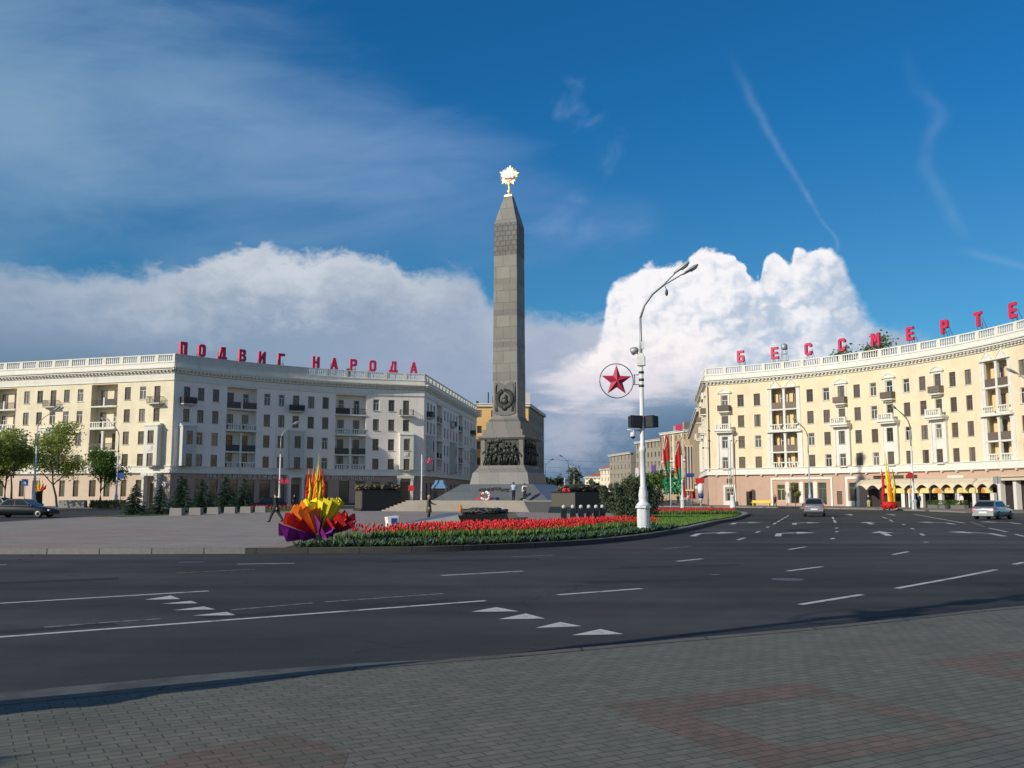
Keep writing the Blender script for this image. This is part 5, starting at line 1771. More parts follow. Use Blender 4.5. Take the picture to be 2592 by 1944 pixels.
for k, (x, y) in enumerate([(9.2, 262), (14.3, 240), (16.5, 300), (21.5, 330), (8.4, 300)]):
    dup(lampS, (x, y, 0), R(200 if k % 2 else 20), 'small far street lamp on the avenue, beyond the obelisk steps', 'far lamps on the avenue')


def ring_star(x, y, z, rz, r, label, seam=True):
    t = thing('star_decoration', label, 'decoration', (x, y, z), rz)
    g = MB()
    o = [(r * .94 * (1 if k % 2 == 0 else .40) * sin(pi * k / 5), r * .94 * (1 if k % 2 == 0 else .40) * cos(pi * k / 5)) for k in range(10)]
    idx = [g.pt((a, 0, b)) for a, b in o]
    f = g.pt((0, -.16 * r, 0)); b_ = g.pt((0, .16 * r, 0))
    for k in range(10):
        g.face((idx[k], f, idx[(k + 1) % 10])); g.face((idx[(k + 1) % 10], b_, idx[k]))
    g.build('star', 'star_red', t, local=True)
    g = MB(); g.tube([(r * cos(2 * pi * k / 40), 0, r * sin(2 * pi * k / 40)) for k in range(41)], .022, 6, caps=False); g.build('hoop', 'dark_steel', t, local=True)
    g = MB()
    for k in range(5):
        a = 2 * pi * k / 5
        g.tube([(0, -.165 * r, 0), (.9 * r * sin(a), -.012, .9 * r * cos(a))], [.006, .003], 4)
    g.build('seam', 'star_seam', t, local=True)
    return t


ring_star(-5.75, 6.2, 6.6, R(-35), .76, 'red star in a hoop on the lamp just outside the left edge')
s0 = ring_star(LX - 1.10, LY - .02, 6.72, R(8), .76, 'large red star in a thin hoop hung on the tall street lamp')
ring_star(-10.85, 125, 6.2, 0, .62, 'small red star on a white post by the grey house flank')
t = thing('star_post', 'slim white post carrying the small red star', 'post', (-11.85, 125, .0))
g = MB(); g.lathe([(.22, 0), (.2, .5), (.12, .6), (.10, 2.2), (.14, 2.3), (.09, 2.4), (.07, 7.0)], 10); g.tube([(0, 0, 6.2), (.38, 0, 6.2)], .03, 5); g.build('pole', 'lamp_white', t, local=True)
for dx, az_, lab in ((-.34, R(22), 'dark loudspeaker on the left of the tall street lamp'), (.40, R(-52), 'dark loudspeaker on the right of the tall street lamp')):
    t = thing('loudspeaker', lab, 'loudspeaker', (LX + dx, LY - .12, 4.62), az_, 'loudspeakers on the tall street lamp')
    g = MB()
    w = .30
    g.hexa([(-w + .03, -.16, 0), (w - .03, -.16, 0), (w - .08, .2, .03), (-w + .08, .2, .03), (-w, -.22, .55), (w, -.22, .55), (w - .08, .2, .52), (-w + .08, .2, .52)])
    g.build('cabinet', 'black', t, local=True)
    g = MB(); g.hexa([(-w + .07, -.185, .06), (w - .07, -.185, .06), (w - .07, -.16, .06), (-w + .07, -.16, .06), (-w + .05, -.235, .50), (w - .05, -.235, .50), (w - .05, -.20, .50), (-w + .05, -.20, .50)])
    g.build('grille', 'grille', t, local=True)
    g = MB(); g.tube([(0, .15, .28), (-dx * .75, .3, .28)], .03, 5); g.build('bracket', 'dark_steel', t, local=True)
t = thing('camera', 'white dome surveillance camera under the left loudspeaker', 'camera', (LX - .42, LY - .1, 4.30))
g = MB(); g.tube([(.34, .08, .24), (.05, 0, .22), (0, 0, .14)], .025, 6); g.tube([(-.25, 0, .26), (.32, .05, .2)], .02, 5); g.lathe([(.06, .16), (.11, .12), (.12, -.02), (.11, -.05)], 12); g.build('housing', 'lamp_white', t, local=True)
g = MB(); g.ball((0, 0, -.05), (.10, .10, .10), 10, 6); g.build('dome', 'black', t, local=True)


# ------------------------------------------------------------------ festive cloth sculptures
def petal(mb, a, base_r, base_z, tip_r, tip_z, half, fold):
    """folded cloth sheet: a crease runs from the base to the tip, two wings rise from it"""
    ca, sa = cos(a), sin(a)
    def P(r, s, z): return (ca * r - sa * s, sa * r + ca * s, z)
    b = P(base_r, 0, base_z)
    L = math.hypot(tip_r - base_r, tip_z - base_z)
    er, ez = (tip_r - base_r) / L, (tip_z - base_z) / L       # along the crease
    nr, nz_ = -ez, er                                         # up from the crease
    mr, mz = base_r + er * L * .72 + nr * fold, base_z + ez * L * .72 + nz_ * fold
    tip = P(base_r + er * L * .92, 0, base_z + ez * L * .92)
    for k in (1, -1):
        w = P(mr + er * L * .22, k * half, mz + ez * L * .22)
        pts = [b, tip, w]
        if k < 0: pts.reverse()
        mb.poly(pts)
        d = .012 * k
        mb.poly([(x + sa * d, y - ca * d, z + .004) for x, y, z in pts][::-1])


lot = thing('cloth_flower', 'large folded cloth flower in purple red orange and yellow on the plaza kerb', 'decoration', (-6.15, 30.5, .15))
# azimuth, elevation, length, half width of each folded sheet
LAYERS = {'cl_purple': [(192, 2, 1.25, .30, .36), (222, -6, 1.15, .34, .40), (246, -8, .85, .30, .34), (284, 34, .85, .20, .30), (304, -4, .72, .26, .34), (326, 4, .62, .2, .3)],
          'cl_red': [(186, 20, 1.22, .26, .36), (206, 22, 1.12, .30, .36), (230, 18, .95, .28, .30), (340, 22, 1.08, .28, .40), (352, 24, 1.10, .22, .34), (320, 20, .85, .26, .34), (40, 28, 1.1, .3, .36), (110, 28, 1.1, .3, .36), (150, 28, 1.15, .3, .36)],
          'cl_crimson': [(0, 22, 1.30, .18, .26), (348, 14, 1.26, .18, .22), (75, 28, 1.1, .3, .36)],
          'cl_orange': [(178, 40, 1.15, .20, .30), (200, 42, 1.12, .24, .30), (224, 46, 1.02, .24, .28), (250, 52, .92, .20, .24), (272, 64, .92, .14, .18), (160, 52, 1.15, .24, .30), (190, 56, 1.08, .18, .24)],
          'cl_yellow': [(172, 62, 1.18, .20, .24), (235, 68, 1.05, .16, .20), (135, 62, 1.2, .2, .24), (296, 68, 1.12, .16, .20), (320, 62, 1.20, .20, .24), (342, 56, 1.24, .20, .26), (2, 54, 1.26, .20, .26), (35, 60, 1.2, .2, .24), (80, 64, 1.2, .2, .24)]}
for m, Lr in LAYERS.items():
    for deg, ele, ln, hf, fd in Lr:
        g = MB()
        q = 1.12 if ele > 35 else 1.04
        petal(g, R(deg), .04, .24, .04 + q * ln * cos(R(ele)), .24 + q * ln * sin(R(ele)), hf * .85, fd * 1.1)
        g.build('petal', m, lot, local=True)
for m, Lr in LAYERS.items():
    for deg, ele, ln, hf, fd in Lr:
        if 180 <= deg <= 360:
            q = (1.12 if ele > 35 else 1.04) * .93
            g = MB(); g.tube([(.03 * cos(R(deg)), .03 * sin(R(deg)), .22), ((.04 + q * ln * cos(R(ele))) * cos(R(deg)), (.04 + q * ln * cos(R(ele))) * sin(R(deg)), .235 + q * ln * sin(R(ele)))], .009, 4); g.build('frame_rod', 'concrete_dark', lot, local=True)
g = MB(); g.lathe([(.19, 0), (.16, .3), (.08, .42)], 10); g.build('stem', 'concrete', lot, local=True)


def flame_sculpture(x, y, z, label, tubes, spear=None):
    t = thing('flame_sculpture', label, 'decoration', (x, y, z))
    g = MB()
    for k in range(10):
        a = 2 * pi * k / 10
        petal(g, a, .45, .12, 1.0, .45, .30, .30)
    g.lathe([(.78, .25), (.85, .55), (.72, .95), (.5, 1.0)], 12)
    g.build('red_base', 'cl_red', t, local=True)
    g = MB()
    for k in range(8): petal(g, 2 * pi * (k + .5) / 8, .5, .02, 1.05, .12, .30, .22)
    g.build('white_fringe', 'canvas', t, local=True)
    for (tx, ty, h, r, m, lx) in tubes:
        g = MB()
        n = 9
        rnd = random.Random(int(h * 100 + tx * 37))
        pts, rad = [], []
        for k in range(n):
            q = k / (n - 1)
            pts.append((tx + lx * q + .05 * sin(q * 9 + tx * 5), ty + .05 * cos(q * 7), .7 + (h - .7) * q))
            rad.append(r * (.55 + .55 * sin(pi * min(1, q * 1.15 + .12))) * (1 - q ** 5) + .012)
        g.tube(pts, rad, 6, smooth=False)
        g.build('cloth_flame', m, t, local=True)
    return t


flame_sculpture(42.2, 106.9, .0, 'tall cloth flame sculpture in orange yellow and green before the cafe', [(-.66, -.1, 4.9, .17, 'cl_red', .02), (-.60, .1, 4.2, .13, 'cl_orange', .0), (.02, 0, 6.6, .17, 'cl_yellow', -.22), (.18, -.12, 5.0, .20, 'cl_orange', -.14), (.64, 0, 4.9, .13, 'cl_green', -.05), (.56, -.1, 4.3, .11, 'cl_yellow', .02), (.70, .1, 4.5, .10, 'cl_crimson', .05)])
flame_sculpture(-22.6, 110.0, .0, 'tall cloth flame sculpture with yellow spear behind the cloth flower', [(-.80, 0, 4.8, .24, 'cl_orange', -.05), (-.95, -.2, 4.5, .20, 'cl_red', .0), (-.62, -.35, 3.9, .13, 'cl_yellow', -.05), (-.42, .1, 4.9, .26, 'cl_orange', .02), (-.15, -.1, 4.7, .24, 'cl_red', .05), (.12, -.3, 4.2, .24, 'cl_orange', .10), (.35, 0, 4.8, .26, 'cl_orange', .05), (.60, .1, 5.0, .26, 'cl_red', .05), (.78, -.1, 4.8, .22, 'cl_orange', .02), (.95, .1, 4.4, .18, 'cl_red', .0), (.5, -.35, 3.6, .12, 'cl_yellow', .05), (-.3, -.45, 5.7, .05, 'cl_yellow', .55), (.12, -.45, 6.5, .09, 'cl_yellow', .20)])
fs = thing('flower_tub', 'dark upright tub with small yellow and orange cloth flame by the left trees', 'decoration', (-63.5, 128, .1))
g = MB(); g.lathe([(.55, 0), (.5, 1.9), (.6, 2.1), (.55, 2.15)], 10); g.build('tub', 'navy', fs, local=True)
for tx, h, m in ((-.35, 3.3, 'cl_orange'), (0, 3.9, 'cl_yellow'), (.35, 3.3, 'cl_orange'), (.6, 3.0, 'cl_red')):
    g = MB(); g.tube([(tx * .4, 0, 2.1), (tx * 1.3, 0, 2.1 + (h - 2.1) * .5), (tx * 1.6, 0, h)], [.10, .18, .02], 6, smooth=False); g.build('cloth_flame', m, fs, local=True)

# clusters of festive poles
def salute(x, y, n, h, m, label):
    t = thing('festive_poles', label, 'decoration', (x, y, 0))
    g = MB(); g.lathe([(.45, 0), (.42, .3), (.30, .4), (.28, 1.5), (.36, 1.6), (.2, 1.75)], 10); g.build('base', 'lamp_white', t, local=True)
    for k in range(n):
        dx_ = (k - (n - 1) / 2) * .30
        g = MB(); g.tube([(dx_ * .5, 0, 1.6), (dx_, 0, 3), (dx_, 0, h - 1.0), (dx_ * 1.4 + .12, 0, h - .3 - .2 * (k % 2)), (dx_ * 1.9 + .3, 0, h - .5)], [.06, .055, .05, .045, .03], 6)
        g.build('pole', m[k % len(m)], t, local=True)
        g = MB(); g.ball((dx_ * 1.9 + .3, 0, h - .55), .10, 6, 5); g.build('ball', m[k % len(m)], t, local=True)
salute(28.9, 125, 4, 9.4, ['lamp_white', 'concrete', 'lamp_white', 'cl_crimson'], 'cluster of tall thin festive poles before the left end of the yellow house')
salute(-4.0, 172, 4, 11.2, ['canvas', 'cream2', 'canvas', 'rose'], 'cluster of thin pale yellow poles by the grey house flank')


# ------------------------------------------------------------------ flowers
def inside(poly, x, y):
    c = False
    n = len(poly)
    j = n - 1
    for i in range(n):
        xi, yi = poly[i]; xj, yj = poly[j]
        if (yi > y) != (yj > y) and x < (xj - xi) * (y - yi) / (yj - yi) + xi: c = not c
        j = i
    return c


def scatter(poly, spacing, rnd):
    xs = [p[0] for p in poly]; ys = [p[1] for p in poly]
    y = min(ys)
    while y < max(ys):
        x = min(xs)
        while x < max(xs):
            px, py = x + rnd.uniform(-.4, .4) * spacing, y + rnd.uniform(-.4, .4) * spacing
            if inside(poly, px, py): yield px, py
            x += spacing
        y += spacing


def tulips(name, poly, spacing, h0, label, leaf=True):
    rnd = random.Random(len(poly) * 7)
    red = MB()
    for x, y in scatter(poly, spacing, rnd):
        if rnd.random() < .10: continue
        h = h0 * rnd.uniform(.62, 1.18)
        r = rnd.uniform(.028, .048); b = .15
        z = b + h
        n = 5
        a0 = rnd.uniform(0, 6)
        lx, ly = rnd.uniform(-.06, .06), rnd.uniform(-.06, .06)
        red.mat(rnd.choice((0, 0, 2, 3)))
        bot = red.pt((x + lx, y + ly, z - .045))
        mid = [red.pt((x + lx + r * cos(a0 + 2 * pi * k / n), y + ly + r * sin(a0 + 2 * pi * k / n), z)) for k in range(n)]
        top = [red.pt((x + lx + r * .62 * cos(a0 + 2 * pi * (k + .5) / n), y + ly + r * .62 * sin(a0 + 2 * pi * (k + .5) / n), z + .065 + rnd.uniform(-.01, .01))) for k in range(n)]
        for k in range(n):
            red.face((bot, mid[(k + 1) % n], mid[k])); red.face((mid[k], mid[(k + 1) % n], top[k]))
            red.face((top[k], mid[(k + 1) % n], top[(k + 1) % n]))
        red.mat(1)
        s = .007
        red.poly([(x - s, y, b), (x + s, y, b), (x + lx + s, y + ly, z - .03), (x + lx - s, y + ly, z - .03)])
        for k in range(3):
            a = rnd.uniform(0, 2 * pi); q = rnd.uniform(.05, .10); w = .022
            c, s_ = cos(a), sin(a)
            zt = b + h * rnd.uniform(.45, .8)
            red.poly([(x, y, b), (x + c * q * .5 - s_ * w, y + s_ * q * .5 + c * w, b + (zt - b) * .5), (x + c * q, y + s_ * q, zt), (x + c * q * .5 + s_ * w, y + s_ * q * .5 - c * w, b + (zt - b) * .5)])
    o = red.build(name, ['tulip', 'leaf_t', 'tulip_b', 'tulip_c'])
    tag(o, label, 'flower bed', None, 'stuff')


def leafbed(name, poly, spacing, h0, m, label, n=6, w=.035):
    rnd = random.Random(len(poly) * 11 + 1)
    g = MB()
    for x, y in scatter(poly, spacing, rnd):
        for k in range(n):
            a = rnd.uniform(0, 2 * pi); c, s_ = cos(a), sin(a)
            q = rnd.uniform(.03, .13); z = .15 + h0 * rnd.uniform(.4, 1.15)
            g.poly([(x - s_ * w * .6, y + c * w * .6, .15), (x + s_ * w * .6, y - c * w * .6, .15), (x + c * q + s_ * w, y + s_ * q - c * w, z * .7 + .05), (x + c * q * 1.5, y + s_ * q * 1.5, z), (x + c * q - s_ * w, y + s_ * q + c * w, z * .7 + .05)])
    tag(g.build(name, m), label, 'plants', None, 'stuff')


bed = [(-6.7, 32.9), (-4.6, 32.8), (-2.0, 33.3), (0.2, 34.3), (1.7, 36.2), (2.9, 38.6), (4.0, 41.4), (5.0, 43.6), (6.4, 44.6), (7.0, 45.4), (6.6, 46.9), (5.0, 47.4), (3.2, 45.0), (1.0, 41.8), (-1.2, 40.0), (-3.0, 37.4), (-4.6, 34.4), (-6.7, 33.3)]
tulips('tulip_bed', bed, .155, .44, 'curved bed of red tulips in front of the obelisk')
edge_ = [(-6.6, 28.75), (-3.5, 29.15), (-1.8, 29.85), (-.1, 31.1), (1.7, 32.8), (3.1, 34.8), (4.7, 37.8), (6.35, 41.7), (8.1, 46.2), (7.4, 46.8), (6.9, 45.2), (6.3, 44.4), (5.0, 43.4), (4.0, 41.2), (2.9, 38.4), (1.7, 36.0), (.2, 34.1), (-2.0, 33.1), (-4.4, 32.4), (-5.2, 30.8)]
leafbed('bed_edging', edge_, .17, .19, 'leaf_b', 'dark green low edging plants along the plaza kerb', 7)
inner = [(-4.8, 32.2), (-2.0, 32.4), (.3, 33.5), (1.9, 35.4), (3.2, 38.0), (4.4, 41.0), (5.4, 43.2), (6.9, 44.6), (6.4, 45.0), (5.0, 43.7), (4.0, 41.5), (2.9, 38.7), (1.7, 36.3), (.2, 34.4), (-2.0, 33.4), (-4.6, 32.9)]
leafbed('tulip_leaves', inner, .12, .35, 'leaf_t', 'fresh green tulip leaves in front of the red flowers', 6, .028)
bed2 = [(9.0, 72.5), (18.6, 79.5), (19.2, 82.0), (17.5, 83.5), (9.5, 78)]
tulips('tulip_bed', bed2, .24, .40, 'straight bed of red tulips beyond the lawn')
leafbed('tulip_leaves', [(8.6, 70.6), (18.5, 78.0), (18.6, 79.6), (9.0, 72.6)], .22, .36, 'leaf_t', 'green tulip leaves between the lawn and the far red bed', 5, .03)
bed3 = [(-27.5, 96.5), (-20.4, 100.5), (-20.6, 102.0), (-27.2, 98.6)]
tulips('tulip_bed', bed3, .22, .42, 'narrow far bed of red tulips behind the cloth flower')
soil = MB()
soil.prism([(-6.8, 28.6)] + edge_[:9] + [(7.3, 47.4), (5, 47.6), (3, 45.3), (.9, 42.2), (-1.4, 40.2), (-3.2, 37.6), (-4.8, 34.6), (-6.9, 33.5)], .146, .153)
struct('flower_bed_soil', soil, 'soil', 'dark soil under the tulips')
# short grass blades on the lawn
rnd = random.Random(77)
g = MB()
for x, y in scatter(lawn_pts, .16, rnd):
    if y > 72: continue
    for k in range(2):
        a = rnd.uniform(0, 6.28); c, s_ = cos(a) * .03, sin(a) * .03
        px, py = x + rnd.uniform(-.08, .08), y + rnd.uniform(-.08, .08)
        g.poly([(px - c, py - s_, .205), (px + c, py + s_, .205), (px + s_, py - c, .205 + rnd.uniform(.05, .12))])
tag(g.build('grass', mat('grass_blade', (0.10, 0.19, 0.03), .8, var=.3, scale=1.0)), 'bright short grass on the lawn', 'grass', None, 'stuff')


# ------------------------------------------------------------------ trees
def broadleaf(x, y, h, r, seed, label, leaf='leaf_spring', n=2600, low=.28, ls=.20, group='trees before the grey house', trunk_r=.16, z=.1):
    rnd = random.Random(seed)
    t = thing('tree', label, 'tree', (x, y, z), 0, group)
    tr = MB(); tips = []
    def grow(p, d, L, rad, lev):
        pts = [p]; q = p.copy(); dd = d.copy()
        for k in range(3):
            dd = (dd + Vector((rnd.uniform(-.16, .16), rnd.uniform(-.16, .16), rnd.uniform(-.02, .12)))).normalized()
            q = q + dd * L / 3
            pts.append(q.copy())
            if lev >= 2: tips.append(q.copy())
        tr.tube(pts, [rad, rad * .85, rad * .7, rad * .55], 5 if lev else 7, caps=False)
        if lev < 3:
            for k in range(rnd.randint(3, 4)):
                a = rnd.uniform(0, 2 * pi); el = rnd.uniform(.25, .95)
                nd = (dd * .7 + Vector((cos(a) * cos(el), sin(a) * cos(el), sin(el) * .8))).normalized()
                st_ = pts[rnd.choice((2, 3, 3))] if lev else pts[rnd.choice((2, 3))]
                grow(st_, nd, L * rnd.uniform(.45, .66), rad * .55, lev + 1)
    grow(Vector((0, 0, 0)), Vector((0, 0, 1)), h * .40, trunk_r, 0)
    # leader
    grow(Vector((0, 0, h * .38)), Vector((0, 0, 1)), h * .32, trunk_r * .6, 1)
    tr.build('trunk', 'bark', t, local=True)
    cr = MB()
    zmin = h * low
    cl = [p for p in tips if p.z > zmin * .9]
    for k in range(n):
        p = rnd.choice(cl)
        s = rnd.gauss(0, .30) * r * .35
        o = Vector((rnd.gauss(0, r * .12), rnd.gauss(0, r * .12), rnd.gauss(0, r * .10)))
        q = p + o
        if q.z < zmin: q.z = zmin + rnd.uniform(0, .25) * h
        if q.z > h: q.z = h - rnd.uniform(0, .22) * h
        rr = math.hypot(q.x, q.y)
        hc = zmin + (h - zmin) * .45
        lim = r * math.sqrt(max(.06, 1 - ((q.z - hc) / ((h - zmin) * (.58 if q.z > hc else .52))) ** 2)) * rnd.uniform(.72, 1.08) * (1 + .16 * sin(3 * math.atan2(q.y, q.x) + q.z * 1.3 + seed))
        if rr > lim: q.x *= lim / rr; q.y *= lim / rr
        sz = ls * rnd.uniform(.6, 1.3)
        a = Vector((rnd.uniform(-1, 1), rnd.uniform(-1, 1), rnd.uniform(-.7, .7))).normalized()
        b = a.cross(Vector((rnd.uniform(-1, 1), rnd.uniform(-1, 1), rnd.uniform(-1, 1)))).normalized()
        cr.poly([q - a * sz * .7, q + b * sz * .4, q + a * sz * .7, q - b * sz * .4])
    cr.build('crown', leaf, t, local=True)
    return t


broadleaf(-61.0, 116.5, 9.8, 5.8, 3, 'thin leaved spring tree with dark trunk near the left edge', n=8500, low=.14, ls=.22)
broadleaf(-60.0, 126.0, 11.4, 6.0, 4, 'tall sparse spring tree behind the far left street lamp', n=7500, low=.16, ls=.22)
broadleaf(-59.5, 104.0, 9.4, 5.0, 5, 'dense green tree cut off by the left edge', n=11000, low=.08, ls=.24, leaf='leaf_dark')
broadleaf(-53.6, 124.0, 8.3, 4.4, 6, 'small dark leaved tree beside the second street lamp', n=8000, low=.08, ls=.2, leaf='leaf_dark')
broadleaf(-68.0, 128.0, 9.5, 4.6, 8, 'bushy green tree behind the left edge trees', n=8000, low=.05, ls=.26, leaf='leaf_spring')
broadleaf(61.5, 161.0, 30.0, 7.0, 9, 'tree top showing above the roof of the yellow house', leaf='leaf_dark', n=6500, low=.5, ls=.45, group='trees behind the houses', trunk_r=.3)
for k, (x, y, h, lab) in enumerate([(15.0, 395, 9, 'far small tree on the avenue right of the obelisk'), (19.0, 410, 10.5, 'far round tree near the thin far lamps'), (24.5, 380, 14.0, 'far dark green tree on the avenue, tallest of its row'), (29, 420, 9, 'far low tree beside the red roofed houses'), (36.5, 430, 9, 'far tree partly behind the right bronze garland')]):
    broadleaf(x, y, h, h * .42, 50 + k, lab, leaf='far_tree', n=500, low=.08, ls=.9, group='far trees on the avenue', trunk_r=.25)
broadleaf(40.4, 262, 8.5, 4.5, 61, 'street tree before the tan houses, left of the tall lamp', leaf='leaf_dark', n=800, low=.1, ls=.5, group='street trees on the avenue')
broadleaf(38.0, 300, 8.5, 4.5, 62, 'street tree beside the red roofed houses', leaf='leaf_dark', n=700, low=.1, ls=.55, group='street trees on the avenue')
broadleaf(42.3, 142.5, 3.6, 1.0, 63, 'small young tree against the shop windows of the yellow house', leaf='leaf_spring', n=260, low=.3, ls=.18, group='street trees on the avenue', trunk_r=.05)


broadleaf(-10.2, 1.2, 4.2, .8, 71, 'unseen small round tree added outside the left edge for its shadow', leaf='leaf_dark', n=1500, low=.62, ls=.16, group='added unseen trees', trunk_r=.06, z=.05)  # unseen tree, added to throw the soft shadow at lower left


def spruce(x, y, h, r, seed, label):
    rnd = random.Random(seed)
    t = thing('spruce', label, 'tree', (x, y, .17), rnd.uniform(0, 6), 'young spruces behind the concrete blocks')
    g = MB(); g.tube([(0, 0, 0), (0, 0, h * .97)], [.09, .012], 6); g.build('trunk', 'bark', t, local=True)
    g = MB()
    lv = int(h / .10)
    for k in range(lv):
        q = k / lv
        z = .18 + (h - .2) * q
        R_ = r * (1 - q) ** .85 + .05
        nb = int(9 + 8 * (1 - q))
        for b in range(nb):
            a = rnd.uniform(0, 2 * pi)
            L = R_ * rnd.uniform(.72, 1.1)
            c, s_ = cos(a), sin(a)
            dr = -.30 * L + rnd.uniform(-.12, .10)
            for m in range(5):
                u0, u1 = L * m / 5, L * (m + 1.2) / 5
                w = .11 * (1 - m / 6) * (.6 + .5 * (1 - q))
                for sg in (-1, 1):
                    g.poly([(c * u0, s_ * u0, z + dr * u0 / L), (c * (u1 + .06) - s_ * w * sg, s_ * (u1 + .06) + c * w * sg, z + dr * u1 / L - .03 + rnd.uniform(-.04, .04)), (c * u1, s_ * u1, z + dr * u1 / L + .03)])
    g.build('crown', 'needle', t, local=True)


for k, (x, y, h, r, lab) in enumerate([(-29.6, 75.0, 2.5, 1.15, 'small young spruce, first in the row from the left'), (-28.7, 78.0, 2.4, 1.15, 'second young spruce in the row from the left'),
                                       (-28.4, 82.0, 3.2, 1.4, 'third young spruce behind the second concrete block'), (-27.4, 84.5, 3.0, 1.35, 'fourth young spruce behind the concrete blocks'),
                                       (-26.6, 88.5, 3.4, 1.45, 'fifth young spruce behind the concrete blocks'), (-25.6, 91.0, 3.2, 1.35, 'last young spruce in the row, nearest the dark parked car')]):
    spruce(x, y, h, r, 100 + k, lab)
# juniper clump beside the tall lamp
rnd = random.Random(12)
t = thing('juniper', 'wide grey green juniper bush behind the tall street lamp', 'bush', (8.15, 63.8, .17))
st_ = MB(); cr = MB()
for k in range(26):
    a = rnd.uniform(0, 2 * pi); rr = rnd.uniform(.1, 1.5)
    bx, by = rr * 1.15 * cos(a), rr * .9 * sin(a)
    h = rnd.uniform(1.9, 2.75) * (1.08 - .26 * rr)
    tipx, tipy = bx * 1.35, by * 1.35
    st_.tube([(bx * .4, by * .4, 0), (bx, by, h * .45), (tipx, tipy, h)], [.05, .035, .01], 5)
    for m in range(560):
        q = rnd.random() ** .8
        cx_, cy_, cz = bx * .6 + (tipx - bx * .6) * q, by * .6 + (tipy - by * .6) * q, .12 + h * q
        w = .62 * (1 - q) ** .6 + .06
        p = Vector((cx_ + rnd.gauss(0, w * .5), cy_ + rnd.gauss(0, w * .5), max(.06, cz + rnd.gauss(0, .12))))
        d = Vector((rnd.uniform(-1, 1), rnd.uniform(-1, 1), rnd.uniform(.1, 1.2))).normalized()
        s_ = d.cross(Vector((rnd.uniform(-1, 1), rnd.uniform(-1, 1), .2))).normalized()
        L = rnd.uniform(.12, .26)
        cr.poly([p - s_ * .035, p + s_ * .035, p + d * L])
st_.build('stems', 'bark', t, local=True); cr.build('needles', 'juniper', t, local=True)

# concrete blocks and left-hand low things
for k in range(6):
    f = k / 5
    x, y = -26.0 + 3.2 * f, 74.3 + 12.6 * f
    g = MB(); g.frus(.46, .62, 0, .43, .58, .56)
    o = g.build('concrete_block', 'concrete'); o.location = (x, y, .15); o.rotation_euler = (0, 0, R(6))
    tag(o, '%s concrete block from the left in the row before the spruces' % ['first', 'second', 'third', 'fourth', 'fifth', 'sixth'][k], 'block', 'concrete blocks along the plaza')
g = MB(); g.frus(1.65, .5, 0, 1.6, .45, .95); o = g.build('concrete_planter', 'concrete'); o.location = (-55.6, 121, .14); tag(o, 'wide pale concrete planter under the left trees', 'planter')
rnd = random.Random(31); t = thing('hedge', 'clipped dark hedge right of the concrete planter', 'hedge', (-51.4, 121.5, .14))
g = MB()
for k in range(1500):
    p = Vector((rnd.uniform(-2.2, 2.2), rnd.uniform(-.4, .4), rnd.uniform(0, .95)))
    a = Vector((rnd.uniform(-1, 1), rnd.uniform(-1, 1), rnd.uniform(-1, 1))).normalized(); b = a.cross(Vector((.3, .5, 1))).normalized()
    g.poly([p - a * .12, p + b * .08, p + a * .12, p - b * .08])
g.build('foliage', 'leaf_dark', t, local=True)
g = MB(); g.box(-2.1, 2.1, -.3, .3, 0, .8); g.build('branches', 'bark', t, local=True)


# ------------------------------------------------------------------ people
CL = {}
def cloth(name, c):
    if name not in CL:
        CL[name] = mat(name, c, .85, var=.12, scale=6)
    return CL[name]


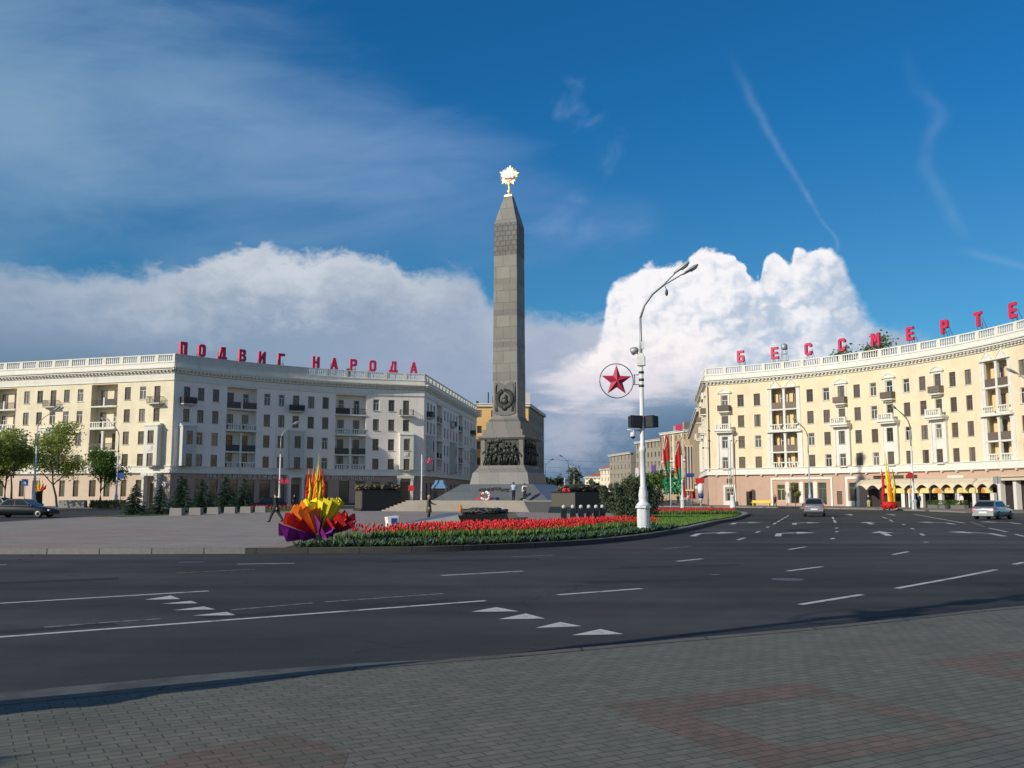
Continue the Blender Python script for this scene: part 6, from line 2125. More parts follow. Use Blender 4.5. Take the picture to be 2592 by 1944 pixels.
def person(x, y, z, h, face, label, top, legs, shoes, hair='hair', pose='stand', skirt=False, cap=None, group=None, bare_arms=False, extra=None):
    """one continuous skinned body; face = heading in degrees clockwise from +Y; own forward is -y"""
    t = thing('person', label, 'person', (x, y, z), R(180) - R(face), group)
    k = h / 1.75
    V, E_, Rd, part = [], [], [], []
    def j(p, r, parent, m):
        V.append(Vector(p) * k); Rd.append(r * k * ((1.12 if p[2] > 1.46 and m == 3 else 1.42) if r > .03 else 1.0)); part.append(m)
        if parent is not None: E_.append((parent, len(V) - 1))
        return len(V) - 1
    stride = {'walk': .36, 'stand': .02, 'step': .18}[pose]
    pel = j((0, 0, .96), .135, None, 1 if not skirt else 0)
    wai = j((0, .0, 1.08), .128, pel, 0); che = j((0, .01, 1.26), .15, wai, 0); sh = j((0, .01, 1.40), .115, che, 0)
    nk = j((0, -.005, 1.50), .056, sh, 3); hd = j((0, -.03, 1.60), .088, nk, 3); cr = j((0, -.015, 1.69), .075, hd, 3)
    j((0, -.125, 1.595), .018, hd, 3)                       # nose
    for sg in (-1, 1): j((sg * .095, -.005, 1.60), .022, hd, 3)   # ears
    for sg in (-1, 1):
        s = sg * (1 if pose != 'stand' else .6)
        fw = -stride * s
        hip = j((sg * .085, 0, .90), .105, pel, 1)
        kn = j((sg * .09, fw * .50 - .03, .50), .066, hip, 1)
        an = j((sg * .09, fw + (.05 if fw > 0 else -.0), .10 + (.05 if fw > .2 else 0)), .045, kn, 1)
        heel = j((sg * .09, fw + .02 + (.05 if fw > 0 else 0), .05 + (.05 if fw > .2 else 0)), .042, an, 2)
        j((sg * .10, fw - .15 + (.05 if fw > 0 else 0), .038), .036, heel, 2)
        so = j((sg * .185, .01, 1.40), .066, sh, 0)
        if extra == 'phone' and sg == -1:
            el = j((-.26, -.10, 1.20), .05, so, 0); wr = j((-.15, -.18, 1.44), .036, el, 3); pa = j((-.12, -.15, 1.53), .036, wr, 3); fd = Vector((.1, .1, 1)).normalized()
        elif extra == 'camera':
            el = j((sg * .24, -.16, 1.22), .048, so, 0); wr = j((sg * .10, -.30, 1.42), .034, el, 3); pa = j((sg * .06, -.30, 1.49), .034, wr, 3); fd = Vector((-sg * .5, 0, 1)).normalized()
        elif extra == 'forward' and sg == 1:
            el = j((.22, -.14, 1.16), .048, so, 0); wr = j((.16, -.36, 1.08), .034, el, 3); pa = j((.15, -.43, 1.07), .034, wr, 3); fd = Vector((0, -1, -.1)).normalized()
        else:
            am = -fw * .55
            el = j((sg * .235, am * .4 + .03, 1.13), .047, so, 3 if bare_arms else 0); wr = j((sg * .245, am - .03, .90), .033, el, 3 if bare_arms else 0)
            pa = j((sg * .245, am - .05, .83), .036, wr, 3); fd = Vector((0, -.15 + am * .3, -1)).normalized()
        side = fd.cross(Vector((sg, 0, 0)) if abs(fd.x) < .7 else Vector((0, 1, 0))).normalized()
        P = V[pa] / k
        for q in range(4):
            o = P + side * (q - 1.5) * .019 + fd * .045
            e = o + fd * (.05, .058, .054, .042)[q]
            f1 = j(o, .0095, pa, 3)
            f2 = j(e + Vector((-sg * .012, -.006, 0)), .008, f1, 3)
        j(P + side * -.042 + fd * .035, .0095, pa, 3)
    me = bpy.data.meshes.new('body')
    me.from_pydata([tuple(v) for v in V], E_, [])
    o = bpy.data.objects.new('tmp', me); COL.objects.link(o)
    md = o.modifiers.new('s', 'SKIN')
    for i, sv in enumerate(me.skin_vertices[0].data):
        sv.radius = (Rd[i], Rd[i] * (.78 if i in (1, 2, 3) else 1.0)); sv.use_root = (i == 0)
    ss = o.modifiers.new('b', 'SUBSURF'); ss.levels = 1; ss.render_levels = 1
    dg = bpy.context.evaluated_depsgraph_get()
    body = bpy.data.meshes.new_from_object(o.evaluated_get(dg), depsgraph=dg)
    bpy.data.objects.remove(o)
    body.materials.clear()
    for m in (top, legs, shoes, M['skin']): body.materials.append(m)
    segs = [(V[a], V[b], part[b]) for a, b in E_]
    for f in body.polygons:
        c = f.center
        best = None
        for a, b, m in segs:
            ab = b - a
            u = max(0, min(1, (c - a).dot(ab) / max(1e-9, ab.length_squared)))
            d = (c - a - ab * u).length
            if best is None or d < best[0]: best = (d, m)
        f.material_index = best[1]
        f.use_smooth = True
    b = bpy.data.objects.new('body', body); b.parent = t; COL.objects.link(b)
    g = MB()
    for q in range(26):
        a = rnd.uniform(0, 2 * pi)
    n = 10
    rings = []
    for zq, rq, off in ((1.565, .098, .03), (1.62, .110, .018), (1.67, .108, .005), (1.72, .088, 0), (1.755, .05, 0), (1.765, .01, 0)):
        rings.append([g.pt(((rq * cos(2 * pi * i / n)) * k, (rq * max(-.72 if zq < 1.66 else -1.0, sin(2 * pi * i / n)) - .015 + off) * k, zq * k)) for i in range(n)])
    for r0, r1 in zip(rings, rings[1:]):
        for i in range(n): g.face((r0[i], r0[(i + 1) % n], r1[(i + 1) % n], r1[i]), True)
    g.build('hair', hair, t, local=True)
    if cap:
        g = MB(); g.lathe([(.108 * k, 1.68 * k), (.135 * k, 1.73 * k), (.12 * k, 1.77 * k), (.03 * k, 1.785 * k)], 12, c=(0, -.01 * k)); g.poly([(-.09 * k, -.10 * k, 1.69 * k), (-.06 * k, -.18 * k, 1.67 * k), (.06 * k, -.18 * k, 1.67 * k), (.09 * k, -.10 * k, 1.69 * k)]); g.build('cap', cap, t, local=True)
    if skirt:
        g = MB(); g.lathe([(.135 * k, 1.12 * k), (.17 * k, .95 * k), (.22 * k, .52 * k), (.20 * k, .50 * k)], 12); g.build('coat', top, t, local=True)
    if extra == 'backpack':
        g = MB(); g.frus(.13 * k, .07 * k, 1.08 * k, .11 * k, .06 * k, 1.42 * k, 0, .17 * k); g.build('backpack', 'black', t, local=True)
    if extra == 'phone':
        g = MB(); g.box(-.135 * k, -.105 * k, -.135 * k, -.075 * k, 1.52 * k, 1.65 * k); o = g.build('phone', 'white', t, local=True)
    return t


dk = cloth('black_suit', (.018, .019, .026)); dg_ = cloth('dark_trousers', (.03, .034, .042)); bl = cloth('black_leather', (.012, .012, .012))
person(-13.75, 55.7, .15, 1.68, 282, 'man in dark suit and flat cap walking left with phone at ear', dk, dg_, bl, pose='walk', cap='black', extra='phone')
person(-31.8, 139.5, .14, 1.7, 150, 'distant person in black before the house wall behind the flame sculpture', bl, dk, bl, pose='stand')
person(-5.35, 61.5, .15, 1.58, 95, 'person in olive green coat standing left of the eternal flame', cloth('olive_coat', (.085, .09, .062)), dg_, bl, hair='blond', skirt=True, extra='forward')
person(.15, 92.7, 1.2, 1.76, 20, 'man in pale blue shirt raising a camera on the platform', cloth('pale_blue_shirt', (.40, .44, .58)), dk, bl, pose='stand', extra='camera')
person(1.22, 92.5, 1.2, 1.66, 12, 'person in white top with black backpack on the platform', cloth('white_top', (.70, .68, .64)), dg_, cloth('white_shoes', (.7, .7, .68)), extra='backpack')
person(-8.4, 113.5, .15, 1.7, 60, 'person in pink jacket and white trousers left of the sloped base', cloth('pink_jacket', (.50, .13, .20)), cloth('white_trousers', (.62, .6, .6)), bl, pose='step')
person(-7.0, 116.0, .15, 1.85, 200, 'person in pale mint top half hidden by the sloped base', cloth('mint_top', (.45, .60, .52)), dg_, bl)
person(36.2, 131.5, .14, 1.66, 170, 'person in dark red top on the pavement before the shop windows', cloth('dark_red_top', (.20, .04, .05)), dk, bl, pose='step')
person(51.2, 108.8, .14, 1.74, 250, 'waiter in white shirt by the cafe front', cloth('white_top', (.7, .68, .64)), dk, bl)
person(46.6, 109.5, .14, 1.78, 200, 'person in navy jacket beside the right flame sculpture', cloth('navy_jacket', (.03, .05, .11)), dk, bl)
person(44.6, 119.5, .14, 1.7, 200, 'person in beige trousers under the left end of the awning', dk, cloth('beige_trousers', (.5, .40, .28)), bl)
av = [(29.9, 172, dk, dg_, 'person in black walking on the avenue pavement left of the flags', 'hair'), (32.4, 186, cloth('white_top', (.7, .68, .64)), dg_, 'person in white shirt on the avenue, farthest of the walkers', 'hair'),
      (31.9, 173, cloth('lemon_top', (.6, .56, .40)), cloth('blue_trousers', (.06, .09, .28)), 'person in pale top and blue trousers on the avenue', 'blond'), (33.0, 167, cloth('grey_coat', (.12, .11, .13)), dk, 'person with red hair in grey coat beside the white lamp base', M['tile']),
      (33.4, 161, dk, bl, 'person in black nearest the yellow house corner', 'hair'), (30.9, 196, cloth('brown_coat', (.16, .10, .09)), dk, 'person in brown coat far up the avenue', 'hair')]
for i, (x, y, tp, lg_, lab, hr) in enumerate(av):
    person(x, y, .14, 1.72, (170, 200, 10, 185, 20, 190)[i], lab, tp, lg_, bl, hair=hr, pose='walk' if i % 2 else 'step', group='walkers on the avenue')


# ------------------------------------------------------------------ cars
def car(x, y, az_, paint, label, L=4.2, Wd=1.74, H=1.45, suv=False, z=0.0, sedan=False):
    """own forward is +x"""
    t = thing('parked_car' if False else 'car', label, 'car', (x, y, z), R(90) - R(az_))
    hl, hw = L / 2, Wd / 2
    bz = .62 * H
    #       x, z low, z hood/belt, half width low, z roof, half width roof
    S_ = [(-hl, .42, .80, .80, 0), (-hl + .06, .28, bz + .04, .92, 0), (-hl + (.30 if not sedan else .85), .22, bz + .06, .985, 0)]
    rear_top = -hl + (.55 if suv else .75 if not sedan else 1.45)
    g = MB()
    secs = []
    def sec(px, zl, zb, wf): secs.append((px, zl, zb, wf))
    for q in [(-hl, .40, bz - .16, .84), (-hl + .05, .27, bz + .02, .93), (-hl + .25, .22, bz + .04, .98), (-hl + .9, .20, bz + .03, 1.0), (0, .20, bz, 1.0), (hl - 1.35, .20, bz - .02, 1.0), (hl - .55, .21, bz - .10, .985), (hl - .16, .24, bz - .20, .93), (hl, .34, bz - .34, .80)]:
        sec(*q)
    rings = []
    for px, zl, zb, wf in secs:
        w = hw * wf
        ring_ = [(px, -w * .90, zl), (px, -w, zl + .16), (px, -w, zl + (zb - zl) * .62), (px, -w * .955, zb - .03), (px, -w * .90, zb), (px, 0, zb + .025),
                 (px, w * .90, zb), (px, w * .955, zb - .03), (px, w, zl + (zb - zl) * .62), (px, w, zl + .16), (px, w * .90, zl)]
        rings.append([g.pt(p) for p in ring_])
    m = len(rings[0])
    for r0, r1 in zip(rings, rings[1:]):
        for q in range(m): g.face((r0[q], r1[q], r1[(q + 1) % m], r0[(q + 1) % m]), True)
    g.face(rings[0]); g.face(rings[-1][::-1])
    # cabin
    xr0 = -hl + (.10 if suv else .20 if not sedan else .72); xr1 = rear_top
    xf1 = .28 if not suv else .38; xf0 = hl - 1.25
    zr = H
    wb, wr = hw * .90, hw * .70
    cab = {}
    def ringc(px, z0, wa, z1, wt): return [g.pt((px[0], -wa, z0)), g.pt((px[1], -wt, z1)), g.pt((px[1], wt, z1)), g.pt((px[0], wa, z0))]
    r0 = ringc((xr0, xr1), bz + .02, wb, zr - .05, wr)
    r1 = ringc((xf0, xf1), bz - .01, wb, zr - .05, wr)
    cr = [g.pt((xr1 + .25, -wr * .9, zr)), g.pt((xr1 + .25, wr * .9, zr)), g.pt((xf1 - .3, wr * .9, zr)), g.pt((xf1 - .3, -wr * .9, zr))]
    g.face((r0[0], r0[1], r0[2], r0[3])[::-1]); g.face((r1[0], r1[1], r1[2], r1[3]))
    g.face((r0[0], r1[0], r1[1], r0[1])); g.face((r0[3], r0[2], r1[2], r1[3]))
    g.face((r0[1], cr[0], cr[1], r0[2])); g.face((r1[1], r1[2], cr[2], cr[3])); g.face((cr[0], cr[3], cr[2], cr[1])); g.face((r0[1], r1[1], cr[3], cr[0])); g.face((r0[2], cr[1], cr[2], r1[2]))
    bd = g.build('body', paint, t, local=True)
    def pane(pts, off, name='window'):
        q = MB(); c = [Vector(p) + Vector(off) for p in pts]; q.poly(c); q.poly([p - Vector(off) * .4 for p in c][::-1]); q.build(name, 'glass_dark', t, local=True)
    lerp = lambda a, b, u: Vector(a) + (Vector(b) - Vector(a)) * u
    A, B = Vector((xr0, wb, bz + .02)), Vector((xr1, wr, zr - .05)); C, D = Vector((xf0, wb, bz - .01)), Vector((xf1, wr, zr - .05))
    for sg in (-1, 1):
        f = lambda v: Vector((v.x, v.y * sg, v.z))
        q0, q1, q2, q3 = lerp(A, C, .10), lerp(A, C, .47), lerp(B, D, .48), lerp(B, D, .08)
        u = lambda lo, hi, a: lerp(lo, hi, a)
        pane([f(u(q0, q3, .12)), f(u(q1, q2, .12)), f(u(q1, q2, .90)), f(u(q0, q3, .90))], (0, .012 * sg, .006))
        q0, q1, q2, q3 = lerp(A, C, .51), lerp(A, C, .90), lerp(B, D, .97), lerp(B, D, .52)
        pane([f(u(q0, q3, .12)), f(u(q1, q2, .12)), f(u(q1, q2, .90)), f(u(q0, q3, .90))], (0, .012 * sg, .006))
    a, b = Vector((xr0, -wb, bz + .02)), Vector((xr1, -wr, zr - .05))
    f = lambda v: Vector((v.x, -v.y, v.z))
    l0, l1 = lerp(a, b, .14), lerp(a, b, .90)
    l0.y *= .90; l1.y *= .90
    pane([f(l0), l0, l1, f(l1)], (-.014, 0, .008), 'rear_window')
    a, b = Vector((xf0, -wb, bz - .01)), Vector((xf1, -wr, zr - .05))
    l0, l1 = lerp(a, b, .12), lerp(a, b, .92)
    l0.y *= .9; l1.y *= .9
    pane([l0, f(l0), f(l1), l1], (.014, 0, .008), 'windscreen')
    for sg in (-1, 1):
        q = MB(); q.hexa([(-hl - .012, sg * hw * .86, bz - .24), (-hl + .16, sg * hw * .965, bz - .24), (-hl + .16, sg * hw * .70, bz - .24), (-hl - .012, sg * hw * .56, bz - .24),
                          (-hl + .03, sg * hw * .86, bz - .04), (-hl + .2, sg * hw * .965, bz - .04), (-hl + .2, sg * hw * .70, bz - .04), (-hl + .03, sg * hw * .56, bz - .04)]); q.build('tail_light', 'tail', t, local=True)
        q = MB(); q.box(hl - .22, hl - .02, sg * hw * .72 - .16, sg * hw * .72 + .16, bz - .38, bz - .24); q.build('headlight', 'lamp_glass', t, local=True)
        q = MB(); q.ball((xf0 - .25, sg * (hw + .08), bz + .10), (.08, .11, .08), 7, 5); q.build('mirror', paint, t, local=True)
    q = MB(); q.box(-hl - .02, -hl + .02, -.26, .26, bz - .38, bz - .27); q.build('number_plate', 'white', t, local=True)
    q = MB(); q.box(-hl - .05, -hl + .25, -hw * .86, hw * .86, .26, .42); q.build('rear_bumper', paint if not suv else 'black', t, local=True)
    q = MB(); q.box(hl - .25, hl + .04, -hw * .78, hw * .78, .24, .42); q.build('front_bumper', paint, t, local=True)
    if suv:
        for sg in (-1, 1):
            q = MB(); q.tube([(xr1 + .2, sg * wr * .86, zr + .01), (xr1 + .3, sg * wr * .86, zr + .06), (xf1 - .4, sg * wr * .86, zr + .06), (xf1 - .3, sg * wr * .86, zr + .01)], .02, 5); q.build('roof_rail', 'black', t, local=True)
    for px in (-hl + .80, hl - .82):
        for sg in (-1, 1):
            yy = sg * (hw - .09)
            def wl(mb, prof):
                rr = []
                for r, o in prof: rr.append([mb.pt((px + r * cos(2 * pi * k / 18), yy + o * sg, .31 + r * sin(2 * pi * k / 18))) for k in range(18)])
                for p, q_ in zip(rr, rr[1:]):
                    for k in range(18): mb.face((p[k], p[(k + 1) % 18], q_[(k + 1) % 18], q_[k]), True)
                mb.face(rr[-1])
            q = MB(); wl(q, [(.22, -.1), (.30, -.1), (.315, -.06), (.315, .07), (.29, .105), (.20, .105)]); w = q.build('wheel', 'rubber', t, local=True)
            q = MB(); wl(q, [(.20, .104), (.19, .112), (.05, .095), (.01, .10)]); q.build('rim', 'steel', w, local=True)
    return t


car(24.85, 78.6, 18, 'silver', 'silver estate car driving away towards the yellow house, brake lights on', L=4.2, Wd=1.66, H=1.48, suv=True)
car(34.6, 68.8, 46, 'silver', 'silver hatchback at the right side turning right, sunlit rear and dark flank', L=3.9, Wd=1.66, H=1.34)
car(-37.6, 73.6, 92, 'navy', 'large dark car passing at the left edge of the plaza', L=4.9, Wd=1.82, H=1.44, sedan=True)
car(-27.2, 105.5, 250, 'navy', 'dark blue car behind the concrete blocks and walking man', L=4.4, Wd=1.75, H=1.46)
car(-47.0, 88.0, 95, 'navy', 'dark car mostly hidden behind the passing car, farther back', L=4.4, Wd=1.75, H=1.5)

# ------------------------------------------------------------------ flags, adverts, signs
def flag(x, y, z, label, tip, hoist):
    t = thing('flag', label, 'flag', (x, y, z), 0, 'flags on the avenue pole')
    g = MB(); g.tube([(0, 0, 0), tip], .035, 6); g.build('staff', 'white', t, local=True)
    g = MB()
    n, m = 7, 14
    W_ = 1.0; L = hoist
    tx, ty, tz = tip
    def P(i, k):
        u = i / n; v = k / m
        fold = .10 * sin(u * 11 + v * 2.2) * (.4 + v)
        return (tx - .95 * W_ * u * (.35 + .65 * sin(pi * min(1, v * .8 + .08))) + .12 * sin(v * 3), ty + fold, tz - .10 - L * v - .5 * u * (1 - v) )
    ids = [[g.pt(P(i, k)) for k in range(m + 1)] for i in range(n + 1)]
    for i in range(n):
        for k in range(m):
            g.mat(1 if i <= 0 or (k >= m - 4 and i <= 3) or k >= m - 2 else 2 if i == n - 1 and k < 5 else 0)
            g.face((ids[i][k], ids[i + 1][k], ids[i + 1][k + 1], ids[i][k + 1]), True)
    g.build('cloth', ['cl_red', 'cl_green', 'white'], t, local=True)


FX, FY = 21.8, 131.0
t = thing('flag_mast', 'white mast holding two red and green flags on leaning staffs', 'mast', (FX, FY, 0)); g = MB(); g.tube([(0, 0, 0), (0, 0, 5.6)], [.07, .05], 8); g.box(-.9, .5, -.04, .04, 5.2, 5.32); g.build('mast', 'white', t, local=True)
flag(FX - 1.6, FY - .1, 4.6, 'limp red and green flag on the left staff', (1.45, 0, 5.8), 5.4)
flag(FX + .1, FY - .1, 5.2, 'limp green and red flag on the right staff, slightly lower', (1.35, 0, 4.4), 5.6)
t = thing('advert_pillar', 'tall white and blue advertising figure with red top by the yellow house corner', 'advert', (28.6, 144.5, .0))
g = MB(); g.lathe([(.16, 0), (.18, 1.0), (.34, 1.05), (.36, 1.2)], 10); g.build('leg', 'white', t, local=True)
g = MB(); g.lathe([(.36, 1.2), (.42, 1.6), (.40, 1.95)], 12); g.build('blue_band', 'blue', t, local=True)
g = MB(); g.lathe([(.40, 1.95), (.46, 2.6), (.40, 3.3), (.2, 3.5)], 12); g.box(-.9, -.4, -.1, .1, 2.7, 3.1); g.build('white_body', 'white', t, local=True)
g = MB(); g.box(-.75, .55, -.12, .12, 3.5, 4.3); g.build('red_head', 'red', t, local=True)
for x, y, z0, z1, w, m, lab in [(26.9, 142, 1.2, 3.9, .5, 'cl_red', 'small red pennant left of the white advertising figure'), (25.6, 141, 1.4, 3.4, .3, 'cl_crimson', 'narrow dark red pennant beside the tall lamp on the avenue')]:
    t = thing('pennant', lab, 'flag', (x, y, 0), 0, 'pennants on the avenue')
    g = MB(); g.tube([(0, 0, 0), (0, 0, z1 + 1.4)], .04, 6); g.build('staff', 'dark_steel', t, local=True)
    g = MB(); g.slab([(-w, z0), (w, z0), (.05, z1 + 1.2), (-.05, z1 + 1.2)], lambda a, b, d: (a + .1 * sin(b * 3), d, b), -.06, .06); g.build('cloth', m, t, local=True)
rnd = random.Random(91)
t = thing('green_canopy', 'ragged green festive canopy behind the flags on the avenue', 'canopy', (26.2, 150, 0))
g = MB()
for k in range(240):
    p = Vector((rnd.uniform(-2.4, 2.2), rnd.uniform(-.6, .6), rnd.uniform(1.9, 4.4)))
    a = Vector((rnd.uniform(-1, 1), rnd.uniform(-.5, .5), rnd.uniform(-1, 1))).normalized(); b = a.cross(Vector((0, 1, .2))).normalized()
    g.poly([p - a * .3, p + b * .22, p + a * .3, p - b * .22])
g.build('cloth', 'cl_green', t, local=True)
g = MB(); g.tube([(-2, 0, 0), (-2, 0, 3)], .05, 5); g.tube([(1.8, 0, 0), (1.8, 0, 3)], .05, 5); g.build('frame', 'steel', t, local=True)

# litter box on the plaza, wall signs, traffic signs
t = thing('litter_box', 'small white and blue box lying on the plaza left of the tulips', 'box', (-6.1, 48.5, .15), R(25))
g = MB(); g.hexa([(-.22, -.25, 0), (.32, -.25, 0), (.32, .25, 0), (-.22, .25, 0), (-.30, -.22, .46), (.30, -.25, .52), (.30, .25, .52), (-.30, .22, .46)]); g.build('box', 'white', t, local=True)
g = MB(); g.box(.325, .345, -.2, .2, .08, .44); g.box(-.1, .2, -.262, -.252, .1, .4); g.build('blue_panel', 'blue', t, local=True)
g = MB(); g.frus(.30, .1, 0, .28, .09, .10, -.1, -.34); g.build('flap', 'white', t, local=True)


def text_mesh(txt, size, depth, m, parent, loc, rz, name='lettering'):
    cu = bpy.data.curves.new('t', 'FONT'); cu.body = txt; cu.size = size; cu.extrude = depth; cu.align_x = 'CENTER'; cu.resolution_u = 2
    o = bpy.data.objects.new('t', cu); COL.objects.link(o)
    dg = bpy.context.evaluated_depsgraph_get()
    me = bpy.data.meshes.new_from_object(o.evaluated_get(dg), depsgraph=dg)
    bpy.data.objects.remove(o)
    me.materials.clear(); me.materials.append(M[m])
    q = bpy.data.objects.new(name, me); q.parent = parent; q.location = loc; q.rotation_euler = (R(90), 0, rz)
    COL.objects.link(q)
    return q


def shop_sign(txt, a0, a1, z, label):
    mid = (a0 + a1) / 2
    x, y = circ(RR - .42, mid)
    t = thing('shop_sign', label, 'sign', (x, y, z), -R(mid))
    n = len(txt)
    for i, chh in enumerate(txt):
        if chh == ' ': continue
        a = a0 + (a1 - a0) * (i + .5) / n
        px, py = circ(RR - .10, a)
        v = Matrix.Rotation(R(mid), 3, 'Z') @ Vector((px - x, py - y, 0))
        text_mesh(chh, .80, .06, 'trim', t, (v.x, v.y, 0), -R(a) + R(mid), 'sign_letter')


shop_sign('МАГАЗИН ОДЕЖДЫ', -48.4, -37.4, 4.22, 'pale raised shop letters above the windows under the first loggia')
shop_sign('МАГАЗИН АКСЕНИЯ', -31.6, -22.0, 4.22, 'pale raised shop letters above the windows under the second loggia')
# house number
p = flatW.P(LW - .9, .32, 3.2)
t = thing('house_number', 'round white house number 3 sign at the corner of the grey house', 'sign', p, flatW.rz(0))
g = MB(); g.slab([(.42 * cos(2 * pi * k / 20), .42 * sin(2 * pi * k / 20)) for k in range(20)][::-1], lambda a, b, d: (a, d, b), 0, .05); g.tube([(0, .03, 0), (0, .30, 0)], .03, 5); g.build('plate', 'white', t, local=True)
text_mesh('3', .62, .01, 'black', t, (0, -.012, -.21), 0)


def road_sign(x, y, z, h, shape, m, label, rz=0.0, txt=None):
    t = thing('road_sign', label, 'sign', (x, y, z), rz)
    g = MB(); g.tube([(0, .04, 0), (0, .04, h)], .035, 6); g.build('pole', 'steel', t, local=True)
    if shape == 'sq': pts = [(-.36, -.36), (.36, -.36), (.36, .36), (-.36, .36)]
    else: pts = [(.36 * cos(2 * pi * k / 20), .36 * sin(2 * pi * k / 20)) for k in range(20)]
    g = MB(); g.slab(pts, lambda a, b, d: (a, -d, h - .4 + b), 0, .03); pl_ = g.build('plate', m, t, local=True)
    if txt: text_mesh(txt, .6, .005, 'white', t, (0, -.036, h - .62), 0)
    return t


road_sign(-53.4, 104.5, 0, 3.5, 'sq', 'blue', 'blue square sign with white figure on the far left lamp', 0, '4')
road_sign(-50.2, 122.4, 0, 4.6, 'sq', 'blue', 'plain blue square sign beside the second street lamp')
road_sign(44.5, 106.4, 0, 4.3, 'round', 'red', 'round red sign on the street lamp by the cafe')
t = road_sign(47.6, 93.5, 0, 3.6, 'sq', 'steel', 'grey back of a traffic sign behind the silver hatchback', R(160))
road_sign(-12.9, 122, 0, 3.0, 'sq', 'red', 'red and green banner panel beside the white star post')

# red star lamps on lamp post behind the man
t = thing('ribbon_star', 'small dark red star decoration on the lamp behind the walking man', 'decoration', (-30.7, 127.6, 3.6))
g = MB()
for sx in (-.15, .55):
    g.slab([(sx + .55 * (1 if k % 2 == 0 else .45) * sin(pi * k / 5), .55 * (1 if k % 2 == 0 else .45) * cos(pi * k / 5)) for k in range(10)][::-1], lambda a, b, d: (a, d, b), -.05, .05)
g.build('star', 'star_red', t, local=True)
t = thing('kiosk', 'dark blue kiosk with light blue roof beside the white star post', 'kiosk', (-9.6, 127, 0), R(-8))
g = MB(); g.box(-.8, .8, -.8, .8, 0, 2.6); g.build('body', 'navy', t, local=True)
g = MB(); g.frus(1.0, 1.0, 2.6, .8, .8, 3.1); g.frus(.7, .7, 3.1, .5, .5, 3.7); g.build('roof', mat('light_blue_roof', (.10, .22, .36), .6), t, local=True)

# cafe awning along the yellow house
aw = thing('cafe_awning', 'long cream cafe awning with scalloped front and yellow frieze panels', 'awning', (*circ(RR, 68), .14))
S = arcE.S
g = MB(arcE.P)
s0_, s1_ = S(56.2), S(80.5)
nb = int((s1_ - s0_) / 2.0)
for k in range(nb):
    a, b = s0_ + (s1_ - s0_) * k / nb, s0_ + (s1_ - s0_) * (k + 1) / nb
    q = 8
    prev = None
    for i in range(q + 1):
        u = i / q; x_ = a + (b - a) * u
        arch = sin(pi * u)
        bot = 2.42 + .62 * arch
        c = [(x_, .02, 3.95), (x_, 1.7, 3.75), (x_, 3.0, 3.15 + .10 * arch), (x_, 3.25, bot)]
        r = [g.pt(p) for p in c]
        if prev:
            for e in range(3): g.face((prev[e], prev[e + 1], r[e + 1], r[e]))
        prev = r
g.build('canopy', 'canvas', aw)
for k in range(nb):
    a, b = s0_ + (s1_ - s0_) * k / nb, s0_ + (s1_ - s0_) * (k + 1) / nb
    if 2 <= k <= nb - 2:
        g = MB(arcE.P); fbox(g, a + .08, b - .08, 2.62, 2.68, 1.98, 2.62); g.build('frieze_panel', 'cafe_sign', aw)
    if k % 2 == 0:
        g = MB(arcE.P); fbox(g, a - .06, a + .06, 2.9, 3.02, .14, 2.5); g.build('post', 'dark_steel', aw)
for a in (63.6, 66.5, 69.6, 72.4, 75.2, 78.2):
    g = MB(arcE.P); fbox(g, S(a) - .32, S(a) + .32, 2.2, 2.6, .14, 2.0); g.build('counter_pillar', 'trim', aw)
g = MB(arcE.P); fbox(g, s0_ + .3, s1_, .35, .5, .14, 2.5); g.build('shade_sheet', 'cafe_dark', aw)  # dark sheet added to stand for the shade under the awning
for a in (65.0, 65.4):
    g = MB(arcE.P); fbox(g, S(a) - .10, S(a) + .10, 2.9, 3.1, .14, 2.0); g.build('curtain', 'white', aw)
# wide flat roof of the next pavilion
pv = thing('pavilion', 'low white roofed pavilion joined to the right end of the awning', 'pavilion', (*circ(RR, 83), .14))
g = MB(arcE.P); fbox(g, S(80.7), S(93), .02, 4.2, 3.35, 3.75); fbox(g, S(80.7), S(93), .02, 4.4, 3.75, 3.9); g.build('roof', 'canvas', pv)
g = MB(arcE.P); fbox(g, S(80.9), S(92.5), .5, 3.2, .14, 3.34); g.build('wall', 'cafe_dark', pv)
for a in (81.2, 84, 87, 90):
    g = MB(arcE.P); fbox(g, S(a) - .3, S(a) + .3, 3.3, 3.9, .14, 3.34); g.build('column', 'trim', pv)
# low hedge boxes before the cafe
for k, a in enumerate((75.6, 79.4)):
    x, y = circ(RR - 8, a)
    t = thing('hedge_box', '%s one of two low clipped hedge boxes before the cafe' % ('left', 'right')[k], 'hedge', (x, y, .14), -R(a), 'hedge boxes before the cafe')
    g = MB(); g.box(-1.5, 1.5, -.3, .3, 0, .45); g.build('trough', 'concrete_dark', t, local=True)
    g = MB()
    for q in range(500):
        p = Vector((rnd.uniform(-1.5, 1.5), rnd.uniform(-.35, .35), rnd.uniform(.4, 1.0)))
        a_ = Vector((rnd.uniform(-1, 1), rnd.uniform(-1, 1), rnd.uniform(-1, 1))).normalized(); b_ = a_.cross(Vector((.3, .5, 1))).normalized()
        g.poly([p - a_ * .09, p + b_ * .06, p + a_ * .09, p - b_ * .06])
    g.build('foliage', 'leaf_dark', t, local=True)
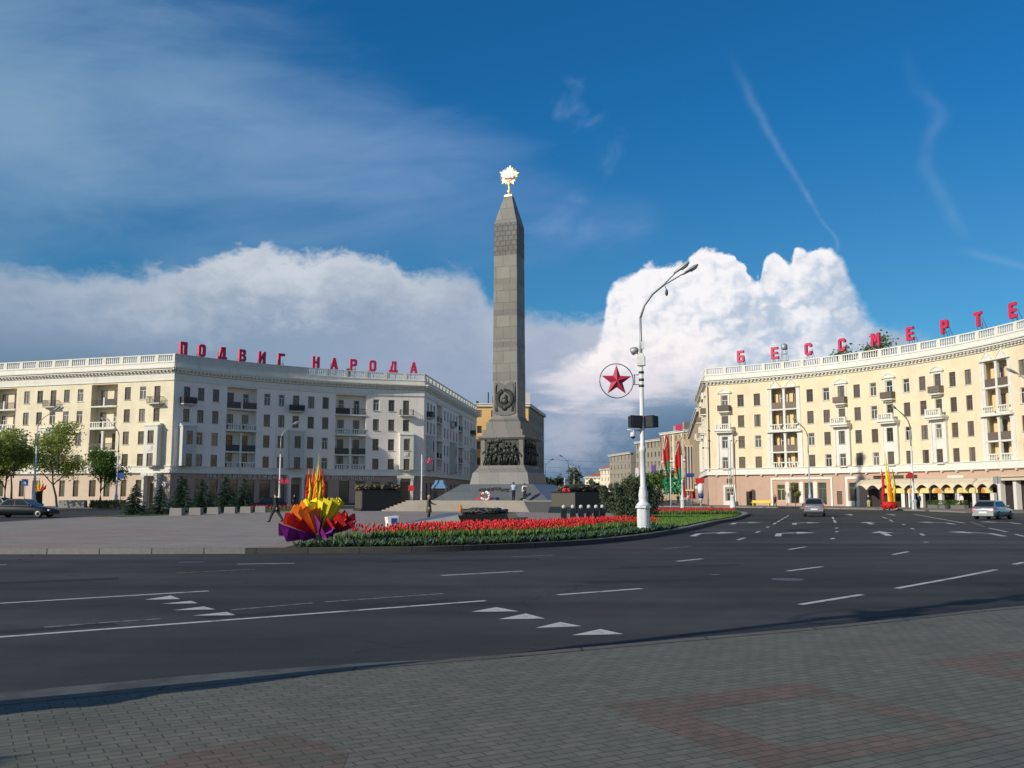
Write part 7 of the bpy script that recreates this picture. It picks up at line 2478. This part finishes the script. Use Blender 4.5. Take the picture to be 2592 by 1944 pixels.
# bench, bin, planter before the shop windows
for (x, y, w, m, nm, lab) in [(37.2, 142.6, 1.6, 'yellow', 'bench', 'yellow bench under the first shop window'), (43.0, 138.4, 1.1, 'brown_granite', 'planter_box', 'dark planter box before the third shop window')]:
    t = thing(nm, lab, nm.split('_')[0], (x, y, .14), -R(42))
    g = MB(); g.box(-w, w, -.2, .2, .40, .47); g.build('seat' if nm == 'bench' else 'rim', m, t, local=True)
    for sx in (-1, 1):
        g = MB(); g.box(sx * w * .8 - .06, sx * w * .8 + .06, -.18, .18, 0, .40); g.build('leg', m, t, local=True)
    g = MB(); g.box(-w, w, .16, .2, .5, .8) if nm == 'bench' else g.box(-w * .9, w * .9, -.18, .18, .05, .39); g.build('backrest' if nm == 'bench' else 'box', m, t, local=True)

# roof things on the yellow house
x, y = circ(RR + 6, 41.2)
t = thing('roof_mast', 'small lattice mast on the roof between two red letters', 'mast', (x, y, 20.78))
g = MB()
for sx in (-1, 1):
    for sy in (-1, 1): g.tube([(sx * .75, sy * .75, 0), (sx * .3, sy * .3, 4.0)], .05, 4)
for z in (1.0, 2.2, 3.3):
    w = .75 - .45 * z / 4
    for a, b in (((-w, -w), (w, -w)), ((w, -w), (w, w)), ((w, w), (-w, w)), ((-w, w), (-w, -w))): g.tube([(*a, z), (*b, z + .0)], .035, 4)
g.build('lattice', 'steel', t, local=True)
g = MB(); g.lathe([(.4, 4.0), (.55, 4.15), (.5, 4.8), (.1, 5.0)], 8); g.build('head', 'steel', t, local=True)

# ------------------------------------------------------------------ houses beyond
def block(name, label, p0, p1, depth, h, m, floors, cols, roof='roof', trim='trim_grey', extra=None, win_h=1.7, roofh=0.0, ground=None):
    """house with its front from p0 to p1 (left to right seen from outside)"""
    fr = Flat(p0, p1)
    t = thing(name, label, 'building', (p0[0], p0[1], 0))
    L = fr.L
    g = MB(fr.P)
    ops = []
    fh = (h - 4.5) / floors
    for c in range(cols):
        s = L * (c + .5) / cols
        for f in range(floors):
            z = 4.5 + fh * f + .6
            ops.append((s - .55, s + .55, z, z + min(win_h, fh - .9), .2))
    wallgrid(g, 0, L, 0, h, ops, 50)
    for a, b in (((0, 0), (0, -depth)), ((L, -depth), (L, 0)), ((0, -depth), (L, -depth))):
        q = [(a[0], a[1], 0), (b[0], b[1], 0), (b[0], b[1], h), (a[0], a[1], h)]
        g.poly(q[::-1])
    g.build('wall', m, t)
    for a, b, c, d, e in ops[:90]:
        q = MB(fr.P); q.poly([(a, -.19, c), (b, -.19, c), (b, -.19, d), (a, -.19, d)]); fbox(q, (a + b) / 2 - .04, (a + b) / 2 + .04, -.18, -.1, c, d); q.build('window', 'glass', t)
    g = MB(fr.P)
    fbox(g, -.4, L + .4, -.01, .5, h - .6, h - .1); fbox(g, -.5, L + .5, -.02, .7, h - .1, h + .12); g.build('cornice', trim, t)
    g = MB(fr.P); fbox(g, 0, L, 0, .2, 4.2, 4.5); g.build('belt_course', trim, t)
    g = MB(fr.P)
    if roofh:
        e = .6
        c = [(-e, e, h + .12), (L + e, e, h + .12), (L + e, -depth - e, h + .12), (-e, -depth - e, h + .12)]
        r0, r1 = (min(depth / 2, L / 3), -depth / 2, h + roofh), (L - min(depth / 2, L / 3), -depth / 2, h + roofh)
        g.poly([c[0], c[1], r1, r0]); g.poly([c[1], c[2], r1]); g.poly([c[2], c[3], r0, r1]); g.poly([c[3], c[0], r0])
    else:
        g.poly([(0, 0, h), (L, 0, h), (L, -depth, h), (0, -depth, h)])
    g.build('roof', roof, t)
    return t, fr


# ochre corner house behind the obelisk
t, fr = block('corner_house', 'ochre corner house behind the obelisk with stepped cornice', (-16, 224), (3.9, 224), 40, 23.2, 'ochre_wall', 5, 6, trim='trim')
g = MB(fr.P); baluster_run(g, 12.0, 19.9, -.2, .1, 23.35, 25.2, post=3); g.build('balustrade', 'trim', t)
g = MB(fr.P); fbox(g, 18.2, 20.3, -2.0, .4, 23.35, 25.9); g.build('corner_pier', 'trim_grey', t)
for x_, w_, h_ in ((11.5, .35, 2.6), (10.2, .15, 3.6), (12.8, .6, 1.7), (7.5, .3, 1.4)):
    g = MB(fr.P); fbox(g, x_ - w_, x_ + w_, -8, -7, 23.2, 23.2 + h_); g.build('chimney', 'dark_steel', t)
frS = Flat((3.9, 224), (8.6, 255))
g = MB(frS.P); wallgrid(g, 0, frS.L, 0, 23.2, [(s_ - .6, s_ + .6, z_, z_ + 1.8, .2) for s_ in (4, 8, 12, 16, 20, 24, 28) for z_ in (5.5, 9, 12.5, 16, 19.4)], 40); g.build('shaded_side_wall', 'tan_grey', t)  # shade put into the colour: side wall greyer than the ochre front
g = MB(frS.P)
for s_ in (4, 8, 12, 16, 20, 24, 28):
    for z_ in (5.5, 9, 12.5, 16, 19.4): g.poly([(s_ - .6, -.19, z_), (s_ + .6, -.19, z_), (s_ + .6, -.19, z_ + 1.8), (s_ - .6, -.19, z_ + 1.8)])
g.build('side_windows', 'glass_dark', t, kind='stuff')
g = MB(frS.P); fbox(g, 0, frS.L, 0, .6, 22.5, 23.3); g.build('side_cornice', 'trim_grey', t)
for s_, z_ in ((8, 12.2), (20, 15.6)):
    g = MB(frS.P); fbox(g, s_ - 2, s_ + 2, 0, 1.0, z_, z_ + .2); rail(g, s_ - 2, s_ + 2, .95, z_ + .2); g.build('balcony', 'trim_grey', t)

# houses along the east side of the avenue
t, fr = block('town_house', 'tan house with corner turret next to the yellow house', (50.2, 268), (36.2, 183), 14, 18.4, 'tan', 5, 20, trim='trim')
g = MB(fr.P); fbox(g, fr.L - 8, fr.L - 4, -4, .2, 18.5, 21.4); g.build('turret', 'tan', t)
g = MB(fr.P); fbox(g, fr.L - 8.3, fr.L - 3.7, -4.3, .5, 21.4, 21.7); fbox(g, fr.L - 6.8, fr.L - 5.4, -3, -1.5, 21.7, 23.4); g.build('turret_cap', 'trim_grey', t)
block('town_house', 'grey tan house behind the tall street lamp on the avenue', (44.4, 340), (50.2, 320), 16, 20.6, 'tan_grey', 5, 7, trim='trim_grey', roof='roof', roofh=2.2)
t, fr = block('town_house', 'sunlit ochre tan house behind the red and green flags', (50.3, 319), (57.5, 296), 16, 22.4, 'tan', 5, 8, trim='trim')
for s_ in (3, 9, 15, 21):
    g = MB(fr.P); fbox(g, s_ - .5, s_ + .5, .005, .35, 5, 21.5); g.build('pilaster', 'cream2', t)
g = MB(fr.P); fbox(g, 0, fr.L, .0, .4, 12.6, 13.1); g.build('string_course', 'trim', t)
for s_, w_, h_ in ((4, 1.2, 2.2), (10, .6, 3.0), (17, 1.8, 1.8)):
    g = MB(fr.P); fbox(g, s_ - w_, s_ + w_, -6, -3, 22.5, 22.5 + h_); g.build('roof_box', 'tan_grey', t)
for k, (x, y) in enumerate([(39.5, 285), (42.2, 292), (45.5, 275)]):
    broadleaf(x, y, 7.5 + k, 4.2, 80 + k, ['left', 'middle', 'right'][k] + ' one of three leafy street trees in front of the grey tan house', leaf='leaf_dark', n=1500, low=.08, ls=.45, group='street trees on the avenue')
block('town_house', 'shadowed grey house left of the grey tan house', (39.0, 380), (44.0, 352), 16, 17.6, 'tan_grey', 4, 6)
t, fr = block('town_house', 'small cream house with low red roof, farthest on the avenue', (36.0, 470), (44.5, 455), 14, 10.6, 'cream2', 3, 5, roof='tile', roofh=3.0)
block('town_house', 'cream house with taller red roof beside the shadowed grey house', (42.0, 452), (50.5, 415), 14, 14.0, 'cream2', 3, 8, roof='tile', roofh=3.6)
for k, (x, y, w, h, lab) in enumerate([(-4, 560, 30, 9, 'distant low grey house beyond the bridge, left one'), (30, 600, 30, 8, 'distant low grey house beyond the bridge, right one')]):
    block('far_house', lab, (x, y), (x + w, y), 15, h, 'tan_grey', 2, 8)
for k, (x0, y0, z, lab, m, w) in enumerate([(47.2, 318, 8.6, 'purple shop board on the grey tan house', mat('purple_board', (.13, .07, .25), .6), 3.2), (43.4, 331, 8.0, 'pale shop board on the grey tan house', 'trim_grey', 2.6)]):
    t = thing('shop_board', lab, 'sign', (x0, y0, z), R(-72) + pi)
    g = MB(); g.box(-w / 2, w / 2, -.25, -.05, 0, 3.2); g.box(-w / 2 - .1, w / 2 + .1, -.3, -.04, -.15, -.004); g.build('board', m, t, local=True)
t = thing('roof_banner', 'pink red banner on the roof above the flags', 'banner', (52.6, 298, 21.9)); g = MB(); g.box(-1.1, 1.1, -.1, .1, 0, 2.0); g.build('cloth', mat('pink_banner', (.62, .06, .16), .7), t, local=True); g = MB(); g.box(-1.0, -.9, .1, .2, 0, 2.0); g.box(.9, 1.0, .1, .2, 0, 2.0); g.build('frame', 'steel', t, local=True)
# ochre festive column by the flags
t = thing('advert_column', 'ochre and white festive column right of the flags', 'advert', (26.0, 139.5, 0)); g = MB(); g.frus(.55, .3, 2.3, .5, .28, 9.0); g.build('column', 'ochre', t, local=True)
g = MB()
for k in range(3): g.box(-.62 + .42 * k, -.50 + .42 * k, -.36, -.30, 2.6, 8.8)
g.box(-.62, .62, -.38, -.31, 4.4, 4.9); g.build('stripe', 'blue', t, local=True)
g = MB(); g.tube([(-.3, 0, 0), (-.3, 0, 2.3)], .05, 5); g.tube([(.3, 0, 0), (.3, 0, 2.3)], .05, 5); g.build('leg', 'steel', t, local=True)
# overhead wires
for k, (a, b) in enumerate([((-9.5, 176, 10.0), (40.5, 215, 9.6)), ((-6.5, 225, 9.6), (44.5, 250, 9.4)), ((-9.0, 190, 8.2), (40, 300, 8.6))]):
    g = MB(); pts = []
    for q in range(13):
        u = q / 12; p = Vector(a) + (Vector(b) - Vector(a)) * u; p.z -= 1.2 * 4 * u * (1 - u); pts.append(p)
    g.tube(pts, .02, 4)
    tag(g.build('overhead_wire', 'dark_steel', origin=a), ['thin overhead wire across the avenue, nearest of three', 'thin overhead wire across the avenue, middle of three', 'thin overhead wire running up the avenue'][k], 'wire', 'overhead wires')
